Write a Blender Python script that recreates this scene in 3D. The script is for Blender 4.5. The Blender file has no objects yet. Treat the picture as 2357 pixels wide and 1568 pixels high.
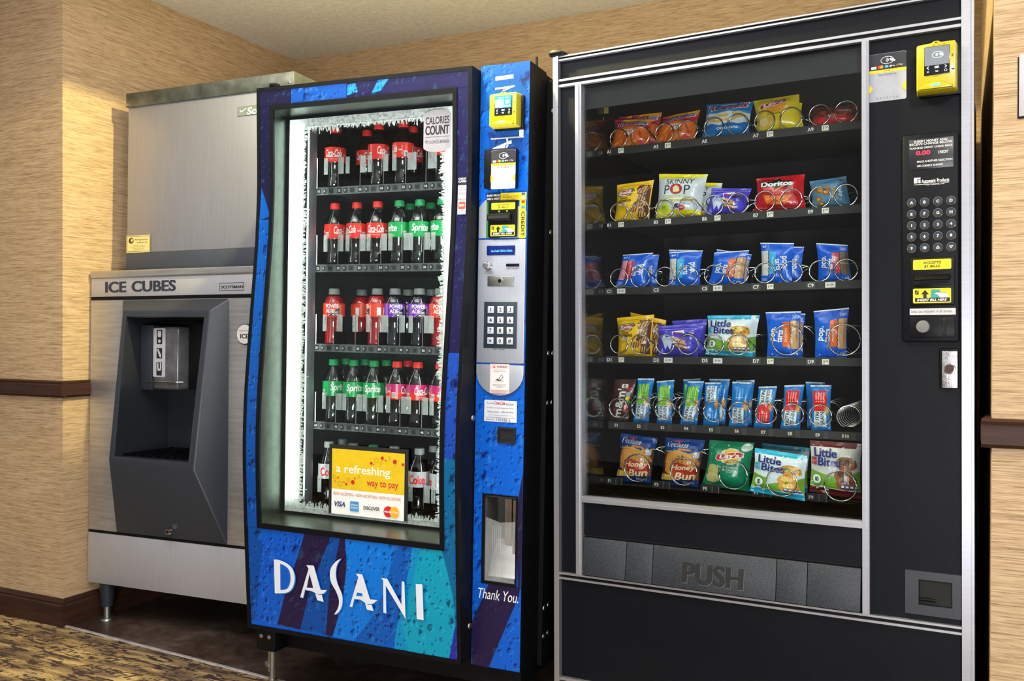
import bpy, bmesh, math, random
from mathutils import Vector, Matrix, noise
from mathutils.geometry import tessellate_polygon

SC = bpy.context.scene
C = SC.collection
random.seed(11)

# ---------------------------------------------------------------- camera
cam_data = bpy.data.cameras.new('camera')
cam = bpy.data.objects.new('camera', cam_data)
C.objects.link(cam)
cam_data.sensor_fit = 'HORIZONTAL'
cam_data.sensor_width = 36.0
cam_data.lens = 31.985
cam_data.clip_start = 0.05
cam.matrix_world = Matrix(((0.897681, -0.005442, 0.440613, 0.0),
                           (0.440638, 0.004735, -0.897673, 0.0),
                           (0.002799, 0.999974, 0.006648, 1.073),
                           (0, 0, 0, 1)))
SC.camera = cam

# ---------------------------------------------------------------- world, lamps, exposure
W = bpy.data.worlds.new('hall_ambience')
SC.world = W
W.use_nodes = True
bg = W.node_tree.nodes['Background']
bg.inputs['Color'].default_value = (0.95, 0.93, 0.92, 1)
bg.inputs['Strength'].default_value = 0.40

def area(name, loc, target, size, size_y, power, col, spread=180):
    d = bpy.data.lights.new(name, 'AREA')
    d.shape = 'RECTANGLE'
    d.size, d.size_y, d.energy, d.color = size, size_y, power, col
    d.spread = math.radians(spread)
    o = bpy.data.objects.new(name, d)
    C.objects.link(o)
    o.location = loc
    o.rotation_euler = (Vector(target) - Vector(loc)).to_track_quat('-Z', 'Y').to_euler()
    return o

area('hall_ceiling_lamp', (0.55, 0.35, 2.38), (-0.5, 2.3, 1.0), 0.30, 0.30, 32, (1.0, 0.96, 0.92))
area('overhead_fill', (-1.6, 1.12, 2.40), (-1.6, 1.14, 0.0), 1.6, 0.8, 26, (1.0, 0.95, 0.93))  # added broad fill from above, no real fitting
area('low_fill', (0.55, -1.5, 0.5), (-1.4, 3.0, 2.6), 0.9, 0.9, 92, (0.97, 0.98, 1.0))  # added low fill behind the camera, lifts ceiling and walls
area('ceiling_fill', (-1.35, 1.15, 0.12), (-1.38, 1.5, 2.42), 0.3, 0.3, 30, (0.98, 0.98, 1.0), 72)  # added upward fill below the view, brightens the alcove ceiling
sd = bpy.data.lights.new('alcove_downlight', 'SPOT')
sd.energy, sd.color = 215, (1.0, 0.90, 0.40)
sd.spot_size, sd.spot_blend, sd.shadow_soft_size = math.radians(153), 0.05, 0.035
so = bpy.data.objects.new('alcove_downlight', sd)
C.objects.link(so)
so.location = (-1.35, 2.05, 2.405)

SC.view_settings.view_transform = 'Standard'
SC.view_settings.look = 'None'
SC.view_settings.gamma = 1.0
SC.view_settings.use_curve_mapping = False
SC.view_settings.exposure = 0.0
SC.cycles.max_bounces = 7
SC.cycles.diffuse_bounces = 3
SC.cycles.glossy_bounces = 4
SC.cycles.transmission_bounces = 5
SC.cycles.transparent_max_bounces = 16
SC.cycles.caustics_reflective = False
SC.cycles.caustics_refractive = False
SC.cycles.sample_clamp_indirect = 6.0

# ---------------------------------------------------------------- helpers
def lin(c):
    c = c / 255.0
    return c / 12.92 if c <= 0.04045 else ((c + 0.055) / 1.055) ** 2.4

def rgb(r, g, b):
    return (lin(r), lin(g), lin(b), 1.0)

def new_mat(name):
    m = bpy.data.materials.new(name)
    m.use_nodes = True
    nt = m.node_tree
    return m, nt, nt.nodes['Principled BSDF']

def coords(nt, scale=(1, 1, 1), rot=0.0):
    tc = nt.nodes.new('ShaderNodeTexCoord')
    mp = nt.nodes.new('ShaderNodeMapping')
    mp.inputs['Scale'].default_value = scale
    mp.inputs['Rotation'].default_value = (0, 0, rot)
    nt.links.new(tc.outputs['Object'], mp.inputs['Vector'])
    return mp.outputs['Vector']

def noise_node(nt, vec, scale=1.0, detail=4.0, rough=0.55):
    n = nt.nodes.new('ShaderNodeTexNoise')
    n.inputs['Scale'].default_value = scale
    n.inputs['Detail'].default_value = detail
    n.inputs['Roughness'].default_value = rough
    nt.links.new(vec, n.inputs['Vector'])
    return n.outputs['Fac']

def ramp(nt, fac, stops):
    r = nt.nodes.new('ShaderNodeValToRGB')
    e = r.color_ramp.elements
    while len(e) < len(stops):
        e.new(0.5)
    for k, (p, c) in enumerate(stops):
        e[k].position = p
        e[k].color = c
    nt.links.new(fac, r.inputs['Fac'])
    return r.outputs['Color']

def math_node(nt, op, a, b=None, clamp=False):
    n = nt.nodes.new('ShaderNodeMath')
    n.operation = op
    n.use_clamp = clamp
    for k, v in enumerate((a, b)):
        if v is None:
            continue
        if isinstance(v, (int, float)):
            n.inputs[k].default_value = v
        else:
            nt.links.new(v, n.inputs[k])
    return n.outputs[0]

def mix_col(nt, fac, a, b, mode='MIX'):
    n = nt.nodes.new('ShaderNodeMix')
    n.data_type = 'RGBA'
    n.blend_type = mode
    for k, v in ((0, fac), (6, a), (7, b)):
        if isinstance(v, (int, float)):
            n.inputs[k].default_value = v
        elif isinstance(v, tuple):
            n.inputs[k].default_value = v
        else:
            nt.links.new(v, n.inputs[k])
    return n.outputs[2]

def bump(nt, bs, height, strength=0.3, dist=0.002):
    b = nt.nodes.new('ShaderNodeBump')
    b.inputs['Strength'].default_value = strength
    b.inputs['Distance'].default_value = dist
    nt.links.new(height, b.inputs['Height'])
    nt.links.new(b.outputs['Normal'], bs.inputs['Normal'])

def mat(name, col, rough=0.5, metal=0.0, var=0.12, vscale=(40, 40, 40), bmp=0.0, bscale=(300, 300, 300), bdist=0.001, spec=0.5, coat=0.0):
    """plain paint, plastic or metal with a procedural grain"""
    m, nt, bs = new_mat(name)
    f = noise_node(nt, coords(nt, vscale))
    dark = tuple(c * (1 - var) for c in col[:3]) + (1,)
    lite = tuple(min(1, c * (1 + var)) for c in col[:3]) + (1,)
    nt.links.new(ramp(nt, f, [(0.3, dark), (0.7, lite)]), bs.inputs['Base Color'])
    bs.inputs['Roughness'].default_value = rough
    bs.inputs['Metallic'].default_value = metal
    bs.inputs['Specular IOR Level'].default_value = spec
    bs.inputs['Coat Weight'].default_value = coat
    if bmp:
        bump(nt, bs, noise_node(nt, coords(nt, bscale)), bmp, bdist)
    return m

def glow(name, col, strength):
    m, nt, bs = new_mat(name)
    bs.inputs['Base Color'].default_value = col
    bs.inputs['Emission Color'].default_value = col
    bs.inputs['Emission Strength'].default_value = strength
    return m

def ink(name, rough=0.45, coat=0.0, emit=0.0, spec=0.5, metal=0.0, crinkle=0.0):
    """flat print: the colour is stored per face corner"""
    m, nt, bs = new_mat(name)
    a = nt.nodes.new('ShaderNodeAttribute')
    a.attribute_name = 'Col'
    f = noise_node(nt, coords(nt, (60, 60, 60)))
    nt.links.new(mix_col(nt, 0.08, a.outputs['Color'], ramp(nt, f, [(0.3, (0, 0, 0, 1)), (0.7, (1, 1, 1, 1))]), 'OVERLAY'), bs.inputs['Base Color'])
    bs.inputs['Roughness'].default_value = rough
    bs.inputs['Specular IOR Level'].default_value = spec
    bs.inputs['Coat Weight'].default_value = coat
    bs.inputs['Coat Roughness'].default_value = 0.15
    bs.inputs['Metallic'].default_value = metal
    if crinkle:
        bump(nt, bs, noise_node(nt, coords(nt, (45, 45, 30)), 1, 3), crinkle, 0.006)
    if emit:
        nt.links.new(a.outputs['Color'], bs.inputs['Emission Color'])
        bs.inputs['Emission Strength'].default_value = emit
    return m

def thin_clear(name, tint=(1, 1, 1, 1), rough=0.02, ior=1.45, gain=1.0):
    """thin clear sheet: see-through with a Fresnel reflection"""
    m = bpy.data.materials.new(name)
    m.use_nodes = True
    nt = m.node_tree
    nt.nodes.clear()
    out = nt.nodes.new('ShaderNodeOutputMaterial')
    t = nt.nodes.new('ShaderNodeBsdfTransparent')
    t.inputs['Color'].default_value = tint
    g = nt.nodes.new('ShaderNodeBsdfGlossy')
    g.inputs['Roughness'].default_value = rough
    fr = nt.nodes.new('ShaderNodeFresnel')
    fr.inputs['IOR'].default_value = ior
    f = math_node(nt, 'MULTIPLY', fr.outputs[0], gain, True)
    mx = nt.nodes.new('ShaderNodeMixShader')
    nt.links.new(f, mx.inputs[0])
    nt.links.new(t.outputs[0], mx.inputs[1])
    nt.links.new(g.outputs[0], mx.inputs[2])
    nt.links.new(mx.outputs[0], out.inputs['Surface'])
    return m

def frosted(name, haze=0.32):
    """hazy clear plastic"""
    m, nt, bs = new_mat(name)
    f = noise_node(nt, coords(nt, (60, 60, 20)))
    nt.links.new(ramp(nt, f, [(0.3, rgb(200, 206, 204)), (0.7, rgb(236, 240, 238))]), bs.inputs['Base Color'])
    bs.inputs['Roughness'].default_value = 0.3
    tp = nt.nodes.new('ShaderNodeBsdfTransparent')
    mx = nt.nodes.new('ShaderNodeMixShader')
    mx.inputs[0].default_value = haze
    nt.links.new(tp.outputs[0], mx.inputs[1])
    nt.links.new(bs.outputs[0], mx.inputs[2])
    nt.links.new(mx.outputs[0], nt.nodes['Material Output'].inputs['Surface'])
    return m

class MB:
    """collects shapes and links them as one mesh object"""
    def __init__(self):
        self.bm = bmesh.new()
    def face(self, pts, m=0):
        f = self.bm.faces.new([self.bm.verts.new(p) for p in pts])
        f.material_index = m
        return f
    def box(self, x0, x1, y0, y1, z0, z1, m=0):
        v = [self.bm.verts.new(p) for p in ((x0, y0, z0), (x1, y0, z0), (x1, y1, z0), (x0, y1, z0), (x0, y0, z1), (x1, y0, z1), (x1, y1, z1), (x0, y1, z1))]
        for q in ((0, 3, 2, 1), (4, 5, 6, 7), (0, 1, 5, 4), (1, 2, 6, 5), (2, 3, 7, 6), (3, 0, 4, 7)):
            self.bm.faces.new([v[k] for k in q]).material_index = m
        return self
    def hexa(self, a, b, m=0):
        """solid between two matching loops of points"""
        va = [self.bm.verts.new(p) for p in a]
        vb = [self.bm.verts.new(p) for p in b]
        n = len(a)
        self.bm.faces.new(va[::-1]).material_index = m
        self.bm.faces.new(vb).material_index = m
        for k in range(n):
            self.bm.faces.new((va[k], va[(k + 1) % n], vb[(k + 1) % n], vb[k])).material_index = m
        return self
    def prism(self, pts, y0, y1, m=0):
        """(u, w) outline extruded along n"""
        return self.hexa([(u, y1, w) for u, w in pts], [(u, y0, w) for u, w in pts], m)
    def tube(self, path, r, seg=6, m=0, closed=False):
        rings = []
        n = len(path)
        path = [Vector(p) for p in path]
        up = Vector((0, 0, 1))
        for k in range(n):
            a = path[(k - 1) % n] if (closed or k) else path[k]
            b = path[(k + 1) % n] if (closed or k < n - 1) else path[k]
            t = (b - a).normalized()
            s = t.cross(up)
            if s.length < 0.05:
                s = t.cross(Vector((0, 1, 0)))
            s.normalize()
            q = t.cross(s)
            rr = r[k] if isinstance(r, (list, tuple)) else r
            rings.append([self.bm.verts.new(path[k] + (s * math.cos(2 * math.pi * j / seg) + q * math.sin(2 * math.pi * j / seg)) * rr) for j in range(seg)])
        for k in range(n if closed else n - 1):
            A, B = rings[k], rings[(k + 1) % n]
            for j in range(seg):
                self.bm.faces.new((A[j], A[(j + 1) % seg], B[(j + 1) % seg], B[j])).material_index = m
        if not closed:
            self.bm.faces.new(rings[0][::-1]).material_index = m
            self.bm.faces.new(rings[-1]).material_index = m
        return self
    def cyl(self, p0, p1, r0, r1=None, seg=16, m=0):
        return self.tube([p0, p1], [r0, r0 if r1 is None else r1], seg, m)
    def lathe(self, prof, seg=20, c=(0, 0, 0), m=0, cap=True, mod=None):
        """profile of (radius, height) turned about the vertical"""
        rings = []
        for r, z in prof:
            rings.append([self.bm.verts.new((c[0] + (r * (mod(2 * math.pi * j / seg, z) if mod else 1)) * math.cos(2 * math.pi * j / seg), c[1] + (r * (mod(2 * math.pi * j / seg, z) if mod else 1)) * math.sin(2 * math.pi * j / seg), c[2] + z)) for j in range(seg)])
        for A, B in zip(rings, rings[1:]):
            for j in range(seg):
                self.bm.faces.new((A[j], A[(j + 1) % seg], B[(j + 1) % seg], B[j])).material_index = m
        if cap:
            self.bm.faces.new(rings[0][::-1]).material_index = m
            self.bm.faces.new(rings[-1]).material_index = m
        return self
    def dome(self, c, r, h, seg=12, m=0):
        """shallow button facing -n"""
        prof = [(r, 0), (r * 0.92, h * 0.6), (r * 0.6, h * 0.92), (0.0001, h)]
        rings = [[self.bm.verts.new((c[0] + a * math.cos(2 * math.pi * j / seg), c[1] - b, c[2] + a * math.sin(2 * math.pi * j / seg))) for j in range(seg)] for a, b in prof]
        for A, B in zip(rings, rings[1:]):
            for j in range(seg):
                self.bm.faces.new((A[j], A[(j + 1) % seg], B[(j + 1) % seg], B[j])).material_index = m
        self.bm.faces.new(rings[0][::-1]).material_index = m
        return self
    def plate(self, u0, u1, w0, w1, n0, n1, holes=(), ucuts=(), wcuts=(), m=0):
        """slab facing -n with rectangular holes (u0, u1, w0, w1)"""
        us = sorted({u0, u1, *[h[0] for h in holes], *[h[1] for h in holes], *ucuts})
        ws = sorted({w0, w1, *[h[2] for h in holes], *[h[3] for h in holes], *wcuts})
        us = [u for u in us if u0 <= u <= u1]
        ws = [w for w in ws if w0 <= w <= w1]
        nu, nw = len(us), len(ws)
        solid = lambda i, j: 0 <= i < nu - 1 and 0 <= j < nw - 1 and not any(h[0] < (us[i] + us[i + 1]) / 2 < h[1] and h[2] < (ws[j] + ws[j + 1]) / 2 < h[3] for h in holes)
        vc = {}
        def v(i, j, s):
            if (i, j, s) not in vc:
                vc[(i, j, s)] = self.bm.verts.new((us[i], n1 if s else n0, ws[j]))
            return vc[(i, j, s)]
        def f(*q):
            self.bm.faces.new(q).material_index = m
        for i in range(nu - 1):
            for j in range(nw - 1):
                if not solid(i, j):
                    continue
                f(v(i, j, 0), v(i + 1, j, 0), v(i + 1, j + 1, 0), v(i, j + 1, 0))
                f(v(i, j, 1), v(i, j + 1, 1), v(i + 1, j + 1, 1), v(i + 1, j, 1))
                if not solid(i - 1, j): f(v(i, j, 0), v(i, j + 1, 0), v(i, j + 1, 1), v(i, j, 1))
                if not solid(i + 1, j): f(v(i + 1, j, 0), v(i + 1, j, 1), v(i + 1, j + 1, 1), v(i + 1, j + 1, 0))
                if not solid(i, j - 1): f(v(i, j, 0), v(i, j, 1), v(i + 1, j, 1), v(i + 1, j, 0))
                if not solid(i, j + 1): f(v(i, j + 1, 0), v(i + 1, j + 1, 0), v(i + 1, j + 1, 1), v(i, j + 1, 1))
        return self
    def warp(self, fn):
        for v in self.bm.verts:
            v.co = fn(v.co)
        return self
    def build(self, name, mats, parent=None, bevel=0.0, seg=2, smooth=True, angle=35, label=None):
        bm = self.bm
        if bevel:
            bmesh.ops.recalc_face_normals(bm, faces=bm.faces)
            ed = [e for e in bm.edges if len(e.link_faces) == 2 and e.calc_face_angle(0) > math.radians(28)]
            bmesh.ops.bevel(bm, geom=ed, offset=bevel, segments=seg, affect='EDGES', profile=0.5, clamp_overlap=True)
        else:
            bmesh.ops.recalc_face_normals(bm, faces=bm.faces)
        me = bpy.data.meshes.new(name)
        bm.to_mesh(me)
        bm.free()
        for m in (mats if isinstance(mats, (list, tuple)) else [mats]):
            me.materials.append(m)
        if smooth:
            me.polygons.foreach_set('use_smooth', [True] * len(me.polygons))
            me.set_sharp_from_angle(angle=math.radians(angle))
        return link(name, me, parent, label)

def link(name, me, parent=None, label=None):
    o = bpy.data.objects.new(name, me)
    C.objects.link(o)
    if parent:
        o.parent = parent
    if label:
        o['label'] = label
    return o

def thing(name, label, cat, M, group=None):
    o = bpy.data.objects.new(name, None)
    C.objects.link(o)
    o.empty_display_size = 0.05
    o.matrix_world = M
    o['label'], o['category'] = label, cat
    if group:
        o['group'] = group
    return o

def structure(o, label=None):
    o['kind'] = 'structure'
    if label:
        o['label'] = label
    return o

_text = {}
def text_shape(s, bold=0.0):
    k = (s, bold)
    if k not in _text:
        cu = bpy.data.curves.new('t', 'FONT')
        cu.body, cu.size, cu.offset, cu.resolution_u = s, 1.0, bold, 4
        ob = bpy.data.objects.new('t', cu)
        me = bpy.data.meshes.new_from_object(ob)
        vs = [(v.co.x, v.co.y) for v in me.vertices]
        tr = []
        for p in me.polygons:
            q = list(p.vertices)
            for i in range(1, len(q) - 1):
                tr.append((q[0], q[i], q[i + 1]))
        bpy.data.objects.remove(ob)
        bpy.data.curves.remove(cu)
        bpy.data.meshes.remove(me)
        _text[k] = (vs, tr)
    return _text[k]

class Print:
    """flat print laid in thin layers on a surface: surf(x, y, lift) -> point"""
    def __init__(self, surf, step=0.00012, base=0.0003, grid=None):
        self.surf, self.step, self.base, self.grid = surf, step, base, grid
        self.v, self.f, self.c = [], [], []
        self.layer = 0
    def tris(self, tri, col):
        h = self.base + self.step * self.layer
        self.layer += 1
        for t in tri:
            pieces = [list(t)]
            if self.grid:                     # cut along the facets of the surface below
                gx, gy = self.grid[:2]
                cuts = [(1 / (gx or 1), 0)] * bool(gx) + [(0, 1 / (gy or 1))] * bool(gy) + [(1 / (gx or 1), -1 / (gy or 1))] * (len(self.grid) > 2)
                for cx_, cy_ in cuts:
                    nxt = []
                    for q in pieces:
                        val = [c[0] * cx_ + c[1] * cy_ for c in q]
                        k = math.floor(min(val) + 1e-6) + 1
                        while len(q) > 2 and k < max(val) - 1e-6:
                            below, above, va = [], [], []
                            for i in range(len(q)):
                                c, d, e, f = q[i], q[(i + 1) % len(q)], val[i] - k, val[(i + 1) % len(q)] - k
                                if e <= 0:
                                    below.append(c)
                                else:
                                    above.append(c)
                                    va.append(val[i])
                                if e * f < 0:
                                    w = e / (e - f)
                                    m = (c[0] + (d[0] - c[0]) * w, c[1] + (d[1] - c[1]) * w)
                                    below.append(m)
                                    above.append(m)
                                    va.append(k)
                            if len(below) > 2:
                                nxt.append(below)
                            q, val = above, va
                            k += 1
                        if len(q) > 2:
                            nxt.append(q)
                    pieces = nxt
            for q in pieces:
                n = len(self.v)
                self.v += [self.surf(c[0], c[1], h) for c in q]
                for i in range(1, len(q) - 1):
                    self.f.append((n, n + i, n + i + 1))
                    self.c.append(col)
        return self
    def poly(self, pts, col):
        t = tessellate_polygon([[Vector((a, b, 0)) for a, b in pts]])
        return self.tris([tuple(pts[k] for k in q) for q in t], col)
    def rect(self, x0, y0, x1, y1, col):
        return self.poly([(x0, y0), (x1, y0), (x1, y1), (x0, y1)], col)
    def rrect(self, x0, y0, x1, y1, r, col):
        pts = []
        for cx, cy, a0 in ((x1 - r, y1 - r, 0), (x0 + r, y1 - r, 90), (x0 + r, y0 + r, 180), (x1 - r, y0 + r, 270)):
            pts += [(cx + r * math.cos(math.radians(a0 + a)), cy + r * math.sin(math.radians(a0 + a))) for a in (0, 30, 60, 90)]
        return self.poly(pts, col)
    def oval(self, x, y, rx, ry, col, n=20, rot=0.0):
        c, s = math.cos(rot), math.sin(rot)
        return self.poly([(x + rx * math.cos(a) * c - ry * math.sin(a) * s, y + rx * math.cos(a) * s + ry * math.sin(a) * c) for a in [2 * math.pi * k / n for k in range(n)]], col)
    def line(self, pts, w, col, closed=False):
        t = []
        n = len(pts)
        for k in range(n if closed else n - 1):
            a, b = Vector(pts[k]), Vector(pts[(k + 1) % n])
            d = (b - a)
            if d.length < 1e-9:
                continue
            d.normalize()
            s = Vector((-d.y, d.x)) * w / 2
            e = d * w * 0.3
            q = [tuple(a - e + s), tuple(a - e - s), tuple(b + e - s), tuple(b + e + s)]
            t += [(q[0], q[1], q[2]), (q[0], q[2], q[3])]
        return self.tris(t, col)
    def ring(self, x, y, rx, ry, w, col, n=20, a0=0, a1=360):
        pts = [(x + rx * math.cos(math.radians(a0 + (a1 - a0) * k / n)), y + ry * math.sin(math.radians(a0 + (a1 - a0) * k / n))) for k in range(n + 1)]
        return self.line(pts, w, col)
    def text(self, s, x, y, h, col, bold=0.0, width=None, shear=0.0, rot=0.0, stretch=1.0):
        """centred at x, y; h = height of the drawn letters"""
        extra, bold = max(0.0, bold - 0.018), min(bold, 0.018)
        vs, tr = text_shape(s, bold)
        if not vs:
            return self
        q = [(a + b * shear, b) for a, b in vs]
        x0, x1 = min(a for a, b in q), max(a for a, b in q)
        y0, y1 = min(b for a, b in q), max(b for a, b in q)
        sy = h / (y1 - y0)
        sx = width / (x1 - x0) if width else sy * stretch
        c, n = math.cos(rot), math.sin(rot)
        o = []
        for a, b in q:
            a, b = (a - (x0 + x1) / 2) * sx, (b - (y0 + y1) / 2) * sy
            o.append((x + a * c - b * n, y + a * n + b * c))
        out = [(o[i], o[j], o[k]) for i, j, k in tr]
        if extra:      # heavier strokes: the same letters again, a little to each side
            n_ = max(1, math.ceil(extra / 0.03))
            for a in range(-n_, n_ + 1):
                for b in ((-1, 1) if extra > 0.045 else (0,)):
                    dx, dy = extra * a / n_ * sy, b * extra * 0.7 * sy
                    if dx or dy:
                        self.tris([tuple((q[0] + dx, q[1] + dy) for q in (o[i], o[j], o[k])) for i, j, k in tr], col)
                        self.layer -= 0.8
        return self.tris(out, col)
    def fit(self, s, p, q, col, **k):
        """text filling the box with the corners p (low left) and q (high right)"""
        return self.text(s, (p[0] + q[0]) / 2, (p[1] + q[1]) / 2, abs(q[1] - p[1]), col, width=abs(q[0] - p[0]), **k)
    def strip(self, s, a, b, h, col, **k):
        """text along the line a-b"""
        a, b = Vector(a), Vector(b)
        d = b - a
        return self.text(s, *((a + b) / 2), h, col, width=d.length, rot=math.atan2(d.y, d.x), **k)
    def build(self, name, m, parent, label=None):
        me = bpy.data.meshes.new(name)
        me.from_pydata(self.v, [], self.f)
        at = me.attributes.new('Col', 'FLOAT_COLOR', 'CORNER')
        flat = []
        for c in self.c:
            flat += list(c) * 3
        at.data.foreach_set('color', flat)
        me.materials.append(m)
        return link(name, me, parent, label)

def flat(n):
    return lambda x, y, h: (x, n - h, y)

def frame(o, u, n, w):
    return Matrix(((u[0], n[0], w[0], o[0]), (u[1], n[1], w[1], o[1]), (u[2], n[2], w[2], o[2]), (0, 0, 0, 1)))

WHITE, BLACK = rgb(235, 235, 232), rgb(14, 14, 15)
M_INK = ink('printed_vinyl', 0.4)
M_PAPER = ink('printed_paper', 0.6)
M_BLACK = mat('black_plastic', rgb(13, 14, 17), 0.42, var=0.15, bmp=0.08, spec=0.16)
M_DARK = mat('dark_painted_steel', rgb(12, 13, 16), 0.5, var=0.2, bmp=0.1, spec=0.14)
M_PIT = mat('matt_black_lining', rgb(16, 15, 14), 0.75, var=0.2)
M_CHROME = mat('chromed_steel', rgb(205, 205, 205), 0.16, 1.0, var=0.05)
M_ZINC = mat('galvanised_steel', rgb(165, 168, 160), 0.38, 1.0, var=0.25, vscale=(14, 14, 14), bmp=0.1, bscale=(90, 90, 90))
M_ALU = mat('brushed_aluminium', rgb(176, 178, 186), 0.36, 0.75, var=0.05, vscale=(20, 20, 200))
M_BOUNCE = mat('pale_bounce_sheet', rgb(186, 182, 176), 0.9, var=.1)  # pale sheet added on unseen machine tops to bounce light upward
M_CLEAR = thin_clear('clear_acrylic', (0.97, 0.98, 0.98, 1), 0.05, 1.5, 2.2)
M_GLASS = thin_clear('window_glass', (0.94, 0.97, 0.96, 1), 0.01, 1.42, 0.55)


# ================================================================ the room
def wallpaper(name, c0, c1, c2):
    m, nt, bs = new_mat(name)
    v = coords(nt, (9, 9, 380))
    f = noise_node(nt, v, 1.0, 5, 0.6)
    g = noise_node(nt, coords(nt, (26, 26, 1000)), 1.0, 3)
    s = math_node(nt, 'ADD', math_node(nt, 'MULTIPLY', f, 0.52), math_node(nt, 'MULTIPLY', g, 0.48))
    blot = noise_node(nt, coords(nt, (1.2, 1.2, 1.2)), 1, 3)
    col = ramp(nt, s, [(0.38, c0), (0.48, c1), (0.60, c2)])
    col = mix_col(nt, 0.16, col, ramp(nt, blot, [(0.35, rgb(150, 120, 95)), (0.65, rgb(235, 215, 180))]), 'SOFT_LIGHT')
    nt.links.new(col, bs.inputs['Base Color'])
    bs.inputs['Roughness'].default_value = 0.6
    bs.inputs['Specular IOR Level'].default_value = 0.25
    bump(nt, bs, s, 0.1, 0.0008)
    return m

M_WALL = wallpaper('grasscloth_wallpaper', rgb(140, 113, 82), rgb(184, 156, 120), rgb(206, 181, 146))
m, nt, bs = new_mat('ceiling_plaster')
f = noise_node(nt, coords(nt, (38, 38, 38)), 1, 6, 0.65)
nt.links.new(ramp(nt, f, [(0.3, rgb(226, 224, 220)), (0.7, rgb(246, 245, 242))]), bs.inputs['Base Color'])
bs.inputs['Roughness'].default_value = 0.85
bump(nt, bs, f, 0.8, 0.006)
M_CEIL = m
M_TRIM = mat('dark_stained_wood', rgb(58, 36, 27), 0.5, var=0.3, vscale=(6, 6, 60), bmp=0.1, bscale=(20, 20, 200), spec=0.2)

m, nt, bs = new_mat('patterned_carpet')
v = coords(nt, (1, 1, 1))
band = noise_node(nt, coords(nt, (4.0, 24, 1)), 1, 4, 0.6)
base = ramp(nt, band, [(0.36, rgb(96, 74, 54)), (0.46, rgb(122, 98, 70)), (0.54, rgb(152, 124, 82)), (0.62, rgb(186, 158, 108))])
patch = noise_node(nt, coords(nt, (10, 30, 1)), 1.0, 3)
def skew(ang, sx, sy):
    """noise streaks turned by ang: long along x, thin across"""
    mp = nt.nodes.new('ShaderNodeVectorRotate')
    mp.rotation_type = 'Z_AXIS'
    mp.inputs['Angle'].default_value = ang
    nt.links.new(v, mp.inputs['Vector'])
    m2 = nt.nodes.new('ShaderNodeVectorMath')
    m2.operation = 'MULTIPLY'
    m2.inputs[1].default_value = (sx, sy, 0)
    nt.links.new(mp.outputs[0], m2.inputs[0])
    return noise_node(nt, m2.outputs[0], 1, 2)
st1 = math_node(nt, 'GREATER_THAN', skew(0.06, 13, 70), 0.53)
st2 = math_node(nt, 'GREATER_THAN', skew(-0.85, 22, 66), 0.56)
mask = math_node(nt, 'MULTIPLY', math_node(nt, 'GREATER_THAN', patch, 0.46), math_node(nt, 'MAXIMUM', st1, st2))
fine = noise_node(nt, coords(nt, (420, 420, 10)), 1, 2)
col = mix_col(nt, mask, base, rgb(56, 38, 32))
col = mix_col(nt, 0.35, col, ramp(nt, fine, [(0.3, rgb(60, 60, 60)), (0.7, rgb(200, 200, 200))]), 'OVERLAY')
nt.links.new(col, bs.inputs['Base Color'])
bs.inputs['Roughness'].default_value = 0.95
bump(nt, bs, fine, 0.6, 0.003)
M_CARPET = m

m, nt, bs = new_mat('scuffed_vinyl_floor')
d1 = noise_node(nt, coords(nt, (2.2, 2.6, 1)), 1, 6, 0.62)
d2 = noise_node(nt, coords(nt, (26, 26, 1)), 1, 4)
dd = math_node(nt, 'ADD', math_node(nt, 'MULTIPLY', d1, 0.75), math_node(nt, 'MULTIPLY', d2, 0.25))
nt.links.new(ramp(nt, dd, [(0.44, rgb(58, 44, 37)), (0.55, rgb(76, 60, 50)), (0.66, rgb(104, 92, 82))]), bs.inputs['Base Color'])
nt.links.new(ramp(nt, dd, [(0.42, (0.34, 0.34, 0.34, 1)), (0.62, (0.6, 0.6, 0.6, 1))]), bs.inputs['Roughness'])
M_VINYL = m

XL, XR, FY, FR, BY, ZC = -2.935, 0.064, 2.2576, 2.165, 3.559, 2.419
edge = lambda x: 2.2535 - 0.0612 * (x + 2.905)         # carpet edge line

fl = MB()
fl.hexa([(-5.5, -2.5, -0.06), (3.0, -2.5, -0.06), (3.0, edge(3.0), -0.06), (-5.5, edge(-5.5), -0.06)], [(-5.5, -2.5, 0.004), (3.0, -2.5, 0.004), (3.0, edge(3.0), 0.004), (-5.5, edge(-5.5), 0.004)])
structure(fl.build('floor_carpet', M_CARPET, smooth=False), 'gold and brown patterned carpet in front of the alcove')
vf = MB().box(XL - 0.1, XR + 0.1, edge(XL) - 0.2, BY + 0.1, -0.05, 0.0)
structure(vf.build('floor', M_VINYL, smooth=False), 'dark scuffed vinyl floor of the vending alcove')
structure(MB().box(-5.5, 3.0, -2.5, BY + 0.1, ZC, ZC + 0.1).build('ceiling', M_CEIL, smooth=False), 'white textured plaster ceiling')
structure(MB().box(XL - 0.12, XL, FY + 0.12, BY + 0.12, 0, ZC).build('wall_left', M_WALL, smooth=False), 'tan wallpapered return wall left of the ice machine')
structure(MB().box(-5.5, XL, FY, FY + 0.12, 0, ZC).build('wall_front_left', M_WALL, smooth=False), 'tan wallpapered pillar face left of the alcove')
structure(MB().box(XL, XR, BY, BY + 0.12, 0, ZC).build('wall_back', M_WALL, smooth=False), 'tan wallpapered back wall above the machines')
structure(MB().box(XR, XR + 0.12, FR + 0.12, BY + 0.12, 0, ZC).build('wall_right', M_WALL, smooth=False), 'shaded wallpapered side wall right of the snack machine')
structure(MB().box(XR, 3.0, FR, FR + 0.12, 0, ZC).build('wall_front_right', M_WALL, smooth=False), 'pale wallpapered wall right of the snack machine')

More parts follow.
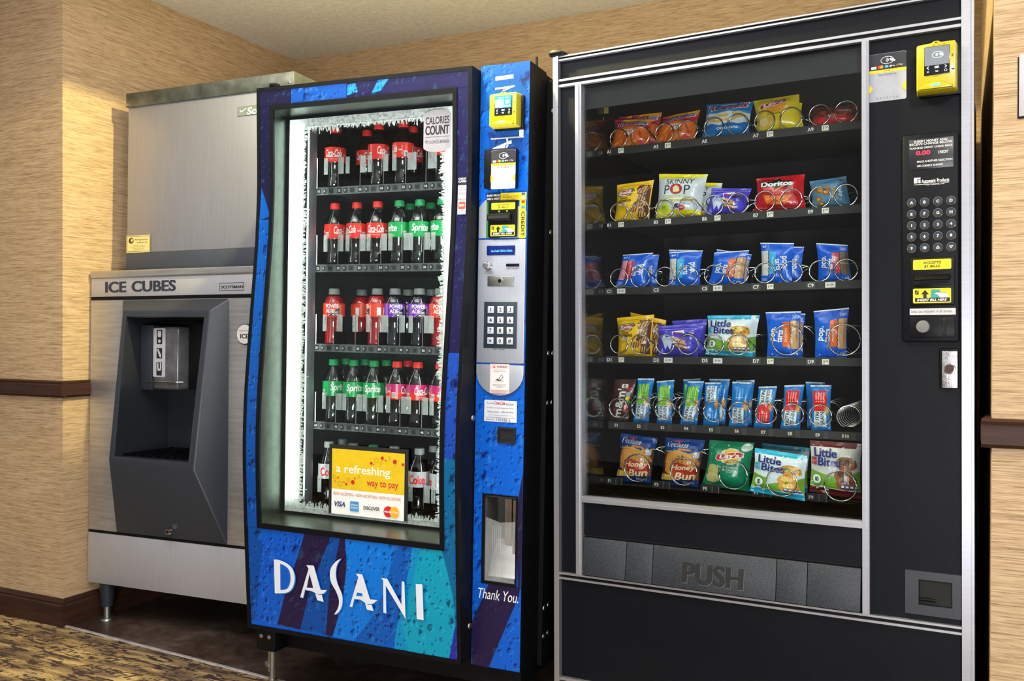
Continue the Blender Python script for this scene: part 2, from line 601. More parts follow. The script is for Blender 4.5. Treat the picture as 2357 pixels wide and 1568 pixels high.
def moulding(name, prof, p, q, out, label, m=M_TRIM):
    """profile of (proud, height) swept from p to q on a wall whose outward direction is out"""
    a = [(p[0] + out[0] * d, p[1] + out[1] * d, z) for d, z in prof]
    b = [(q[0] + out[0] * d, q[1] + out[1] * d, z) for d, z in prof]
    return structure(MB().hexa(a, b).build(name, m, smooth=False), label)

RAIL = [(0, 0.838), (0.010, 0.838), (0.014, 0.844), (0.020, 0.846), (0.020, 0.884), (0.014, 0.888), (0.016, 0.894), (0.010, 0.899), (0, 0.899)]
BASE = [(0, 0), (0.018, 0), (0.018, 0.078), (0.013, 0.084), (0.015, 0.090), (0.008, 0.100), (0, 0.102)]
moulding('trim_1', RAIL, (-5.5, FY), (XL + 0.020, FY), (0, -1), 'dark wood chair rail on the left pillar face')
moulding('trim_2', RAIL, (XL, FY), (XL, BY), (1, 0), 'dark wood chair rail running behind the ice machine')
moulding('trim_3', RAIL, (XR - 0.020, FR), (3.0, FR), (0, -1), 'dark wood chair rail on the right wall')
moulding('trim_4', RAIL, (XR, FR), (XR, FR + 0.10), (-1, 0), 'short end of the chair rail beside the snack machine')
moulding('baseboard_front_left', BASE, (-5.5, FY), (XL + 0.018, FY), (0, -1), 'dark wood baseboard on the left pillar face')
moulding('baseboard_left', BASE, (XL, FY), (XL, BY), (1, 0), 'dark wood baseboard beside the ice machine leg')
moulding('baseboard_back', BASE, (XL, BY), (XR, BY), (0, -1), 'dark wood baseboard behind the machines')
moulding('baseboard_front_right', BASE, (XR, FR), (3.0, FR), (0, -1), 'dark wood baseboard on the right wall')
M_STRIP = mat('worn_metal_edging', rgb(196, 190, 186), 0.45, 0.3, var=0.25, vscale=(30, 30, 30))
st = MB().hexa([(XL + 0.02, edge(XL) - 0.006, 0), (XR, edge(XR) - 0.006, 0), (XR, edge(XR) + 0.010, 0), (XL + 0.02, edge(XL) + 0.010, 0)],
               [(XL + 0.02, edge(XL) - 0.004, 0.008), (XR, edge(XR) - 0.004, 0.008), (XR, edge(XR) + 0.007, 0.007), (XL + 0.02, edge(XL) + 0.007, 0.007)])
structure(st.build('trim_5', M_STRIP, smooth=False), 'thin pale edging strip between carpet and vinyl')
M_SIGN = mat('grey_sign_plastic', rgb(176, 174, 184), 0.5, var=0.04)
t = thing('wall_sign', 'plain grey plastic wall sign on the pale wall at the far right', 'sign', Matrix.Translation((0.185, FR, 1.592)))
MB().box(-0.075, 0.075, -0.008, 0, -0.064, 0.064).build('sign_plate', M_SIGN, t, bevel=0.0015)
MB().box(-0.0775, 0.0725, -0.003, 0, -0.0675, 0.0605).build('sign_shadow', M_BLACK, t)  # black copy of the plate, offset as its cast shadow


# ================================================================ ice maker and ice dispenser
MI = frame((-2.92036, 2.35021, 0.0), (0.99838, 0.05687, 0.00167), (-0.05684, 0.99826, -0.01544), (-0.00255, 0.01532, 0.99988))
m, nt, bs = new_mat('brushed_stainless_steel')
f = noise_node(nt, coords(nt, (6, 6, 90)), 1, 4)
g = noise_node(nt, coords(nt, (3, 3, 3)), 1, 5, 0.6)
nt.links.new(mix_col(nt, 0.35, ramp(nt, f, [(0.3, rgb(176, 176, 176)), (0.7, rgb(205, 204, 202))]), ramp(nt, g, [(0.35, rgb(150, 150, 150)), (0.65, rgb(225, 222, 218))]), 'OVERLAY'), bs.inputs['Base Color'])
bs.inputs['Metallic'].default_value = 0.85
nt.links.new(ramp(nt, g, [(0.3, (0.30, 0.30, 0.30, 1)), (0.7, (0.42, 0.42, 0.42, 1))]), bs.inputs['Roughness'])
M_STEEL = m
M_PALE = mat('pale_satin_steel', rgb(188, 188, 192), 0.45, 0.45, var=0.05, vscale=(200, 8, 8))
M_SATIN = mat('satin_steel_sheet', rgb(170, 170, 178), 0.4, 0.65, var=0.05, vscale=(200, 8, 8))
m, nt, bs = new_mat('speckled_charcoal_plastic')
f = noise_node(nt, coords(nt, (1000, 1000, 1000)), 1, 2)
nt.links.new(ramp(nt, f, [(0.45, rgb(36, 40, 47)), (0.72, rgb(72, 79, 88))]), bs.inputs['Base Color'])
bs.inputs['Roughness'].default_value = 0.38
bump(nt, bs, f, 0.35, 0.0006)
M_CHAR = m
M_BAND = mat('slate_grey_panel', rgb(62, 68, 78), 0.45, var=0.08)

# --- head
t = thing('ice_maker', 'grey steel ice maker head with a galvanised lid standing on the ice dispenser', 'ice maker', MI)
MB().box(0.112, 0.867, 0.062, 0.62, 1.376, 1.932).build('body', M_SATIN, t, bevel=0.003)
MB().box(0.107, 0.871, 0.055, 0.63, 1.925, 1.978).build('lid', mat('weathered_galvanised_lid', rgb(122, 126, 118), 0.42, 0.9, var=0.4, vscale=(18, 18, 18), bmp=0.1), t, bevel=0.002)
MB().box(0.109, 0.869, 0.060, 0.62, 1.3075, 1.376).build('base_band', M_BAND, t, bevel=0.002)
MB().box(0.112, 0.866, 0.06, 0.625, 1.978, 1.9785).build('bounce_sheet', M_BOUNCE, t)  # added reflector on the unseen top of the lid
for u in (0.118, 0.852):
    MB().dome((u, 0.0552, 1.936 if u < 0.5 else 1.940), 0.006, 0.003).build('screw', M_CHROME, t)
g1 = MB().box(*(lambda a, b: (a[0], 0.868 - 0.02, 0.0595, 0.062, a[1], b[1]))((0.6283,1.8454), (0.6279,1.8786))).build('name_plate', mat('grey_green_plate', rgb(128, 138, 128), 0.4, 0.3), t)
a, b = (0.6304,1.8446), (0.63,1.8778)
P = Print(flat(0.0592))
P.text('Scotsman', a[0] + 0.125, (a[1] + b[1]) / 2 - 0.002, 0.025, WHITE, bold=0.02, width=0.175, shear=0.2)
P.line([(a[0] + 0.008, b[1] - 0.012), (a[0] + 0.014, b[1] - 0.019), (a[0] + 0.034, b[1] - 0.008)], 0.003, WHITE)
P.build('lettering', M_INK, t)
a, b = (0.112,1.3767), (0.2283,1.4413)
P = Print(flat(0.0605))
P.rect(a[0], a[1], b[0], b[1], rgb(226, 204, 132))
P.line([(a[0] + .004, a[1] + .004), (b[0] - .004, a[1] + .004), (b[0] - .004, b[1] - .004), (a[0] + .004, b[1] - .004)], 0.0016, rgb(60, 50, 30), True)
cx, cy, w_, h_ = (a[0] + b[0]) / 2, (a[1] + b[1]) / 2, b[0] - a[0], b[1] - a[1]
INK1 = rgb(70, 56, 30)
P.oval(a[0] + w_ * .2, b[1] - h_ * .3, w_ * .11, h_ * .17, INK1).oval(a[0] + w_ * .23, b[1] - h_ * .28, w_ * .05, h_ * .08, rgb(226, 204, 132))
P.text('Refrigeration', cx + w_ * .13, b[1] - h_ * .26, h_ * .13, INK1, width=w_ * .52).text('& Electric, Inc.', cx + w_ * .17, b[1] - h_ * .42, h_ * .1, INK1, width=w_ * .44)
for k, q in enumerate((.4, .62, .5, .3)):
    P.text('service and repair line'[:int(30 * q)], cx, b[1] - h_ * (.58 + .09 * k), h_ * .05, INK1, width=w_ * q)
P.build('service_sticker', M_PAPER, t)

# --- dispenser bin
t = thing('ice_dispenser', 'stainless steel hotel ice dispenser with a dark bucket recess beside the left wall', 'ice dispenser', MI)
WB = 0.90
cab = MB()
cab.plate(0.004, WB, 0.148, 1.196, 0.004, 0.024, holes=[(0.19, 0.56, 0.60, 1.13)])
cab.box(0.004, 0.024, 0.024, 0.78, 0.148, 1.28)
cab.box(WB - 0.02, WB, 0.024, 0.78, 0.148, 1.28)
cab.box(0.024, WB - 0.02, 0.76, 0.78, 0.148, 1.28)
cab.box(0.024, WB - 0.02, 0.024, 0.76, 0.148, 0.168)
cab.build('cabinet', M_DARK, t)
MB().box(0.0, WB, -0.006, 0.80, 1.278, 1.3055).build('top_lip', M_STEEL, t, bevel=0.006, seg=3)
MB().box(0.002, WB, 0.0, 0.022, 1.209, 1.278).build('header_panel', M_PALE, t, bevel=0.001)
MB().box(0.002, WB, -0.001, 0.020, 1.197, 1.208).build('trim_line', M_BLACK, t)
MB().plate(0.002, WB, 0.341, 1.196, 0.0, 0.004, holes=[(0.19, 0.56, 0.60, 1.13)]).build('front_panel', M_STEEL, t)
MB().box(0.002, WB, -0.001, 0.020, 0.331, 0.340).build('trim_line', M_BLACK, t)
MB().box(0.0, WB, 0.0, 0.024, 0.1433, 0.331).build('kick_panel', M_PALE, t, bevel=0.001)
P = Print(flat(-0.0002))
a, b = (0.0736,1.2237), (0.1744,1.2644)
NAVY = rgb(44, 46, 60)
P.fit('ICE', a, (b[0], b[1]), NAVY, bold=0.055).build('lettering', M_INK, t)
P = Print(flat(-0.0002))
a, b = (0.2031,1.2245), (0.4088,1.2647)
P.fit('CUBES', a, b, NAVY, bold=0.055).build('lettering', M_INK, t)
P = Print(flat(-0.0002))
a, b = (0.614,1.2296), (0.7392,1.2392)
P.fit('SCOTSMAN', a, (a[0] + 0.0945, b[1]), rgb(30, 30, 32), bold=0.045)
c, d = (0.6074,1.2224), (0.6071,1.2484)
P.line([c, d, (a[0] + 0.098, d[1]), (a[0] + 0.098, c[1])], 0.002, rgb(30, 30, 32), True)
P.build('lettering', M_INK, t)

# bezel: a faceted hood standing proud of the front, with the bucket recess in it
E_, F_, G_, H_ = (0.2073,1.1544), (0.6007,1.1495), (0.5876,0.6065), (0.2044,0.6209)
e_, f_, g_, h_ = (0.2243,1.1332), (0.5791,1.1288), (0.5663,0.6311), (0.2318,0.6346)
A_, B_, C_, D_ = (0.157, 1.196), (0.650, 1.196), (0.652, 0.342), (0.142, 0.342)
p3 = lambda q, n: (q[0], n, q[1])
hood = MB()
nE, nH = -0.045, -0.10
out = [p3(E_, nE), p3(F_, nE), p3(G_, nH), p3(H_, nH)]
inn = [p3(e_, nE), p3(f_, nE), p3(g_, nH), p3(h_, nH)]
bas = [p3(A_, 0.002), p3(B_, 0.002), p3((0.652, 0.61), 0.002), p3((0.150, 0.61), 0.002)]
for k in range(4):
    j = (k + 1) % 4
    hood.face([out[k], out[j], inn[j], inn[k]])
hood.face([bas[0], bas[1], out[1], out[0]])
hood.face([bas[1], bas[2], out[2], out[1]])
hood.face([bas[3], bas[0], out[0], out[3]])
low = [p3(D_, -0.004), p3(C_, -0.004)]
hood.face([out[3], out[2], low[1], low[0]])
hood.face([out[2], bas[2], p3(C_, 0.002), low[1]])
hood.face([bas[3], out[3], low[0], p3(D_, 0.002)])
bmesh.ops.remove_doubles(hood.bm, verts=hood.bm.verts, dist=1e-5)
hood.build('dispenser_hood', M_CHAR, t, bevel=0.010, seg=3)
bk = [(0.19, 0.20, 1.12), (0.56, 0.20, 1.12), (0.56, 0.20, 0.615), (0.19, 0.20, 0.615)]
rec = MB()
for k in range(4):
    j = (k + 1) % 4
    rec.face([inn[k], inn[j], bk[j], bk[k]])
rec.face(bk)
bmesh.ops.remove_doubles(rec.bm, verts=rec.bm.verts, dist=1e-5)
rec.build('recess_lining', mat('dark_grey_moulding', rgb(40, 43, 50), 0.45, var=0.1, bmp=0.1), t, smooth=False)
gr = MB()
for k in range(9):
    gr.box(0.225 + k * 0.037, 0.231 + k * 0.037, -0.055, 0.19, 0.632, 0.640)
for k in range(4):
    gr.box(0.205, 0.545, -0.04 + k * 0.06, -0.034 + k * 0.06, 0.628, 0.634)
gr.build('drip_grille', M_BLACK, t)
ch = MB()
ch.box(0.215, 0.275, 0.03, 0.18, 0.865, 1.105)
ch.build('chute_side', M_CHAR, t, bevel=0.006)
MB().box(0.415, 0.535, 0.06, 0.18, 0.87, 1.11).build('chute_side', M_BLACK, t, bevel=0.004)
MB().prism([(0.285, 0.868), (0.405, 0.868), (0.405, 1.098), (0.285, 1.098)], 0.02, 0.15).build('ice_chute', mat('smoky_plastic', rgb(96, 96, 98), 0.2, 0.2, var=0.3, vscale=(22, 22, 22)), t, bevel=0.012, seg=3)
P = Print(flat(0.0195))
x0, x1, y0, y1 = 0.289, 0.346, 0.915, 1.092
P.rrect(x0, y0, x1, y1, 0.005, rgb(186, 188, 194))
for k, (a, b) in enumerate(((1.034, 1.086), (0.982, 1.020), (0.920, 0.968))):
    P.rect(x0 + .016, a, x1 - .015, b, rgb(30, 32, 38))
P.rrect(x0 + .021, 1.060, x1 - .020, 1.082, .004, rgb(200, 202, 206)).oval(x0 + .029, 1.045, .006, .006, rgb(200, 202, 206))
P.poly([(x0 + .019, 1.014), (x0 + .024, 1.018), (x0 + .038, .994), (x0 + .036, .985), (x0 + .030, .988)], rgb(200, 202, 206))
P.rect(x0 + .020, .945, x0 + .026, .966, rgb(200, 202, 206)).rect(x0 + .033, .945, x0 + .039, .966, rgb(200, 202, 206)).rect(x0 + .022, .938, x0 + .037, .945, rgb(200, 202, 206))
P.build('instruction_label', M_PAPER, t)
MB().tube([(0.262, 0.018, 0.893), (0.30, 0.012, 0.898), (0.405, 0.012, 0.897), (0.42, 0.03, 0.897)], 0.003).build('trip_lever', M_CHROME, t)
# lock, push button
q = (0.4149,0.3711)
lk = MB().cyl((q[0], -0.02, q[1]), (q[0], -0.036, q[1]), 0.013, 0.011, 14).build('lock', M_CHROME, t)
MB().cyl((q[0], -0.0358, q[1]), (q[0], -0.037, q[1]), 0.005, 0.005, 10).build('keyhole', M_BLACK, lk)
q = (0.7244,1.0701)
pb = MB().cyl((q[0], 0.001, q[1]), (q[0], -0.010, q[1]), 0.038, 0.036, 24).build('push_button', M_BAND, t, bevel=0.002)
P = Print(flat(-0.0102))
P.oval(q[0], q[1], 0.033, 0.033, rgb(214, 210, 204), 26).text('PUSH FOR', q[0], q[1] + .012, .006, BLACK, width=.044).text('ICE', q[0], q[1] - .007, .016, BLACK, bold=.04, width=.034)
P.build('lettering', M_INK, pb)
M_LEG = mat('black_leg_plastic', rgb(38, 44, 54), 0.35, var=0.2)
for u, n in ((0.062, 0.035), (0.83, 0.035), (0.062, 0.70), (0.83, 0.70)):
    zf = -(MI @ Vector((u, n, 0))).z
    lg = MB().lathe([(0.030, 0.146), (0.028, 0.12), (0.021, 0.052)], 18, (u, n, 0)).build('leg', M_LEG, t)
    MB().lathe([(0.014, 0.055), (0.014, zf + 0.012)], 14, (u, n, 0)).lathe([(0.015, zf + 0.012), (0.028, zf + 0.008), (0.030, zf + 0.002), (0.030, zf + 0.0005)], 20, (u, n, 0)).build('levelling_foot', M_ZINC, lg)


# ================================================================ glass-front drink machine
MD = frame((-1.05604, 2.2014, 0.0), (0.99816, 0.05862, -0.0156), (-0.05862, 0.99828, 0.00049), (0.0156, 0.00043, 0.99988))
PROF = [(0.0, -0.056), (0.18, -0.056), (0.24, -0.062), (0.40, -0.074), (0.56, -0.084), (0.72, -0.092), (0.875, -0.089), (1.036, -0.075), (1.187, -0.060), (1.345, -0.045), (1.5, -0.040), (1.8, -0.050), (2.0, -0.05)]
def prof(w):
    for (a, b), (c, d) in zip(PROF, PROF[1:]):
        if a <= w <= c:
            t_ = (w - a) / (c - a)
            return b + (d - b) * t_
    return -0.05
def smooth_prof(w):
    return sum(prof(w + k * 0.03) * g for k, g in ((-2, .12), (-1, .23), (0, .3), (1, .23), (2, .12)))
door_surf = lambda x, y, h: (x, smooth_prof(y) - h, y)
def bow(c):
    return Vector((c.x, c.y + smooth_prof(c.z), c.z))
WC = [0.18 + 0.04 * k for k in range(41)]

def droplets(name, seed, dens=1.0):
    """printed photo of water drops: colour from the print, drops as crescents of dark and light"""
    m, nt, bs = new_mat(name)
    a = nt.nodes.new('ShaderNodeAttribute')
    a.attribute_name = 'Col'
    tc = nt.nodes.new('ShaderNodeTexCoord')
    sp = nt.nodes.new('ShaderNodeSeparateXYZ')
    nt.links.new(tc.outputs['Object'], sp.inputs[0])
    col = a.outputs['Color']
    ch = nt.nodes.new('ShaderNodeSeparateColor')
    nt.links.new(a.outputs['Color'], ch.inputs[0])
    blue = math_node(nt, 'ADD', math_node(nt, 'MULTIPLY', math_node(nt, 'SUBTRACT', ch.outputs[1], 0.012), 22.0, True), 0.4, True)
    for sc, r0, thr, dx in ((20, 0.46, 0.48, 0.0), (40, 0.5, 0.30, 3.7), (84, 0.5, 0.38, 9.1)):
        cb = nt.nodes.new('ShaderNodeCombineXYZ')
        wv = noise_node(nt, tc.outputs['Object'], 30 + sc, 2)
        ofs = math_node(nt, 'MULTIPLY', math_node(nt, 'SUBTRACT', wv, 0.5), 0.014 * 40 / sc)
        nt.links.new(math_node(nt, 'ADD', math_node(nt, 'ADD', sp.outputs[0], ofs), seed + dx), cb.inputs[0])
        nt.links.new(math_node(nt, 'MULTIPLY', math_node(nt, 'SUBTRACT', sp.outputs[2], ofs), 0.8), cb.inputs[1])
        vo = nt.nodes.new('ShaderNodeTexVoronoi')
        vo.voronoi_dimensions = '2D'
        vo.inputs['Scale'].default_value = sc
        vo.inputs['Randomness'].default_value = 1.0
        nt.links.new(cb.outputs[0], vo.inputs['Vector'])
        rnd = nt.nodes.new('ShaderNodeSeparateColor')
        nt.links.new(vo.outputs['Color'], rnd.inputs[0])
        dl = nt.nodes.new('ShaderNodeVectorMath')
        dl.operation = 'SUBTRACT'
        nt.links.new(cb.outputs[0], dl.inputs[0])
        nt.links.new(vo.outputs['Position'], dl.inputs[1])
        dt = nt.nodes.new('ShaderNodeVectorMath')
        dt.operation = 'DOT_PRODUCT'
        nt.links.new(dl.outputs[0], dt.inputs[0])
        dt.inputs[1].default_value = (0.75, -0.66, 0)
        # voronoi coordinates come back unscaled: normalise by the scale
        tilt = math_node(nt, 'MULTIPLY', dt.outputs['Value'], sc)
        dist = vo.outputs['Distance']
        rad = math_node(nt, 'MULTIPLY', rnd.outputs[1], r0)
        inside = math_node(nt, 'MULTIPLY', math_node(nt, 'GREATER_THAN', rnd.outputs[0], thr / dens), math_node(nt, 'SUBTRACT', rad, dist))
        edge_ = math_node(nt, 'MULTIPLY', math_node(nt, 'MULTIPLY', inside, 8.0, True), blue, True)
        t1 = math_node(nt, 'DIVIDE', tilt, math_node(nt, 'ADD', rad, 0.02))
        dark = math_node(nt, 'MULTIPLY', math_node(nt, 'MULTIPLY', math_node(nt, 'SUBTRACT', -0.05, t1), 2.2, True), edge_, True)
        lite = math_node(nt, 'MULTIPLY', math_node(nt, 'MULTIPLY', math_node(nt, 'SUBTRACT', t1, 0.15), 1.3, True), edge_, True)
        dk = mix_col(nt, 1.0, col, (0.06, 0.08, 0.22, 1), 'MULTIPLY')
        lt = mix_col(nt, 1.0, col, (0.03, 0.15, 0.22, 1), 'ADD')
        col = mix_col(nt, math_node(nt, 'MULTIPLY', dark, 0.95), col, dk)
        col = mix_col(nt, math_node(nt, 'MULTIPLY', lite, 0.75), col, lt)
    nt.links.new(col, bs.inputs['Base Color'])
    bs.inputs['Roughness'].default_value = 0.32
    bs.inputs['Specular IOR Level'].default_value = 0.4
    return m

M_DROPS = droplets('droplet_photo_print', 0.0)
M_SKINPLAIN = M_INK
t = DM = thing('drink_vending_machine', 'tall glass-front drink vending machine with a blue water-droplet front', 'vending machine', MD)
UL, UR, WBOT, WTOP = -0.856, -0.147, 0.181, 1.790
OP = (-0.795, -0.2045, 0.505, 1.722)
# cabinet shell (open towards the door)
sh = MB()
sh.box(-0.856, -0.826, 0.02, 0.80, 0.185, 1.80)
sh.box(-0.205, -0.004, 0.122, 0.80, 0.165, 1.80)
sh.box(-0.826, -0.205, 0.02, 0.80, 1.74, 1.80)
sh.box(-0.826, -0.205, 0.02, 0.80, 0.185, 0.47)
sh.box(-0.826, -0.205, 0.74, 0.80, 0.47, 1.74)
sh.build('cabinet', M_DARK, t, smooth=False)
MB().box(-0.85, -0.01, 0.13, 0.79, 1.80, 1.8008).build('bounce_sheet', M_BOUNCE, t)  # added on the unseen cabinet top, throws light at the ceiling
ln = MB()
ln.box(-0.826, -0.818, 0.03, 0.74, 0.47, 1.74)
ln.box(-0.213, -0.205, 0.03, 0.74, 0.47, 1.74)
ln.box(-0.818, -0.213, 0.732, 0.74, 0.47, 1.74)
ln.build('cabinet_lining', mat('dark_interior_steel', rgb(74, 86, 84), 0.2, 0.75, var=0.2), t, smooth=False)

# door frame and its skins, bowed like the front
def ringplate(o, i, n0, n1):
    return MB().plate(o[0], o[1], o[2], o[3], n0, n1, holes=[i], wcuts=WC).warp(bow)
ringplate((UL, UR, WBOT, WTOP), (UL + 0.011, UR - 0.011, WBOT + 0.012, WTOP - 0.012), -0.004, 0.0).build('outer_bezel', M_BLACK, t)
dr = MB().plate(UL, UR, WBOT, WTOP, 0.0, 0.05, holes=[OP], wcuts=WC)
def flat_back(c):
    return Vector((c.x, smooth_prof(c.z) if c.y < 0.01 else 0.012, c.z))
dr.warp(flat_back).build('door_frame', M_DARK, t)
BZ = (OP[0] - 0.013, OP[1] + 0.013, OP[2] - 0.016, OP[3] + 0.014)
ringplate(BZ, OP, -0.006, 0.0).build('window_bezel', M_BLACK, t)

NVY, IND, B1, B2, B3, B4, TEAL, DTEAL, PUR = rgb(14, 13, 44), rgb(17, 15, 58), rgb(0, 84, 190), rgb(0, 70, 150), rgb(0, 112, 208), rgb(0, 84, 172), rgb(0, 148, 178), rgb(0, 92, 140), rgb(30, 19, 60)
K = Print(door_surf, base=0.0006, step=0.00014, grid=(None, 0.02))
u0, u1, w0, w1 = UL + 0.011, UR - 0.011, WBOT + 0.012, WTOP - 0.012
# lower apron
K.rect(u0, w0, u1, BZ[2], B1)
K.poly([(-0.8477,0.4998),(-0.7992,0.499),(-0.7948,0.4214),(-0.8134,0.304),(-0.8303,0.2006),(-0.8466,0.2021),(-0.8492,0.3381)], B2)
K.poly([(-0.6366,0.5061),(-0.549,0.5003),(-0.5535,0.4907),(-0.5992,0.3914),(-0.6373,0.3042),(-0.6684,0.2011),(-0.7493,0.2046),(-0.7176,0.3011),(-0.6781,0.397)], PUR)
K.poly([(-0.549,0.5003),(-0.5193,0.4998),(-0.5356,0.4395),(-0.5622,0.3365),(-0.5806,0.199),(-0.6684,0.2011),(-0.6373,0.3042),(-0.5992,0.3914)], B2)
K.poly([(-0.5193,0.4998),(-0.5067,0.4975),(-0.5024,0.4104),(-0.5155,0.3278),(-0.5395,0.2465),(-0.5569,0.1969),(-0.5806,0.1983),(-0.5622,0.3365),(-0.5356,0.4395)], PUR)
K.poly([(-0.5067,0.4975),(-0.3483,0.4964),(-0.3576,0.4347),(-0.3795,0.3601),(-0.4251,0.2703),(-0.4866,0.1945),(-0.5569,0.1969),(-0.5395,0.2465),(-0.5155,0.3278),(-0.5024,0.4104)], B3)
K.poly([(-0.3483,0.4964),(-0.2907,0.4938),(-0.2996,0.4345),(-0.3125,0.3831),(-0.3324,0.3087),(-0.3533,0.2151),(-0.3869,0.1915),(-0.4866,0.1945),(-0.4251,0.2703),(-0.3795,0.3601),(-0.3576,0.4347)], B4)
K.poly([(-0.2907,0.4938),(-0.2438,0.4919),(-0.2262,0.38),(-0.2464,0.1955),(-0.3542,0.1929),(-0.3533,0.2151),(-0.3324,0.3087),(-0.3125,0.3831),(-0.2996,0.4345)], rgb(0, 132, 186))
K.poly([(-0.2632,0.4933),(-0.2013,0.4914),(-0.1867,0.4409),(-0.1688,0.3664),(-0.1625,0.2972),(-0.1824,0.1907),(-0.3099,0.1926),(-0.3276,0.2589),(-0.2926,0.3856)], TEAL)
K.poly([(-0.2013,0.4914),(-0.1622,0.5096),(-0.1592,0.3537),(-0.1625,0.2972),(-0.1688,0.3664),(-0.1867,0.4409)], DTEAL)
K.poly([(-0.1611,0.2904),(-0.1583,0.1918),(-0.1844,0.1904)], rgb(40, 40, 150))
# side strips and top strip
K.rect(u0, BZ[2], BZ[0], w1, NVY)
K.poly([(u0, BZ[2]), (BZ[0], BZ[2]), (-0.8055,1.4089), (-0.841,1.4971), (u0, 1.40)], B2)
K.rect(BZ[1], BZ[2], u1, w1, IND)
K.rect(BZ[1], BZ[2], u1, 0.74, DTEAL)
K.rect(BZ[1], 0.74, u1, 1.02, rgb(18, 62, 158))
K.rect(u0, BZ[3], u1, w1, IND)
K.rect(u0, BZ[3], (-0.7328,1.7664)[0], w1, NVY)
K.rect((-0.7328,1.7664)[0], BZ[3], (-0.5424,1.7535)[0], w1, rgb(8, 62, 136))
K.poly([(-0.5405,1.7433), (-0.5048,1.7504), (-0.5126,1.7761), (-0.5384,1.7733)], rgb(24, 110, 180))
K.poly([(-0.5049,1.7404), (-0.4598,1.7466), (-0.4597,1.7797), (-0.4949,1.7779)], IND)
K.poly([(-0.4598,1.7433), (-0.4289,1.7473), (-0.402,1.7811), (-0.4365,1.7793)], rgb(18, 104, 190))
K.build('door_graphic', M_DROPS, t)

# brand lettering across the apron
K = Print(door_surf, base=0.0048, step=0.00014, grid=(None, 0.02))
LW, LB = rgb(226, 230, 238), rgb(20, 110, 190)
def cr(p, k=6):
    """smooth open curve through the points"""
    q = [p[0]] + list(p) + [p[-1]]
    out = []
    for i in range(1, len(q) - 2):
        for j in range(k):
            t_ = j / k
            out.append(tuple(.5 * (2 * q[i][d] + (q[i + 1][d] - q[i - 1][d]) * t_ + (2 * q[i - 1][d] - 5 * q[i][d] + 4 * q[i + 1][d] - q[i + 2][d]) * t_ ** 2 + (3 * q[i][d] - q[i - 1][d] - 3 * q[i + 1][d] + q[i + 2][d]) * t_ ** 3) for d in (0, 1)))
    return out + [tuple(p[-1])]
def letter(pts, hole=None):
    sh_ = [(a + 0.0022, b - 0.0016) for a, b in pts]
    K.poly(sh_, LB)
    K.poly(pts, LW)
K.poly([(-0.7486,0.2971)] + [(-0.7472,0.3987)] + cr([(-0.7317,0.4005),(-0.7041,0.3932),(-0.6823,0.3791),(-0.6748,0.3559),(-0.6797,0.3319),(-0.6924,0.3136),(-0.713,0.3029),(-0.7486,0.2971)])[:-1], LB)
K.poly([(-0.7512,0.2998)] + [(-0.7507,0.4013)] + cr([(-0.7353,0.4024),(-0.7071,0.3958),(-0.6862,0.3817),(-0.6787,0.3573),(-0.6832,0.3333),(-0.6955,0.3154),(-0.7152,0.3053),(-0.7512,0.2998)])[:-1], LW)
K.poly([(-0.7307,0.3116)] + cr([(-0.7285,0.391),(-0.712,0.3869),(-0.6976,0.3758),(-0.693,0.3555),(-0.6966,0.3343),(-0.7079,0.3184),(-0.7307,0.3116)])[:-1], LB)
K.poly([(-0.7279,0.3158)] + cr([(-0.725,0.3877),(-0.713,0.3842),(-0.7013,0.3734),(-0.6966,0.3551),(-0.7001,0.3346),(-0.7106,0.3203),(-0.7279,0.3158)])[:-1], B1)
letter([(-0.6365,0.3981),(-0.6111,0.3997),(-0.5904,0.3328),(-0.5808,0.2968),(-0.6025,0.2995),(-0.6095,0.321),(-0.6234,0.3248),(-0.6431,0.326),(-0.6516,0.2993),(-0.6613,0.3002),(-0.629,0.3878)])
letter([(-0.6386,0.3304),(-0.6209,0.3334),(-0.597,0.3305),(-0.5675,0.3336),(-0.58,0.3215),(-0.5975,0.317),(-0.6234,0.3241),(-0.641,0.324)])
K.poly([(-0.626,0.3732),(-0.6174,0.3443),(-0.6152,0.3334),(-0.6372,0.3321)], PUR)
letter(cr([(-0.5167,0.4314),(-0.5348,0.4205),(-0.5515,0.4008),(-0.5565,0.378),(-0.5521,0.3563),(-0.5366,0.3324),(-0.5281,0.3076),(-0.5331,0.2846),(-0.5466,0.2649)]) + cr([(-0.5466,0.2649),(-0.5335,0.2712),(-0.521,0.2882),(-0.5161,0.3092),(-0.5188,0.331),(-0.5308,0.3553),(-0.536,0.3769),(-0.5354,0.3954),(-0.5298,0.4144),(-0.5167,0.4314)])[1:-1])
letter([(-0.4692,0.3939),(-0.4484,0.3943),(-0.4275,0.3321),(-0.4145,0.2937),(-0.436,0.2944),(-0.4436,0.319),(-0.4568,0.3223),(-0.476,0.3227),(-0.4844,0.295),(-0.4928,0.2961),(-0.4616,0.3842)])
letter([(-0.4755,0.3249),(-0.4565,0.3311),(-0.4339,0.3254),(-0.4005,0.3269),(-0.4156,0.3147),(-0.4343,0.3107),(-0.4568,0.3208),(-0.477,0.3196)])
K.poly([(-0.4587,0.37),(-0.4504,0.34),(-0.449,0.3314),(-0.47,0.3294)], B3)
letter([(-0.3872,0.3924),(-0.3677,0.3919),(-0.3244,0.3242),(-0.3219,0.3905),(-0.314,0.3901),(-0.3126,0.2842),(-0.3195,0.2961),(-0.3731,0.3718),(-0.3736,0.2929),(-0.3826,0.2938),(-0.3809,0.3852)])
letter([(-0.2783,0.3889),(-0.2579,0.39),(-0.2562,0.2901),(-0.2775,0.2906)])
K.build('brand_lettering', M_INK, t)
K = Print(door_surf, base=0.0048, step=0.00014, grid=(None, 0.02))
q = (-0.241,0.2695)
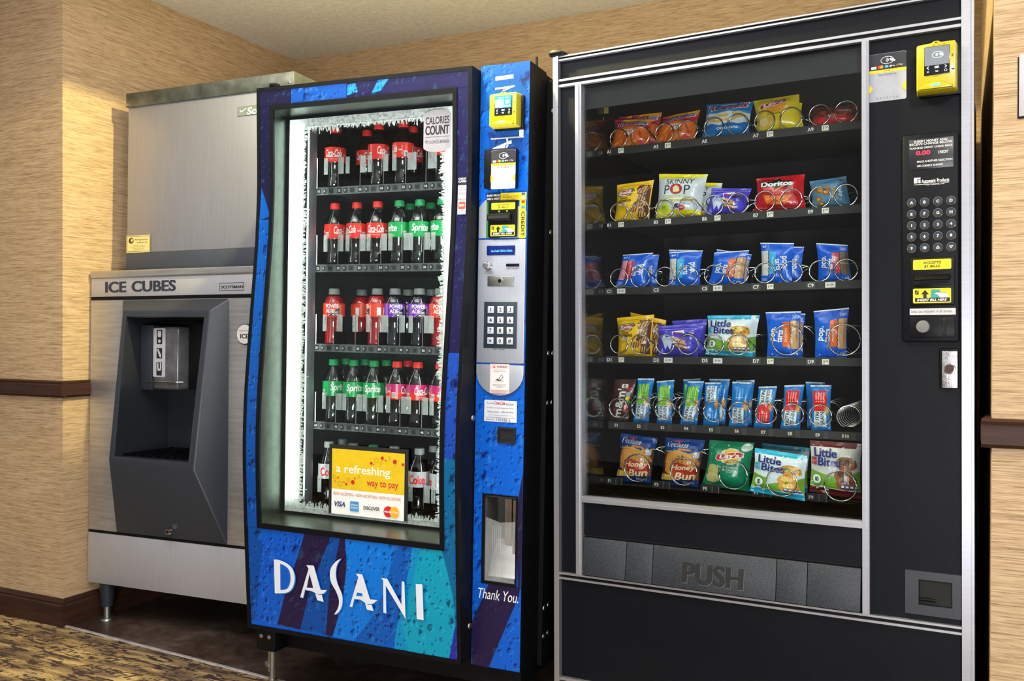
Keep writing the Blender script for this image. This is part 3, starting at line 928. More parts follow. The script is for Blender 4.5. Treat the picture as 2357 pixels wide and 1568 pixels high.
K.ring(q[0], q[1], 0.0065, 0.0065, 0.0012, rgb(10, 30, 50), 18).text('R', q[0], q[1], 0.007, rgb(10, 30, 50))
K.build('registered_mark', M_INK, t)

# aluminium window reveal and sill
NG = 0.010
rv = MB()
ow = [OP[2] + (OP[3] - OP[2]) * k / 24 for k in range(25)]
for k in range(24):
    a, b = ow[k], ow[k + 1]
    for u in (OP[0], OP[1]):
        rv.face([(u, smooth_prof(a) + 0.001, a), (u, smooth_prof(b) + 0.001, b), (u + (0.004 if u < -.5 else -0.004), NG, b), (u + (0.004 if u < -.5 else -0.004), NG, a)])
rv.face([(OP[0], smooth_prof(OP[2]) + .001, OP[2]), (OP[1], smooth_prof(OP[2]) + .001, OP[2]), (OP[1], NG, OP[2] + 0.014), (OP[0], NG, OP[2] + 0.014)])
rv.face([(OP[0], smooth_prof(OP[3]) + .001, OP[3]), (OP[1], smooth_prof(OP[3]) + .001, OP[3]), (OP[1], NG, OP[3] - 0.010), (OP[0], NG, OP[3] - 0.010)])
rv.build('window_reveal', mat('satin_green_grey_aluminium', rgb(118, 127, 120), 0.3, 1.0, var=0.12, vscale=(4, 40, 40)), t, angle=50)
gk = MB().plate(OP[0], OP[1], OP[2] + 0.008, OP[3] - 0.006, NG - 0.002, NG + 0.004, holes=[(OP[0] + 0.014, OP[1] - 0.012, OP[2] + 0.022, OP[3] - 0.018)])
gk.build('window_gasket', M_BLACK, t)
MB().box(OP[0], OP[1], NG + 0.004, NG + 0.008, OP[2] + 0.01, OP[3] - 0.01).build('window_pane', M_GLASS, t)

# frost printed round the glass edge
m, nt, bs = new_mat('frost_print')
f = noise_node(nt, coords(nt, (160, 160, 160)), 1, 3)
nt.links.new(ramp(nt, f, [(0.4, rgb(150, 172, 164)), (0.6, rgb(222, 232, 226))]), bs.inputs['Base Color'])
bs.inputs['Roughness'].default_value = 0.7
tr_ = nt.nodes.new('ShaderNodeBsdfTranslucent')
tr_.inputs['Color'].default_value = (0.9, 0.95, 0.92, 1)
mx = nt.nodes.new('ShaderNodeMixShader')
mx.inputs[0].default_value = 0.5
nt.links.new(bs.outputs[0], mx.inputs[1])
nt.links.new(tr_.outputs[0], mx.inputs[2])
tp = nt.nodes.new('ShaderNodeBsdfTransparent')
mx2 = nt.nodes.new('ShaderNodeMixShader')
nt.links.new(math_node(nt, 'MULTIPLY', f, 0.16), mx2.inputs[0])
nt.links.new(mx.outputs[0], mx2.inputs[1])
nt.links.new(tp.outputs[0], mx2.inputs[2])
nt.links.new(mx2.outputs[0], nt.nodes['Material Output'].inputs['Surface'])
M_FROST = m
rf = random.Random(5)
fr_ = Print(flat(NG), base=0.0002, step=0.000002)
gl = (OP[0] + 0.012, OP[1] - 0.010, OP[2] + 0.020, OP[3] - 0.016)     # glass edges u0 u1 w0 w1
inn_ = ((-0.7275,1.2812)[0], (-0.2556,1.2749)[0], (-0.6794,0.5452)[1], (-0.5034,1.676)[1])
def fringe(a, b, side):
    """jagged frost fingers from the border inwards"""
    n = int(abs(b - a) / 0.0032)
    for k in range(n):
        c = a + (b - a) * (k + 0.5) / n
        if k % 9 == 0:
            swell = rf.uniform(0.2, 1.0)
        L_ = (rf.uniform(0.2, 1.0) * (1.5 if rf.random() < .15 else 1)) * 0.017 * swell + 0.001
        wd = rf.uniform(0.0013, 0.0030)
        sk = rf.uniform(-0.007, 0.007)
        if side in 'LR':
            s = 1 if side == 'L' else -1
            x = inn_[0] if side == 'L' else inn_[1]
            fr_.poly([(x - s * .004, c - wd), (x + s * L_, c + sk - wd * .75), (x + s * (L_ + .002), c + sk + wd * .65), (x - s * .004, c + wd)][::s], WHITE)
        else:
            s = 1 if side == 'B' else -1
            y = inn_[2] if side == 'B' else inn_[3]
            fr_.poly([(c - wd, y - s * .004), (c + wd, y - s * .004), (c + sk + wd * .75, y + s * L_), (c + sk - wd * .65, y + s * (L_ + .002))], WHITE)
fr_.rect(gl[0], gl[2], inn_[0], gl[3], WHITE)
fr_.rect(inn_[1], gl[2], gl[1], gl[3], WHITE)
fr_.rect(inn_[0], gl[2], inn_[1], inn_[2], WHITE)
fr_.rect(inn_[0], inn_[3], inn_[1], gl[3], WHITE)
fringe(inn_[2], inn_[3], 'L'); fringe(inn_[2], inn_[3], 'R'); fringe(inn_[0], inn_[1], 'T'); fringe(inn_[0], inn_[1], 'B')
o = fr_.build('frost_border', M_FROST, t)
o['kind'] = 'stuff'

# interior: lamp tubes, post
M_TUBE = glow('lit_fluorescent_tube', (0.93, 1.0, 0.96, 1), 16.0)
for u, w_a, w_b in ((-0.766, 0.56, 1.70), (-0.222, 0.56, 1.70)):
    lp = MB().cyl((u, 0.045, w_a), (u, 0.045, w_b), 0.010, 0.010, 12).build('lamp_tube', M_TUBE, t)
    MB().cyl((u, 0.045, w_a - 0.02), (u, 0.045, w_a), 0.012, 0.012, 10).build('lamp_socket', M_BLACK, lp)
    MB().cyl((u, 0.045, w_b), (u, 0.045, w_b + 0.02), 0.012, 0.012, 10).build('lamp_socket', M_BLACK, lp)
MB().box(-0.752, -0.744, 0.06, 0.10, 0.50, 1.70).build('interior_post', M_ALU, t, bevel=0.002)

# shelves; the bottles that stand on them, front and back row: kind, place along the shelf, turn
N1, N2 = 0.190, 0.264
bx = lambda q: q[0]
BOT = [
 [[('cola', bx((-0.7386,1.7191)), 22), ('cola', bx((-0.5793,1.7214)), 70), ('cola', bx((-0.493,1.7205)), 130), ('cola', bx((-0.3552,1.614)), 20)], [('cola', bx((-0.6692,1.7243)), 10), ('cola', bx((-0.5007,1.7208)), 45)]],
 [[('cola', bx((-0.7361,1.4768)), 75), ('cola', bx((-0.6555,1.4765)), -20), ('cola', bx((-0.5797,1.4777)), 20), ('lime', bx((-0.5025,1.4774)), -28), ('lime', bx((-0.4313,1.4786)), 30), ('lime', bx((-0.3557,1.4808)), -35)], [('lime', bx((-0.5073,1.4795)), 10), ('lime', bx((-0.4333,1.4821)), 60)]],
 [[('redade', bx((-0.7348,1.2107)), 24), ('redade', bx((-0.6787,1.2127)), 100), ('redade', bx((-0.5767,1.2104)), 130), ('purade', bx((-0.5132,1.2129)), 40), ('purade', bx((-0.4281,1.2127)), 26), ('redade', bx((-0.3568,1.2139)), 30)], [('purade', bx((-0.5104,1.2125)), 0), ('purade', bx((-0.4269,1.2123)), 50)]],
 [[('lime', bx((-0.7333,0.9883)), 62), ('lime', bx((-0.6587,0.9876)), 40), ('lime', bx((-0.5844,0.9883)), 22), ('cherry', bx((-0.502,0.9893)), 100), ('cherry', bx((-0.4297,0.9901)), 60), ('cherry', bx((-0.3528,0.991)), 75)], [('lime', bx((-0.7338,0.9866)), 0), ('lime', bx((-0.663,0.9886)), 20), ('lime', bx((-0.5839,0.988)), 30), ('cherry', bx((-0.5065,0.9902)), 10)]],
 [[('diet', bx((-0.7465,0.7424)), 30), ('diet', bx((-0.6572,0.7437)), 10), ('lime', bx((-0.5827,0.7456)), 20), ('diet', bx((-0.508,0.7448)), 40), ('diet', bx((-0.4198,0.745)), 14), ('diet', bx((-0.3422,0.7462)), 110)], [('diet', bx((-0.7429,0.7409)), 0), ('diet', bx((-0.4094,0.7446)), 20)]],
]
M_TRAYF = mat('grey_shelf_plastic', rgb(92, 97, 96), 0.4, var=0.25, vscale=(25, 25, 25))
NT = 0.145
ROWS = [(-0.7694,1.5089)[1], (-0.7784,1.2674)[1], (-0.7758,1.0182)[1], (-0.7668,0.7732)[1], (-0.7412,0.5104)[1]]
M_TABS = frosted('hazy_guide_plastic')
BU = [[(-0.7421,1.5309)[0], (-0.6644,1.5302)[0], (-0.5868,1.5335)[0], (-0.5031,1.5363)[0], (-0.4483,1.5337)[0], (-0.3708,1.5406)[0]],
      [(-0.7462,1.2958)[0], (-0.6667,1.2947)[0], (-0.5889,1.2937)[0], (-0.5173,1.2927)[0], (-0.4425,1.2917)[0], (-0.3693,1.2908)[0]]]
PITCH = 0.0765
TO1, TO2 = (-0.7462,1.3463)[0] - (-0.7404,1.3501)[0], (-0.6907,1.3451)[0] - (-0.7404,1.3501)[0]
U0 = BU[1][0]
TRAYS = []
for r, w in enumerate(ROWS):
    tr = MB().box(-0.776, -0.215, NT, NT + 0.004, w - 0.012, w + 0.012).box(-0.776, -0.215, NT, 0.68, w + 0.005, w + 0.010).build('shelf', M_TRAYF if r < 4 else M_DARK, t)
    TRAYS.append(tr)
    P = Print(flat(NT))
    for k in range(6):
        u = U0 + k * PITCH - 0.012
        P.rect(u - .018, w - .008, u - .002, w + .008, rgb(24, 26, 28)).text('%d%d' % (r + 1, k + 1), u - .010, w, .0075, rgb(230, 220, 215), bold=.04)
        P.oval(u + .013, w - .001, .0075, .0085, rgb(30, 32, 33), 12).oval(u + .011, w, .003, .004, rgb(150, 154, 152), 8)
        P.rect(u + .028, w - .008, u + .046, w + .008, rgb(58, 62, 62)).rect(u + .031, w - .006, u + .043, w + .004, rgb(26, 28, 29))
    P.build('shelf_label', M_PAPER, tr)
    fu = [q[1] for q in BOT[r][0]]
    if r == 0:
        fu = [fu[0], (fu[0] + fu[1]) / 2, fu[1], fu[2], (fu[2] + fu[3]) / 2, fu[3]]
    mids = [fu[0] - PITCH / 2] + [(a + b) / 2 for a, b in zip(fu, fu[1:])] + [fu[-1] + PITCH / 2]
    for u in mids:
        MB().box(u - .0012, u + .0012, NT + .006, 0.222, w + .004, w + .052).build('divider', M_BLACK, tr)
        MB().tube([(u, NT + .003, w + .004), (u, NT + .003, w + .105)], .0015, 5).build('guide_wire', M_CHROME, tr)
    for u in fu:
        for s, hw in ((TO1, .0072), (TO2, .0098)):
            MB().box(u + s - hw, u + s + hw, NT + .002, NT + .0035, w + .052, w + .104).build('guide_tab', M_TABS, tr, bevel=.0006)

# stickers on the glass
NS = NG - 0.0032
P = Print(flat(NS))
q = [(-0.3233,1.6887), (-0.2346,1.6869), (-0.2328,1.5905), (-0.3215,1.5886)]
x0, x1, y0, y1 = q[0][0], q[1][0] - 0.002, q[3][1], q[0][1]
cx = (x0 + x1) / 2
sh_ = [(x0, y0 + .004), (x0, y1 - .006)]
sh_ += [(cx - (cx - x0) * math.cos(math.radians(a)), y1 - .006 + .014 * math.sin(math.radians(a))) for a in range(15, 180, 15)]
sh_ += [(x1, y1 - .006), (x1, y0 + .004)]
sh_ += [(cx + (cx - x0) * math.cos(math.radians(a)), y0 + .004 - .014 * math.sin(math.radians(a))) for a in range(15, 180, 15)]
P.poly(sh_, rgb(146, 143, 143))
P.text('CALORIES', cx, y1 - .022, .021, rgb(24, 20, 20), bold=.02, width=(x1 - x0) * .86).text('COUNT', cx, y1 - .049, .026, rgb(24, 20, 20), bold=.035, width=(x1 - x0) * .86)
P.rect(x0 + .006, y1 - .0685, x1 - .006, y1 - .0675, rgb(60, 56, 56)).text('TRY A LOW-CAL BEVERAGE', cx, y1 - .082, .009, rgb(50, 45, 45), width=(x1 - x0) * .86)
P.build('calorie_sticker', M_PAPER, t, 'silver shield sticker in the upper right of the glass')
P = Print(flat(NS))
a, b, c, d = (-0.6111,0.5344), (-0.3683,0.5347), (-0.3662,0.7248), (-0.6117,0.7285)
x0, x1, y0, y1 = (a[0] + d[0]) / 2, (b[0] + c[0]) / 2, (a[1] + b[1]) / 2, (c[1] + d[1]) / 2
w_, h_ = x1 - x0, y1 - y0
P.rect(x0 - .010, y0, x1 + .012, y1 + .013, rgb(22, 24, 22)).rect(x0, y0, x1, y1, rgb(232, 234, 230)).rect(x0, y0 + h_ * .385, x1, y1, rgb(214, 180, 10))
YP = lambda x, y: (x0 + w_ * x, y0 + h_ * y)
P.fit('a refreshing', YP(.06, .60), YP(.81, .77), rgb(232, 228, 205), bold=.02)
P.fit('way to pay', YP(.49, .44), YP(.92, .56), rgb(190, 20, 45), bold=.012)
for x, y, r, f_ in ((.55, .82, .018, 1), (.62, .87, .026, 0), (.70, .91, .02, 1), (.68, .83, .018, 0), (.87, .87, .027, 1), (.80, .92, .017, 0), (.98, .84, .018, 1), (.09, .56, .011, 1), (.12, .47, .028, 0), (.21, .47, .016, 1), (.30, .51, .026, 1), (.24, .54, .02, 0), (.38, .60, .017, 0), (.04, .56, .02, 0), (.33, .57, .01, 1), (.05, .5, .008, 1), (.18, .5, .009, 1), (.59, .81, .008, 1), (.75, .88, .009, 1)):
    if f_:
        P.oval(*YP(x, y), w_ * r, w_ * r, rgb(190, 16, 30), 14)
    else:
        P.ring(*YP(x, y), w_ * r, w_ * r, .0008, rgb(170, 90, 10), 16)
P.fit('NOW ACCEPTING • NOW ACCEPTING • NOW ACCEPTING', YP(.03, .295), YP(.96, .34), rgb(190, 80, 50))
P.fit('VISA', YP(.05, .12), YP(.20, .20), rgb(26, 50, 110), bold=.03, shear=.25)
P.rect(*YP(.27, .07), *YP(.39, .22), rgb(60, 140, 200)).fit('AMERICAN', YP(.28, .155), YP(.38, .18), WHITE).fit('EXPRESS', YP(.28, .11), YP(.38, .14), WHITE)
P.fit('DISCOVER', YP(.46, .115), YP(.68, .17), rgb(40, 36, 34), bold=.02)
P.oval(*YP(.80, .12), w_ * .065, w_ * .065, rgb(200, 24, 34), 22).oval(*YP(.88, .12), w_ * .065, w_ * .065, rgb(240, 170, 30), 22).fit('MasterCard', YP(.745, .105), YP(.935, .135), WHITE, bold=.02, shear=.2)
P.build('payment_sticker', M_PAPER, t, 'yellow and white payment sticker low on the glass')
# small stickers on the right of the door
P = Print(door_surf, base=.0052, step=.00012, grid=(None, 0.02))
def dr_(a, b, s, c, **k):
    P.fit(s, a, b, c, **k)
P.rect(*(-0.1837,1.394), *(-0.1611,1.495), rgb(14, 14, 20))
P.fit('CREDIT', (-0.1855,1.4879), (-0.1619,1.4924), WHITE, bold=.02).fit('CARD', (-0.1853,1.4805), (-0.1616,1.4855), WHITE, bold=.02)
P.rect(*(-0.1859,1.3941), *(-0.1612,1.4727), rgb(206, 204, 212))
for s, a, b, c in (('SINGLE', 205, 176, rgb(200, 60, 55)), ('SWIPE', 242, 212, rgb(200, 60, 55)), ('SINGLE', 278, 248, rgb(50, 45, 60)), ('PURCHASE', 300, 284, rgb(50, 45, 60)), ('PRESS', 365, 332, rgb(40, 36, 46)), ('TO CANCEL', 508, 490, rgb(60, 56, 66)), ('PURCHASE', 536, 518, rgb(60, 56, 66))):
    lo, hi = (-0.1849,1.4444), (-0.162,1.4434)
    k0 = 1.0
    P.text(s, (lo[0] + hi[0]) / 2, 0, 0.001, c) if False else None
    yy = lambda z: ((-0.1751,1.4845)[1] + ((-0.172,1.3952)[1] - (-0.1751,1.4845)[1]) * (z - 100) / 440)
    P.fit(s, (lo[0], yy(a)), (hi[0], yy(b)), c, bold=.015)
P.rrect(*(-0.1832,1.4078), *(-0.1624,1.4281), .004, rgb(206, 60, 36)).fit('END', (-0.1804,1.4154), (-0.1653,1.4209), WHITE, bold=.03)
P.build('swipe_sticker', M_PAPER, t, 'white and red card-swipe sticker on the door edge')

# right-hand column: body, graphic skin
col_port = ((-0.1115,0.3905)[0], (-0.0185,0.4021)[0], (-0.115,0.3977)[1], (-0.1193,0.6334)[1])
MB().plate(-0.1455, 0.0, 0.162, 1.803, 0.0, 0.03, holes=[col_port]).plate(-0.1455, 0.0, 0.162, 1.803, 0.09, 0.12).box(-0.1455, -0.1405, 0.03, 0.09, 0.162, 1.803).box(-0.004, 0.0, 0.03, 0.09, 0.162, 1.803).box(-0.1405, -0.004, 0.03, 0.09, 1.79, 1.803).build('service_column', M_DARK, t, smooth=False)
hb = MB()
hb.box(-0.002, 0.012, 0.13, 0.20, 0.14, 1.785)
hb.build('hinge_bracket', M_DARK, t)
for w in (1.70, 1.36, 1.02, 0.88, 0.30, 0.22):
    for n in (0.142, 0.176):
        MB().dome((0, 0, 0), 0.008, 0.003, 10).warp(lambda c, w=w, n=n: Vector((0.012 - c.y, n + c.x, w + c.z))).build('bolt', M_ZINC, t)
for w in (0.842, 0.272):
    MB().dome((0, 0, 0), 0.009, 0.004, 10).warp(lambda c, w=w: Vector((UR - c.y, -0.012 + c.x, w + c.z))).build('bolt', M_ZINC, t)
K = Print(flat(0.0), base=.0006)
K.rect(-0.1445, 0.164, -0.001, 1.802, rgb(0, 92, 205)) if False else None
ctop = (-0.1425,1.3296)[1]
def colrect(wa, wb, c, ua=-0.1445, ub=-0.001):
    K.rect(ua, wa, ub, wb, c)
def colpoly(p_, c):
    K.poly([(min(max(a, -0.1445), -0.001), b) for a, b in p_], c)
px0, px1, pz0, pz1 = col_port
colrect(pz1, 1.802, rgb(0, 90, 196))
colrect(0.164, pz0, rgb(0, 86, 190))
colrect(pz0, pz1, rgb(0, 90, 200), -0.1445, px0)
colrect(pz0, pz1, rgb(0, 90, 200), px1, -0.001)
colpoly([(-0.1437,1.7992),(0.0027,1.8037),(0.0061,1.6183),(-0.0559,1.7337),(-0.0983,1.6979),(-0.1413,1.6682)], rgb(0, 70, 150))
colpoly([(-0.1407,1.635),(0.0053,1.6637),(0.0071,1.5664),(-0.1384,1.5089)], rgb(0, 74, 158))
colpoly([(-0.0015,0.7033),(0.0049,0.4748),(-0.0027,0.3941),(-0.0108,0.3931),(-0.0199,0.592)], PUR)
colpoly([(-0.0954,0.3925),(-0.0027,0.3931),(-0.0077,0.3685),(-0.0929,0.1621),(-0.1421,0.1644),(-0.1442,0.2817)], PUR)
K.build('column_graphic', M_DROPS, t)
P = Print(flat(0.0), base=.0012)
# lettering running up the column
P.poly([(-0.1014,1.7689),(-0.0485,1.7713),(-0.0483,1.7608),(-0.1012,1.7587)], LW)
P.poly([(-0.1016,1.739),(-0.0703,1.7402),(-0.0454,1.742),(-0.0447,1.738),(-0.0737,1.7294),(-0.0809,1.7306),(-0.0631,1.7357),(-0.1015,1.7344)], LW)
P.poly([(-0.1062,1.5766),(-0.0506,1.5954),(-0.0504,1.5856),(-0.0682,1.5834),(-0.0709,1.5744),(-0.1061,1.5713)], LW)
P.line([(-0.0642,1.6002),(-0.061,1.5836),(-0.0659,1.5758)], .005, LW)
P.rect(*(-0.1117,1.6), *(-0.0153,1.6035), rgb(206, 210, 218))
P.rect(*(-0.0287,1.6012), *(-0.0164,1.6621), rgb(206, 210, 218))
for k, s in enumerate(('Any questions regarding your bank policy are', 'directed to the service number')):
    P.strip(s, (-0.1083,1.613), (-0.0254,1.614), .0035, rgb(60, 60, 70)) if k == 0 else P.strip(s, (-0.1038,1.6071), (-0.0288,1.6077), .0035, rgb(60, 60, 70))
P.fit('Thank You.', (-0.128,0.3487), (-0.0079,0.3809), WHITE, shear=.2) if False else None
a, b = (-0.1266,0.3632), (-0.0081,0.3644)
P.text('Thank You.', (a[0] + b[0]) / 2, (a[1] + b[1]) / 2, .028, WHITE, width=b[0] - a[0], shear=.25)
P.build('column_lettering', M_INK, t)

# brushed panels
M_PANEL = mat('pale_brushed_panel', rgb(172, 178, 188), 0.42, 0.35, var=0.05, vscale=(160, 8, 8))
g0, g1 = -0.143, -0.0035
wa, wb = (-0.1437,0.994)[1], (-0.1425,1.3289)[1]
MB().box(g0, g1, -0.005, 0.0, wa + .0, wb).build('control_panel', M_PANEL, t, bevel=0.003)
CY, CX = wa - 0.004, (g0 + g1) / 2
lowp = [(g0, CY), (g0, CY - .022)] + [(CX - (CX - g0) * math.cos(math.radians(a)), CY - .022 - .062 * math.sin(math.radians(a))) for a in range(15, 180, 15)] + [(g1, CY - .022), (g1, CY)]
MB().prism(lowp, -0.0045, 0.0).build('lower_panel', M_PANEL, t, bevel=0.0015)
big = [(CX + (a - CX) * 1.0, CY if k in (0, len(lowp) - 1) else CY - (CY - b) * 1.13) for k, (a, b) in enumerate(lowp)]
Print(flat(0.0), base=.0010).poly(big, rgb(0, 70, 150)).build('panel_surround', M_INK, t)
upp = [(g0, wb + .004), (g1, wb + .004), (g1, wb + .075)] + [(g1 - (g1 - g0) * k / 8, wb + .075 + .052 * math.sin(math.pi / 2 * k / 8) * (1 - .55 * (k / 8) ** 3)) for k in range(1, 8)] + [(g0, wb + .088)]
MB().prism(upp, -0.004, 0.0).build('upper_panel', M_PANEL, t, bevel=0.0015)
ds = MB().box(*(lambda a, b: (a[0], b[0], -.008, -.005, a[1], b[1]))((-0.1161,1.2862), (-0.0329,1.3118))).build('display', mat('blue_display', rgb(16, 34, 110), 0.15), t, bevel=.002)
a, b = (-0.1017,1.2946), (-0.0401,1.3001)
Print(flat(-.008)).fit('Ice Cold COCA-COLA', a, b, rgb(90, 190, 255)).build('display_text', ink('lit_display_print', .4, emit=2.2), ds)
q = (-0.1101,1.2563)
MB().cyl((q[0], -.004, q[1]), (q[0], -.007, q[1]), .012, .012, 18).cyl((q[0], -.007, q[1]), (q[0], -.028, q[1]), .0085, .0085, 18).build('coin_return_button', M_CHROME, t, bevel=.001)
cs = MB().box(*(lambda a, b: (a[0], b[0], -.009, -.005, a[1], b[1]))((-0.0578,1.2551), (-0.0203,1.2625))).build('coin_slot', M_BLACK, t, bevel=.001)
lp = MB().box(*(lambda a, b: (a[0], b[0], -.0075, -.005, a[1], b[1]))((-0.1124,1.2023), (-0.0353,1.2293))).build('lock_plate', M_ZINC, t, bevel=.001)
q = (-0.0743,1.2158)
MB().cyl((q[0], -.007, q[1]), (q[0], -.012, q[1]), .009, .008, 16).build('lock', M_CHROME, lp)
MB().cyl((q[0], -.0118, q[1]), (q[0], -.013, q[1]), .005, .005, 10).build('keyhole', M_BLACK, lp)
P = Print(flat(-.0052))
P.fit('PRESS FOR', (-0.1197,1.2412), (-0.1001,1.2437), rgb(50, 50, 60)).fit('COIN RETURN', (-0.1218,1.2365), (-0.0978,1.239), rgb(50, 50, 60)).fit('INSERT COINS HERE', (-0.0577,1.2479), (-0.0222,1.2508), rgb(50, 50, 60)).fit('PRESS * TO CLEAR', (-0.0933,1.0299), (-0.0588,1.0334), rgb(50, 50, 60))
P.build('panel_lettering', M_INK, t)
a, b = (-0.1217,1.0346), (-0.0241,1.1599)
kp = MB().box(a[0], b[0], -.007, -.004, a[1], b[1]).build('keypad', mat('slate_keypad', rgb(40, 52, 64), 0.4), t, bevel=.003)
KX, KY = [(-0.0998,1.1113)[0], (-0.0713,1.1116)[0], (-0.0427,1.112)[0]], [(-0.1003,1.1388)[1], (-0.0998,1.1106)[1], (-0.0993,1.0825)[1], (-0.0988,1.0547)[1]]
for k, s in enumerate('123456789*0#'):
    x, y = KX[k % 3], KY[k // 3]
    ky = MB().box(x - .0092, x + .0092, -.0105, -.007, y - .0092, y + .0092).build('key', mat('white_key', rgb(196, 202, 208), .4), kp, bevel=.001) if k == 0 else MB().box(x - .0092, x + .0092, -.0105, -.007, y - .0092, y + .0092).build('key', bpy.data.materials['white_key'], kp, bevel=.001)
    Print(flat(-.0105), base=.0002).text(s, x, y, .0105 if s != '*' else .008, rgb(26, 32, 40), bold=.02).build('digit', M_INK, ky)
# bill acceptor
P = Print(flat(-.004))
P.rect(*(-0.1199,1.3325), *(-0.0794,1.4533), rgb(20, 20, 20)).rect(*(-0.1199,1.3331), *(-0.1107,1.4298), rgb(30, 110, 40)).rect(*(-0.079,1.4336), *(-0.0031,1.4534), rgb(226, 200, 20)).rect(*(-0.023,1.3303), *(-0.0048,1.4502), rgb(226, 200, 20))
P.fit('SAME PRICE', (-0.119,1.445), (-0.0815,1.4508), WHITE, bold=.02).fit('CASH or CREDIT', (-0.1189,1.4364), (-0.0813,1.4416), WHITE, bold=.02)
q, r = (-0.0125,1.3359), (-0.0137,1.4017)
P.text('CREDIT', q[0], (q[1] + r[1]) / 2, .0095, rgb(20, 18, 10), bold=.03, width=abs(r[1] - q[1]), rot=-math.pi / 2)
for k, (y, c) in enumerate(((1165, rgb(40, 90, 170)), (1197, rgb(235, 235, 235)), (1230, rgb(210, 40, 30)), (1275, rgb(60, 130, 190)))):
    a = (-0.0123,1.4375)
    yy = (-0.0125,1.4489)[1] + ((-0.0118,1.4131)[1] - (-0.0125,1.4489)[1]) * (y - 1165) / 110
    P.rect(a[0] - .005, yy - .0035, a[0] + .005, yy + .0035, c)
for k in range(3):
    a, b = (-0.0765,1.4499), (-0.027,1.4361)
    P.fit(('1  Insert card', '2  Make selection', '3  Do another purchase')[k], (a[0], a[1] - .0035 - k * .006), (a[0] + (.022, .03, .038)[k], a[1] - k * .006), rgb(50, 45, 20))
P.build('credit_sticker', M_PAPER, t, 'yellow, black and green credit sticker round the bill slot')
a, b = (-0.1104,1.3339), (-0.0273,1.4332)
ba = MB().box(a[0], b[0], -.016, -.003, a[1], b[1]).build('bill_acceptor', M_BLACK, t, bevel=.003)
a, b = (-0.1076,1.3766), (-0.0394,1.3957)
MB().box(a[0], b[0], -.030, -.016, a[1], b[1]).build('bill_slot', M_BLACK, ba, bevel=.003)
MB().box(a[0] + .004, b[0] - .004, -.0305, -.028, (a[1] + b[1]) / 2 - .004, (a[1] + b[1]) / 2 + .004).build('slot_mouth', M_PIT, ba)
def bill_print(n, par, A, B, C_, D_):
    """yellow ACCEPTS sign A-B (low left, high right) and INSERT BILL sign C-D"""
    yl, bk_ = rgb(232, 208, 16), rgb(22, 20, 14)
    P = Print(flat(n))
    P.rrect(*A, *B, .0025, yl)
    w, h = B[0] - A[0], B[1] - A[1]
    P.text('ACCEPTS', A[0] + w * .5, A[1] + h * .68, h * .27, bk_, bold=.03, shear=.2, width=w * .48).text('$1 BILLS', A[0] + w * .5, A[1] + h * .3, h * .27, bk_, bold=.03, shear=.2, width=w * .42)
    P.build('bill_sign', M_PAPER, par)
    P = Print(flat(n))
    P.rrect(*C_, *D_, .0025, yl)
    w, h = D_[0] - C_[0], D_[1] - C_[1]
    X = lambda x, y: (C_[0] + w * x, C_[1] + h * y)
    P.rect(*X(.05, .08), *X(.97, .36), bk_).text('INSERT BILL HERE', *X(.5, .215), h * .17, WHITE, bold=.02, shear=.2, width=w * .78)
    P.poly([X(.27, .36), X(.27, .60), X(.21, .60), X(.32, .90), X(.42, .60), X(.36, .60), X(.36, .36)], bk_)
    P.poly([X(.46, .36), X(.49, .92), X(.72, .90), X(.70, .36)], rgb(60, 160, 150)).poly([X(.55, .66), X(.64, .74), X(.88, .70), X(.95, .36), X(.72, .36), X(.66, .56)], rgb(226, 224, 214))
    P.line([X(.55, .66), X(.64, .74), X(.88, .70)], h * .025, bk_).rect(*X(.05, .6), *X(.15, .88), bk_).line([X(.07, .64), X(.13, .84)], h * .03, yl)
    P.build('bill_sign', M_PAPER, par)
bill_print(-.016, ba, (-0.1003,1.4076), (-0.0308,1.4256), (-0.1019,1.3364), (-0.0304,1.3662))
P = Print(flat(-.016))
P.poly([(-0.0801,1.4046),(-0.0772,1.3993),(-0.0744,1.4044)], rgb(150, 230, 40)).poly([(-0.0573,1.4045),(-0.0544,1.3992),(-0.0516,1.4043)], rgb(150, 230, 40))
P.build('arrow_light', M_PAPER, ba)
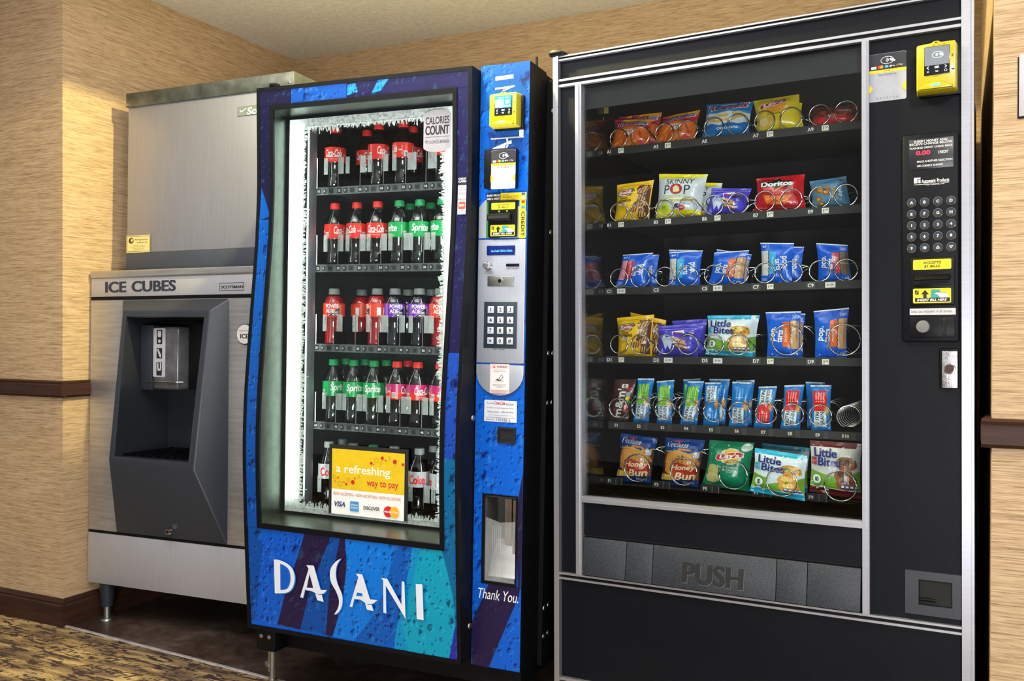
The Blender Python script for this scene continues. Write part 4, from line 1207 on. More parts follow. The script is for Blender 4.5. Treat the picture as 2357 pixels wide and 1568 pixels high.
# reader mount with tap label
a, b = (-0.1193,1.4633), (-0.0158,1.5694)
rm = MB().box(a[0], b[0] - .012, -.030, 0.0, a[1], b[1]).build('reader_mount', M_BLACK, t, bevel=.004)
def tap_print(P, A, B, num):
    """dark and white tap-to-pay label (A low left, B high right); the square code of the photo is left blank"""
    w, h = B[0] - A[0], B[1] - A[1]
    X = lambda x, y: (A[0] + w * x, A[1] + h * y)
    P.rrect(*A, *B, w * .05, rgb(164, 167, 174)).rect(*X(0, .655), *X(1, .96), rgb(34, 36, 44)).rect(*X(.02, .95), *X(.98, .995), rgb(34, 36, 44))
    P.rect(*X(0, .60), *X(1, .66), rgb(230, 205, 20)).text('NAYAX', *X(.5, .63), h * .022, BLACK, bold=.03, width=w * .16)
    P.ring(*X(.5, .85), w * .17, h * .075, w * .014, WHITE, 24)
    for k in range(3):
        P.ring(*X(.44, .85), w * (.035 + .028 * k), h * (.022 + .016 * k), w * .014, WHITE, 8, -50, 50)
    P.poly([X(.55, .87), X(.60, .89), X(.72, .83), X(.70, .81), X(.58, .83)], WHITE)
    P.rect(*X(.07, .685), *X(.21, .735), WHITE).text('VISA', *X(.14, .71), h * .022, rgb(30, 50, 120), width=w * .1)
    P.oval(*X(.29, .715), w * .048, w * .048, rgb(215, 40, 30), 14).oval(*X(.35, .715), w * .048, w * .048, rgb(245, 150, 20), 14).rect(*X(.44, .69), *X(.53, .74), rgb(90, 170, 220))
    P.oval(*X(.585, .712), w * .022, w * .026, WHITE, 12).text('Pay', *X(.66, .715), h * .036, WHITE, width=w * .1).ring(*X(.765, .717), w * .02, w * .02, w * .009, rgb(235, 120, 90), 12).text('Pay', *X(.86, .717), h * .036, WHITE, width=w * .1)
    P.text('Get Rewards', *X(.5, .555), h * .035, rgb(70, 70, 76), width=w * .48)
    P.poly([X(0, .18), X(0, .36), X(.06, .34), X(.12, .27), X(.06, .20)], rgb(230, 205, 20)).poly([X(1, .18), X(1, .36), X(.94, .34), X(.88, .27), X(.94, .20)], rgb(230, 205, 20))
    P.text(num, *X(.5, .065), h * .028, rgb(90, 90, 96), width=w * .58)
P = Print(flat(-.030))
tap_print(P, (-0.0964,1.4602), (-0.0255,1.5644), '5 3 7 7 9 0 8')
P.build('tap_label', M_PAPER, rm)
M_YEL = mat('yellow_reader_plastic', rgb(186, 173, 8), 0.35, var=0.05, coat=0.2)
M_SCREEN = mat('dark_screen_glass', rgb(24, 28, 36), 0.12, var=0.05)
M_LITINK = ink('lit_screen_print', .2, emit=1.5)
M_LEDG, M_LEDB = glow('green_led', (0.15, 1.0, 0.25, 1), 1.6), glow('cyan_led', (0.12, 0.7, 1.0, 1), 1.6)
def card_reader(parent, u, w, n, W_, H_, D_, lit):
    """yellow card reader: tapered body with a bump on top, screen, keys, lit tap lip; u, w = low left corner"""
    outl = [(0, .03), (.03, 0), (.97, 0), (1, .03), (1, .93), (.97, .965), (.62, .965), (.56, 1.0), (.44, 1.0), (.38, .965), (.03, .95), (0, .92)]
    rd = MB().hexa([(u + a * W_, n, w + b * H_) for a, b in outl], [(u + (.04 + a * .92) * W_, n - D_, w + (.02 + b * .96) * H_) for a, b in outl]).build('card_reader', M_YEL, parent, bevel=.003, label='yellow card reader with a small screen')
    f = n - D_
    MB().box(u + .005, u + W_ + .006, n - .012, n + .0, w - .004, w + H_ * .93).build('reader_back', M_BLACK, rd, bevel=.003)
    X = lambda x, y: (u + W_ * x, w + H_ * y)
    MB().box(X(.22, 0)[0], X(.82, 0)[0], f - .0015, f + .001, X(0, .31)[1], X(0, .87)[1]).build('screen', M_SCREEN, rd, bevel=.0006)
    P = Print(flat(f - .0015), base=.0002)
    if lit:
        P.rect(*X(.24, .52), *X(.80, .86), rgb(40, 120, 190)).rect(*X(.25, .54), *X(.53, .76), rgb(235, 245, 250)).fit('Tap to pay', X(.34, .79), X(.70, .83), WHITE)
        P.poly([X(.58, .66), X(.62, .74), X(.72, .74), X(.74, .66), X(.66, .62)], WHITE).rect(*X(.56, .55), *X(.76, .59), WHITE)
    else:
        P.rect(*X(.23, .50), *X(.81, .86), rgb(112, 120, 130)).ring(*X(.54, .70), W_ * .13, H_ * .06, W_ * .012, WHITE, 22)
        for k in range(3):
            P.ring(*X(.48, .70), W_ * (.02 + .02 * k), H_ * (.012 + .012 * k), W_ * .012, WHITE, 8, -50, 50)
        P.poly([X(.57, .72), X(.62, .73), X(.69, .68), X(.67, .665), X(.60, .68)], WHITE)
    P.build('screen_picture', M_LITINK if lit else ink('dim_screen_print', .25, emit=.25), rd)
    P = Print(flat(f - .0015), base=.0004)
    P.line([X(.33, .48), X(.29, .455), X(.33, .43)], .0016, WHITE).line([X(.71, .48), X(.75, .455), X(.71, .43)], .0016, WHITE)
    for k in range(3):
        P.rect(*X(.47, .435 + k * .016), *X(.57, .445 + k * .016), WHITE)
    P.line([X(.29, .39), X(.33, .36)], .0008, WHITE).line([X(.29, .36), X(.33, .39)], .0008, WHITE).ring(*X(.73, .375), W_ * .03, W_ * .03, .0008, WHITE, 14).line([X(.48, .385), X(.55, .385), X(.55, .365), X(.49, .365)], .0008, WHITE)
    P.build('screen_keys', M_INK, rd)
    Print(flat(f), base=.0003).text('NAYAX', *X(.5, .285), H_ * .016, BLACK, bold=.03, width=W_ * .12).rect(*X(.87, .63), *X(.90, .68), rgb(90, 84, 20)).rect(*X(.86, .37), *X(.93, .40), rgb(60, 56, 20)).oval(*X(.5, .945), W_ * .022, W_ * .022, BLACK, 12).rect(*X(.42, .893), *X(.48, .903), rgb(110, 104, 30)).rect(*X(.54, .893), *X(.60, .903), rgb(110, 104, 30)).rect(*X(.66, .893), *X(.72, .903), rgb(110, 104, 30)).build('reader_marks', M_INK, rd)
    MB().box(X(.24, 0)[0], X(.33, 0)[0], f - .0012, f + .001, X(0, .888)[1], X(0, .908)[1]).build('status_light', M_LEDG, rd)
    lip = [(u + W_ * (.10 + .8 * k / 10), w + H_ * (.09 + .10 * math.sin(math.pi * k / 10))) for k in range(11)]
    MB().hexa([(a, f - .001, b) for a, b in lip] + [(lip[-1][0], f - .001, w + H_ * .03), (lip[0][0], f - .001, w + H_ * .03)], [(a, f - .014, b - H_ * .06) for a, b in lip] + [(lip[-1][0], f - .014, w + H_ * .02), (lip[0][0], f - .014, w + H_ * .02)]).build('tap_lip', M_YEL, rd, bevel=.0015)
    MB().box(X(.38, 0)[0], X(.62, 0)[0], f - .0155, f - .008, w + H_ * .065, w + H_ * .115).build('tap_light', M_LEDB, rd, bevel=.002)
    return rd
a, b = (-0.1034,1.6245), (-0.015,1.7179)
card_reader(t, a[0], a[1], 0.0, b[0] - a[0] - .004, b[1] - a[1], .040, True)
# warning, bottler sticker, coin tray, delivery port
P = Print(flat(-.0047))
A, B = (-0.1013,0.913), (-0.0437,0.9924)
w_, h_ = B[0] - A[0], B[1] - A[1]
X = lambda x, y: (A[0] + w_ * x, A[1] + h_ * y)
P.rect(*A, *B, rgb(232, 196, 192)).rect(*X(.03, .12), *X(.97, .84), rgb(226, 224, 222)).text('WARNING', *X(.6, .9), h_ * .06, rgb(50, 40, 40), bold=.02, width=w_ * .5).poly([X(.15, .86), X(.28, .86), X(.215, .945)], rgb(200, 90, 90))
for k, (y, q, s) in enumerate(((.79, .6, 'DO NOT TIP OR ROCK'), (.735, .66, 'THIS VENDING MACHINE'), (.29, .7, 'TIPPING OR ROCKING MAY'), (.245, .66, 'CAUSE SERIOUS INJURY'), (.2, .3, 'OR DEATH'), (.085, .86, 'ANTI-THEFT DEVICE PREVENTS'), (.04, .76, 'OBTAINING FREE PRODUCT'))):
    P.text(s, *X(.5, y), h_ * .03, rgb(60, 60, 70), width=w_ * q)
P.poly([X(.48, .52), X(.60, .65), X(.70, .55), X(.56, .43)], rgb(60, 60, 66)).poly([X(.51, .52), X(.60, .62), X(.67, .55), X(.57, .46)], rgb(226, 224, 222)).line([X(.3, .42), X(.72, .42)], .001, rgb(60, 60, 66)).poly([X(.32, .47), X(.42, .50), X(.54, .43), X(.5, .42), X(.4, .44)], rgb(60, 60, 66))
P.build('warning_sticker', M_PAPER, t)
P = Print(flat(-.0006), base=.0016)
A, B = (-0.1177,0.835), (-0.0216,0.8934)
w_, h_ = B[0] - A[0], B[1] - A[1]
P.rrect(*A, *B, .002, rgb(214, 218, 224))
for s, x, y, h, q, c in (('Local', .19, .86, .1, .19, rgb(50, 50, 60)), ('Coca-Cola', .47, .88, .16, .33, rgb(205, 30, 36)), ('Bottler', .79, .84, .1, .25, rgb(50, 50, 60)), ('For Sales, Service and Equipment Repair', .5, .64, .06, .84, rgb(60, 60, 70)), ('Please Contact:  1-866-627-9592', .5, .46, .075, .8, rgb(50, 50, 60)), ('Total Price includes Applicable Sales Taxes', .5, .3, .05, .76, rgb(60, 60, 70)), ('Serial #', .19, .1, .07, .2, rgb(80, 80, 90)), ('193186 6', .6, .1, .13, .42, rgb(80, 84, 100))):
    P.text(s, *X(x, y), h_ * h, c, width=w_ * q, shear=.25 if s == 'Coca-Cola' else 0, bold=.03 if s == 'Coca-Cola' else 0)
P.line([X(.07, .01), X(.07, .2), X(.96, .2)], .0008, rgb(90, 90, 100)).line([X(.32, .01), X(.32, .2)], .0008, rgb(90, 90, 100))
P.build('bottler_sticker', M_PAPER, t)
a, b = (-0.0766,0.7781), (-0.0241,0.8214)
ct = MB().plate(a[0], b[0], a[1], b[1], -.006, 0.0, holes=[(a[0] + .005, b[0] - .005, a[1] + .007, b[1] - .005)]).box(a[0] + .004, b[0] - .004, -.0012, -.0006, a[1] + .004, b[1] - .004).build('coin_tray', M_PIT, t)
px0, px1, pz0, pz1 = col_port
pd = MB()
pd.box(px0, px0 + .002, .002, .115, pz0, pz1).box(px1 - .002, px1, .002, .115, pz0, pz1).box(px0, px1, .085, .0895, pz0, pz1).box(px0, px1, .002, .0895, pz0, pz0 + .004).box(px0, px1, .002, .0895, pz1 - .004, pz1)
pd.build('delivery_port', mat('grey_port_lining', rgb(62, 60, 58), .5), t, smooth=False)
MB().plate(px0 - .007, px1 + .004, pz0 - .006, pz1 + .004, -.004, .0005, holes=[(px0, px1, pz0, pz1)]).build('port_frame', M_BLACK, t)
MB().hexa([(px0, .02, pz0 + .01), (px1, .02, pz0 + .01), (px1, .084, pz0 + .10), (px0, .084, pz0 + .10)], [(px0, .022, pz0 + .006), (px1, .022, pz0 + .006), (px1, .086, pz0 + .096), (px0, .086, pz0 + .096)]).build('port_chute', M_STEEL, t)
MB().box(px0 + .03, px0 + .05, .07, .08, pz0 + .09, pz1 - .02).box(px0 + .058, px0 + .066, .06, .07, pz0 + .06, pz1 - .02).build('port_rail', M_CHROME, t)
fp = MB()
zz = pz1 - .060
fp.hexa([(px0 + .003, -.002, pz0 + .003), (px1 - .003, -.002, pz0 + .003), (px1 - .003, -.002, zz - .006), ((px0 + px1) / 2, -.002, zz - .012), (px0 + .003, -.002, zz)], [(px0 + .003, .001, pz0 + .003), (px1 - .003, .001, pz0 + .003), (px1 - .003, .001, zz - .006), ((px0 + px1) / 2, .001, zz - .012), (px0 + .003, .001, zz)])
for k in range(5):
    fp.box(px0 + .024 + k * .006, px0 + .0265 + k * .006, -.0032, -.002, pz0 + .006, zz - .02)
fp.build('port_flap', frosted('scuffed_clear_flap', .16), t, label='clear ribbed flap over the delivery port')
# base, feet, top hook, antenna
MB().box(-0.83, -0.01, 0.03, 0.76, 0.105, 0.185).build('base_rail', M_DARK, t)
MB().box(-0.845, -0.775, -0.035, 0.05, 0.108, 0.178).build('foot_bracket', M_BLACK, t, bevel=.004)
for q in (-0.826, -0.797):
    MB().dome((q, -0.035, 0.152), .007, .003, 10).build('bolt', M_ZINC, t)
for u, n in ((-0.805, -0.005), (-0.03, 0.03), (-0.81, 0.70), (-0.03, 0.70)):
    zf = -(MD @ Vector((u, n, 0))).z
    MB().lathe([(.0095, .125), (.0095, zf + .03), (.014, zf + .028), (.014, zf + .018), (.024, zf + .014), (.026, zf + .004), (.026, zf + .0006)], 8, (u, n, 0)).build('levelling_foot', M_ZINC, t, angle=20)
MB().lathe([(.0085, .112), (.0085, .06), (.017, .058), (.017, .048), (.0085, .046), (.0085, .03)], 12, (-0.826, 0.012, 0)).build('levelling_bolt', M_ZINC, t)
MB().box(-0.838, -0.79, -0.012, 0.03, 1.790, 1.802).box(-0.838, -0.812, -0.02, 0.005, 1.800, 1.813).build('top_hinge', M_BLACK, t, bevel=.004)
MB().box(-0.79, -0.55, 0.01, 0.02, 1.790, 1.797).build('hinge_arm', M_BLACK, t)
q = (-0.079,1.8158)
MB().cyl((q[0] - .02, .30, 1.80), (q[0] - .022, .30, (-0.0849,1.9073)[1]), .005, .004, 8).build('antenna', M_BLACK, t)


# ================================================================ bottles in the drink machine
M_PET = thin_clear('clear_bottle_plastic', (0.96, 0.98, 0.97, 1), 0.06, 1.5, 1.6)
def liquid(name, col, rough=.08, trans=0.0):
    m = mat(name, col, rough, 0, var=.05, coat=.6)
    m.node_tree.nodes['Principled BSDF'].inputs['Transmission Weight'].default_value = trans
    return m
M_COLA = liquid('dark_cola', rgb(20, 14, 14))
M_LIME = thin_clear('clear_soda', (0.62, 0.72, 0.66, 1), 0.08, 1.6, 2.0)
M_REDJ = liquid('red_sports_drink', rgb(226, 24, 34), .18)
M_PURJ = liquid('dark_purple_sports_drink', rgb(24, 22, 44), .14)
CAPS = {k: mat(k + '_cap_plastic', c, .4, var=.04) for k, c in (('red', rgb(232, 46, 40)), ('green', rgb(10, 150, 84)), ('silver', rgb(158, 160, 158)), ('grey', rgb(120, 126, 124)))}
SODA = [(.62, 0), (.84, .012), (.93, .05), (.92, .10), (.84, .18), (.80, .25), (.85, .34), (.97, .405), (1.0, .42), (1.0, .65), (.97, .68), (.87, .74), (.70, .80), (.52, .86), (.42, .895), (.40, .915)]
LIME = [(.60, 0), (.82, .012), (.94, .06), (.95, .12), (.88, .19), (.86, .25), (.89, .33), (.98, .40), (1.0, .42), (1.0, .65), (.96, .68), (.84, .745), (.66, .81), (.50, .865), (.42, .895), (.40, .915)]
SPORT = [(.80, 0), (.88, .012), (.90, .05), (.86, .08), (.88, .12), (.86, .28), (.84, .40), (.90, .46), (.98, .485), (1.0, .50), (1.0, .73), (.96, .76), (.78, .84), (.56, .885), (.48, .90)]
RB, HB, HS = 0.0333, 0.198, 0.177
def cut(prof_, z0, z1, k):
    out = []
    for (a, b), (c, d) in zip(prof_, prof_[1:]):
        for z in (b, d):
            pass
    f = lambda z: next((a + (c - a) * (z - b) / (d - b) for (a, b), (c, d) in zip(prof_, prof_[1:]) if b <= z <= d and d > b), prof_[-1][0])
    zs = [z0] + [b for a, b in prof_ if z0 < b < z1] + [z1]
    return [(f(z) * k, z) for z in zs]
def base_lobes(a, z):
    return 1 - .10 * max(0, (0.016 - z) / .016) * (.5 + .5 * math.cos(5 * a))
def ribs(a, z):
    return 1 - (.03 * (.5 + .5 * math.cos(6 * a)) if .02 < z < .08 else 0)
def make_bottle(kind):
    sport = kind in ('redade', 'purade')
    H, R, pf = (HS, .034, SPORT) if sport else (HB, RB, LIME if kind == 'lime' else SODA)
    root = bpy.data.objects.new('drink_bottle', None)
    C.objects.link(root)
    root.empty_display_size = .02
    sc = lambda p_: [(r * R, z * H) for r, z in p_]
    mod = ribs if sport else base_lobes
    lq, top = {'cola': (M_COLA, .79), 'cherry': (M_COLA, .77), 'diet': (M_COLA, .78), 'lime': (M_LIME, .72), 'redade': (M_REDJ, .87), 'purade': (M_PURJ, .87)}[kind]
    b = MB().lathe(sc(pf), 24, mod=mod).build('bottle', M_PET, root, angle=60)
    MB().lathe(sc(cut(pf, .004, top, .965)), 24, mod=mod).build('drink', lq, root, angle=60)
    cp = MB()
    cz, cr = pf[-1][1] * H, R * (.50 if sport else .455)
    cp.lathe([(cr, cz - .002), (cr * 1.03, cz + .001), (cr, cz + .003), (cr, H * .985), (cr * .9, H), (.0005, H)], 20, mod=lambda a, z: 1 + .025 * math.cos(20 * a / 1.0) if z < H * .97 else 1)
    cp.build('cap', CAPS['red' if kind in ('cola', 'cherry') else 'green' if kind == 'lime' else 'silver' if kind == 'diet' else 'grey'], root, angle=50)
    l0, l1 = ((.50, .735) if sport else (.42, .655))
    l0, l1 = l0 * H, l1 * H
    hgt, cir = l1 - l0, 2 * math.pi * R
    surf = lambda x, y, h: ((R + .0003 + h) * math.sin(x / R), -(R + .0003 + h) * math.cos(x / R), l0 + y)
    P = Print(surf, step=.00005, base=.0001, grid=(cir / 28, None))
    def band(c, y0=0.0, y1=1.0):
        for k in range(8):
            P.layer = 0 if (y0, y1) == (0, 1) else 1
            P.rect(-cir / 2 + cir * k / 8, hgt * y0, -cir / 2 + cir * (k + 1) / 8, hgt * y1, c)
    wt = rgb(240, 238, 235)
    if kind in ('cola', 'cherry'):
        band(rgb(232, 42, 28))
        if kind == 'cherry':
            band(rgb(196, 24, 104), .5, 1)
        for x in (0, cir / 2):
            P.text('Coca-Cola', x, hgt * .60, hgt * .50, wt, bold=.02, shear=.3, width=.055)
            P.line([(x - .02, hgt * .36), (x - .006, hgt * .33), (x + .018, hgt * .38)], .0016, wt)
            P.text('ORIGINAL TASTE' if kind == 'cola' else 'CHERRY', x, hgt * .2, hgt * .06, wt, width=.026)
        for x in (cir * .25, -cir * .25):
            P.rect(x - .004, hgt * .1, x + .008, hgt * .45, wt)
            for k in range(5):
                P.rect(x - .003 + k * .0022, hgt * .14, x - .002 + k * .0022, hgt * .40, rgb(60, 20, 20))
            P.text('PER BOTTLE', x - .009, hgt * .5, .0035, wt, width=hgt * .6, rot=math.pi / 2).text('240', x - .009 - .006, hgt * .5, .005, wt, bold=.02)
    elif kind == 'lime':
        band(rgb(0, 165, 84))
        for x in (0, cir / 2):
            P.text('Sprite', x, hgt * .54, hgt * .62, wt, bold=.03, shear=.18, width=.053)
            P.poly([(x + .008, hgt * .08), (x + .014, hgt * .16), (x + .022, hgt * .13)], rgb(240, 230, 40))
        for x in (cir * .25, -cir * .25):
            P.rect(x - .006, hgt * .1, x + .006, hgt * .42, wt)
            for k in range(5):
                P.rect(x - .005 + k * .0022, hgt * .14, x - .004 + k * .0022, hgt * .38, rgb(0, 70, 40))
            P.text('LEMON-LIME', x - .011, hgt * .5, .004, wt, width=hgt * .65, rot=math.pi / 2)
    elif kind == 'diet':
        band(rgb(196, 198, 200))
        for x in (0, cir / 2):
            P.text('Coke', x, hgt * .48, hgt * .58, rgb(226, 40, 36), bold=.04, width=.052).text('DIET', x - .008, hgt * .86, hgt * .12, rgb(226, 60, 50), width=.012)
        for x in (cir * .25, -cir * .25):
            P.rect(x - .006, hgt * .1, x + .006, hgt * .42, wt)
            P.text('ZERO SUGAR', x - .011, hgt * .5, .004, rgb(200, 60, 60), width=hgt * .65, rot=math.pi / 2)
    else:
        band(rgb(238, 62, 30) if kind == 'redade' else rgb(124, 30, 176))
        for x in (0, cir / 2):
            P.text('POWER', x - .001, hgt * .78, hgt * .30, wt, bold=.035, width=.043).text('ADE', x - .009, hgt * .43, hgt * .30, wt, bold=.035, width=.027)
            P.poly([(x - .012, hgt * .04), (x + .022, hgt * .04), (x + .022, hgt * .72)], rgb(26, 22, 26)).text('50%', x + .012, hgt * .32, hgt * .13, wt, bold=.03).text('MORE', x + .010, hgt * .14, hgt * .13, wt, bold=.03)
            P.line([(x - .014, hgt * .02), (x + .024, hgt * .78)], .0009, wt)
            P.text('FRUIT PUNCH' if kind == 'redade' else 'GRAPE', x + .027, hgt * .5, .004, wt, width=hgt * .7, rot=math.pi / 2)
        P.rect(-cir * .25 - .006, hgt * .1, -cir * .25 + .006, hgt * .7, wt)
    P.build('label', M_LABEL, root)
    return root
M_LABEL = ink('glossy_bottle_label', .35, coat=.2)

def dup(root, M):
    r = root.copy()
    C.objects.link(r)
    r.matrix_world = M
    for ch in list(root.children):
        c = ch.copy()
        C.objects.link(c)
        c.parent = r
    return r
SHELF = ('top', 'second', 'third', 'fourth', 'bottom')
LOOK = {'cola': 'cola bottle with red label and cap', 'cherry': 'cherry cola bottle with magenta label', 'diet': 'diet cola bottle with silver label', 'lime': 'clear soda bottle with green label',
        'redade': 'red sports drink bottle with grey cap', 'purade': 'dark sports drink bottle with purple label'}
NUM = ('first', 'second', 'third', 'fourth', 'fifth', 'sixth')
protos = {}
for r, (front, back) in enumerate(BOT):
    for row, n in ((front, N1), (back, N2)):
        for k, (kind, u, spin) in enumerate(row):
            if r == 2 and row is front and k == 1:
                n_ = .262
            elif r == 4 and row is front and k == 5:
                n_ = .182
            else:
                n_ = n
            M = MD @ Matrix.Translation((u, n_, ROWS[r] + 0.0104)) @ Matrix.Rotation(math.radians(spin), 4, 'Z')
            if kind not in protos:
                protos[kind] = o = make_bottle(kind)
                o.matrix_world = M
            else:
                o = dup(protos[kind], M)
            where = '%s from left on the %s shelf' % (NUM[k], SHELF[r]) if row is front else '%s from left in back row of %s shelf' % (NUM[k], SHELF[r])
            o['label'], o['category'] = '%s, %s' % (LOOK[kind], where), 'bottle'
            o['group'] = 'drink bottles on the %s shelf' % SHELF[r]


# ================================================================ snack machine
MS = frame((-0.98381, 2.28023, 0.0), (0.99862, -0.05214, 0.00649), (0.05214, 0.99864, -0.00082), (-0.00644, 0.00116, 0.99998))
t = SM = thing('snack_vending_machine', 'large black snack vending machine with silver trim beside the right wall', 'vending machine', MS)
m, nt, bs = new_mat('black_textured_laminate')
f = noise_node(nt, coords(nt, (520, 520, 520)), 1, 2)
g = noise_node(nt, coords(nt, (5, 5, 5)), 1, 3)
nt.links.new(mix_col(nt, .3, ramp(nt, f, [(.4, rgb(5, 7, 12)), (.7, rgb(15, 20, 30))]), ramp(nt, g, [(.35, rgb(60, 60, 60)), (.65, rgb(170, 172, 178))]), 'OVERLAY'), bs.inputs['Base Color'])
bs.inputs['Roughness'].default_value = .5
bs.inputs['Specular IOR Level'].default_value = .16
bump(nt, bs, f, .35, .0008)
M_LAM = m
m, nt, bs = new_mat('leather_grain_flap')
f = noise_node(nt, coords(nt, (330, 330, 330)), 1, 3)
nt.links.new(ramp(nt, f, [(.35, rgb(24, 28, 35)), (.7, rgb(48, 54, 64))]), bs.inputs['Base Color'])
bs.inputs['Roughness'].default_value = .5
bump(nt, bs, f, .6, .0012)
M_FLAP = m
SW = 1.023
GL, GR = (0.0835,1.2715)[0], (0.7928,1.2406)[0]          # clear glass edges between the silver bars
GLo, GRo = (0.0668,1.2722)[0], (0.8078,1.2399)[0]        # outer edges of the bars
R1a, R1b = 1.829, (0.0201,1.8161)[1]
R2a, R2b = (0.016,1.7659)[1], (0.0159,1.7447)[1]
GBa, GBb = (0.0781,0.6395)[1], (0.0781,0.6232)[1]
LDa, LDb = (0.0178,0.4263)[1], (0.0178,0.4085)[1]
BSa = (0.0171,0.1419)[1]
TU0, TU1 = .0165, .9985
# carcass
cb = MB()
cb.box(.03, .062, .02, 1.15, .05, 1.815).box(.80, .985, .012, 1.15, .05, 1.815).box(.062, .80, .02, 1.15, 1.74, 1.815).box(.062, .80, .02, 1.15, .05, .60).box(.062, .80, .70, 1.15, .60, 1.74)  # depth stretched out of sight to keep light off the side wall
cb.build('cabinet', M_DARK, t, smooth=False)
MB().box(.04, .98, .03, 1.14, 1.815, 1.8158).build('bounce_sheet', M_BOUNCE, t)  # added pale top, out of sight, bounces the downlight up
lnr = MB().box(.0625, .066, .02, .70, .60, 1.74).build('lining_left', mat('glossy_black_lining', rgb(22, 20, 20), .12, var=.2, spec=.8), t)
MB().box(.066, .80, .694, .70, .60, 1.74).box(.796, .80, .02, .694, .60, 1.74).box(.066, .796, .02, .694, .60, .606).build('lining', M_PIT, t, smooth=False)
vz = (0.0746,1.6825)[1]
MB().box(GL - .016, GR + .004, .026, .03, vz, 1.742).build('upper_strip', mat('blue_grey_panel', rgb(17, 19, 25), .7, var=.15, vscale=(10, 10, 10)), t)  # blue-grey strip behind the upper edge of the glass
# door frame panels
PN = .008
MB().box(TU0, TU1, PN, .02, R2a, R1b).build('header_panel', M_LAM, t)
MB().box(TU0, GLo, PN, .02, LDa, R2b).build('side_panel', M_LAM, t)
MB().box(GRo, TU1, PN, .02, LDa, R2b).build('control_column', M_LAM, t)
MB().box(TU0, TU1, PN, .02, BSa, LDb).build('lower_panel', M_LAM, t)
fp0, fp1 = (0.091,0.5289), (0.788,0.4303)
fpt = ((0.091,0.5289)[1] + (0.7872,0.5269)[1]) / 2
fpb = ((0.0845,0.4301)[1] + (0.7886,0.4304)[1]) / 2
MB().box(GL, GR, PN, .02, fpt + .006, GBb).build('apron_panel', M_LAM, t)
MB().box(GL, GR, .016, .024, LDa, fpt + .006).build('flap_well', M_PIT, t)
# silver trims
def rail(name, wa, wb, ua, ub, groove=True):
    r_ = MB()
    h = wa - wb
    r_.box(ua, ub, -.004, PN + .002, wb, wa) if not groove else r_.box(ua, ub, -.004, PN + .002, wa - h * .27, wa).box(ua, ub, -.004, PN + .002, wb, wb + h * .30).box(ua, ub, .001, PN + .002, wb + h * .30, wa - h * .27, 1)
    return r_.build(name, [M_ALU, M_BLACK], t, smooth=False)
rail('trim_rail', R1a, R1b, TU0 - .001, TU1)
rail('trim_rail', R2a, R2b, TU0 - .001, TU1)
rail('trim_rail', LDa, LDb, TU0 - .001, TU1)
rail('trim_rail', BSa, BSa - .008, TU0 - .001, TU1, False)
MB().box(GL, GR, -.006, PN, GBb, GBb + (GBa - GBb) * .55).box(GL, GR, -.002, PN + .006, GBb + (GBa - GBb) * .55, GBa).build('glass_rail', M_ALU, t, smooth=False)
for ua, ub in ((GLo, GL), (GR, GRo)):
    MB().box(ua, ua + (ub - ua) * .6, -.008, .02, LDa, R2b).box(ua + (ub - ua) * .6, ub, -.004, .02, LDa, R2b).build('glass_post', M_ALU, t, smooth=False)
MB().box(0, TU0 * .62, -.006, .03, .06, 1.829).box(TU0 * .62, TU0, -.009, .02, .06, 1.829).build('corner_post', M_ALU, t, smooth=False)
MB().box(TU1, TU1 + .0155, -.009, .02, .06, 1.835).box(TU1 + .0155, TU1 + .0195, -.005, .02, .06, 1.835).box(TU1 + .0195, SW, -.008, .03, .06, 1.835).build('corner_post', M_ALU, t, smooth=False)
MB().box(.02, 1.0, .012, .03, .06, BSa - .008).build('base_plinth', M_DARK, t)
MB().box(GL - .002, GR + .002, .0125, .0165, GBa - .002, R2b + .002).build('window_pane', M_GLASS, t)
MB().prism([(-.008, 1.829), (.018, 1.829), (.034, 1.830), (.036, 1.838), (.012, 1.846), (-.006, 1.845), (-.011, 1.838)], -.012, .02).box(-.006, .03, -.016, -.010, 1.834, 1.840).build('top_hinge', M_BLACK, t, bevel=.002)
for u, n in ((.08, .06), (.94, .06), (.08, .74), (.94, .74)):
    zf = -(MS @ Vector((u, n, 0))).z
    MB().lathe([(.018, .052), (.018, .02 + zf), (.032, .016 + zf), (.032, .0006 + zf)], 14, (u, n, 0)).build('levelling_foot', M_BLACK, t)
# push flap in five moulded panels
seam = [(0.0865,0.4765)[0], (0.2097,0.4723)[0], (0.2832,0.4737)[0], (0.597,0.4776)[0], (0.6691,0.4768)[0], (0.7886,0.4794)[0]]
fl = MB().box(seam[0], seam[-1], .010, .014, fpb, fpt).build('delivery_flap', M_DARK, t)
for k in range(5):
    a, b = seam[k] + (.0006 if k else 0), seam[k + 1] - (.0006 if k < 4 else 0)
    MB().hexa([(a, .010, fpb), (b, .010, fpb), (b, .010, fpt), (a, .010, fpt)], [(a, -.014, fpb), (b, -.014, fpb), (b, .002, fpt), (a, .002, fpt)]).build('flap_panel', M_FLAP, fl, bevel=.0015)
P = Print(lambda x, y, h: (x, -.014 + .016 * (y - fpb) / (fpt - fpb) - h, y))
a, b = (0.3653,0.4423), (0.5166,0.4979)
cx, cw = (a[0] + b[0]) / 2, b[0] - a[0]
zc, zh = ((0.3727,0.4709)[1] + (0.501,0.4695)[1]) / 2, (0.3727,0.4965)[1] - (0.3726,0.4454)[1]
P.text('PUSH', cx + .0008, zc - .0012, zh, rgb(92, 97, 106), bold=.05, width=cw).text('PUSH', cx, zc, zh, rgb(14, 14, 15), bold=.05, width=cw)
P.build('push_lettering', ink('moulded_lettering', .5), fl)

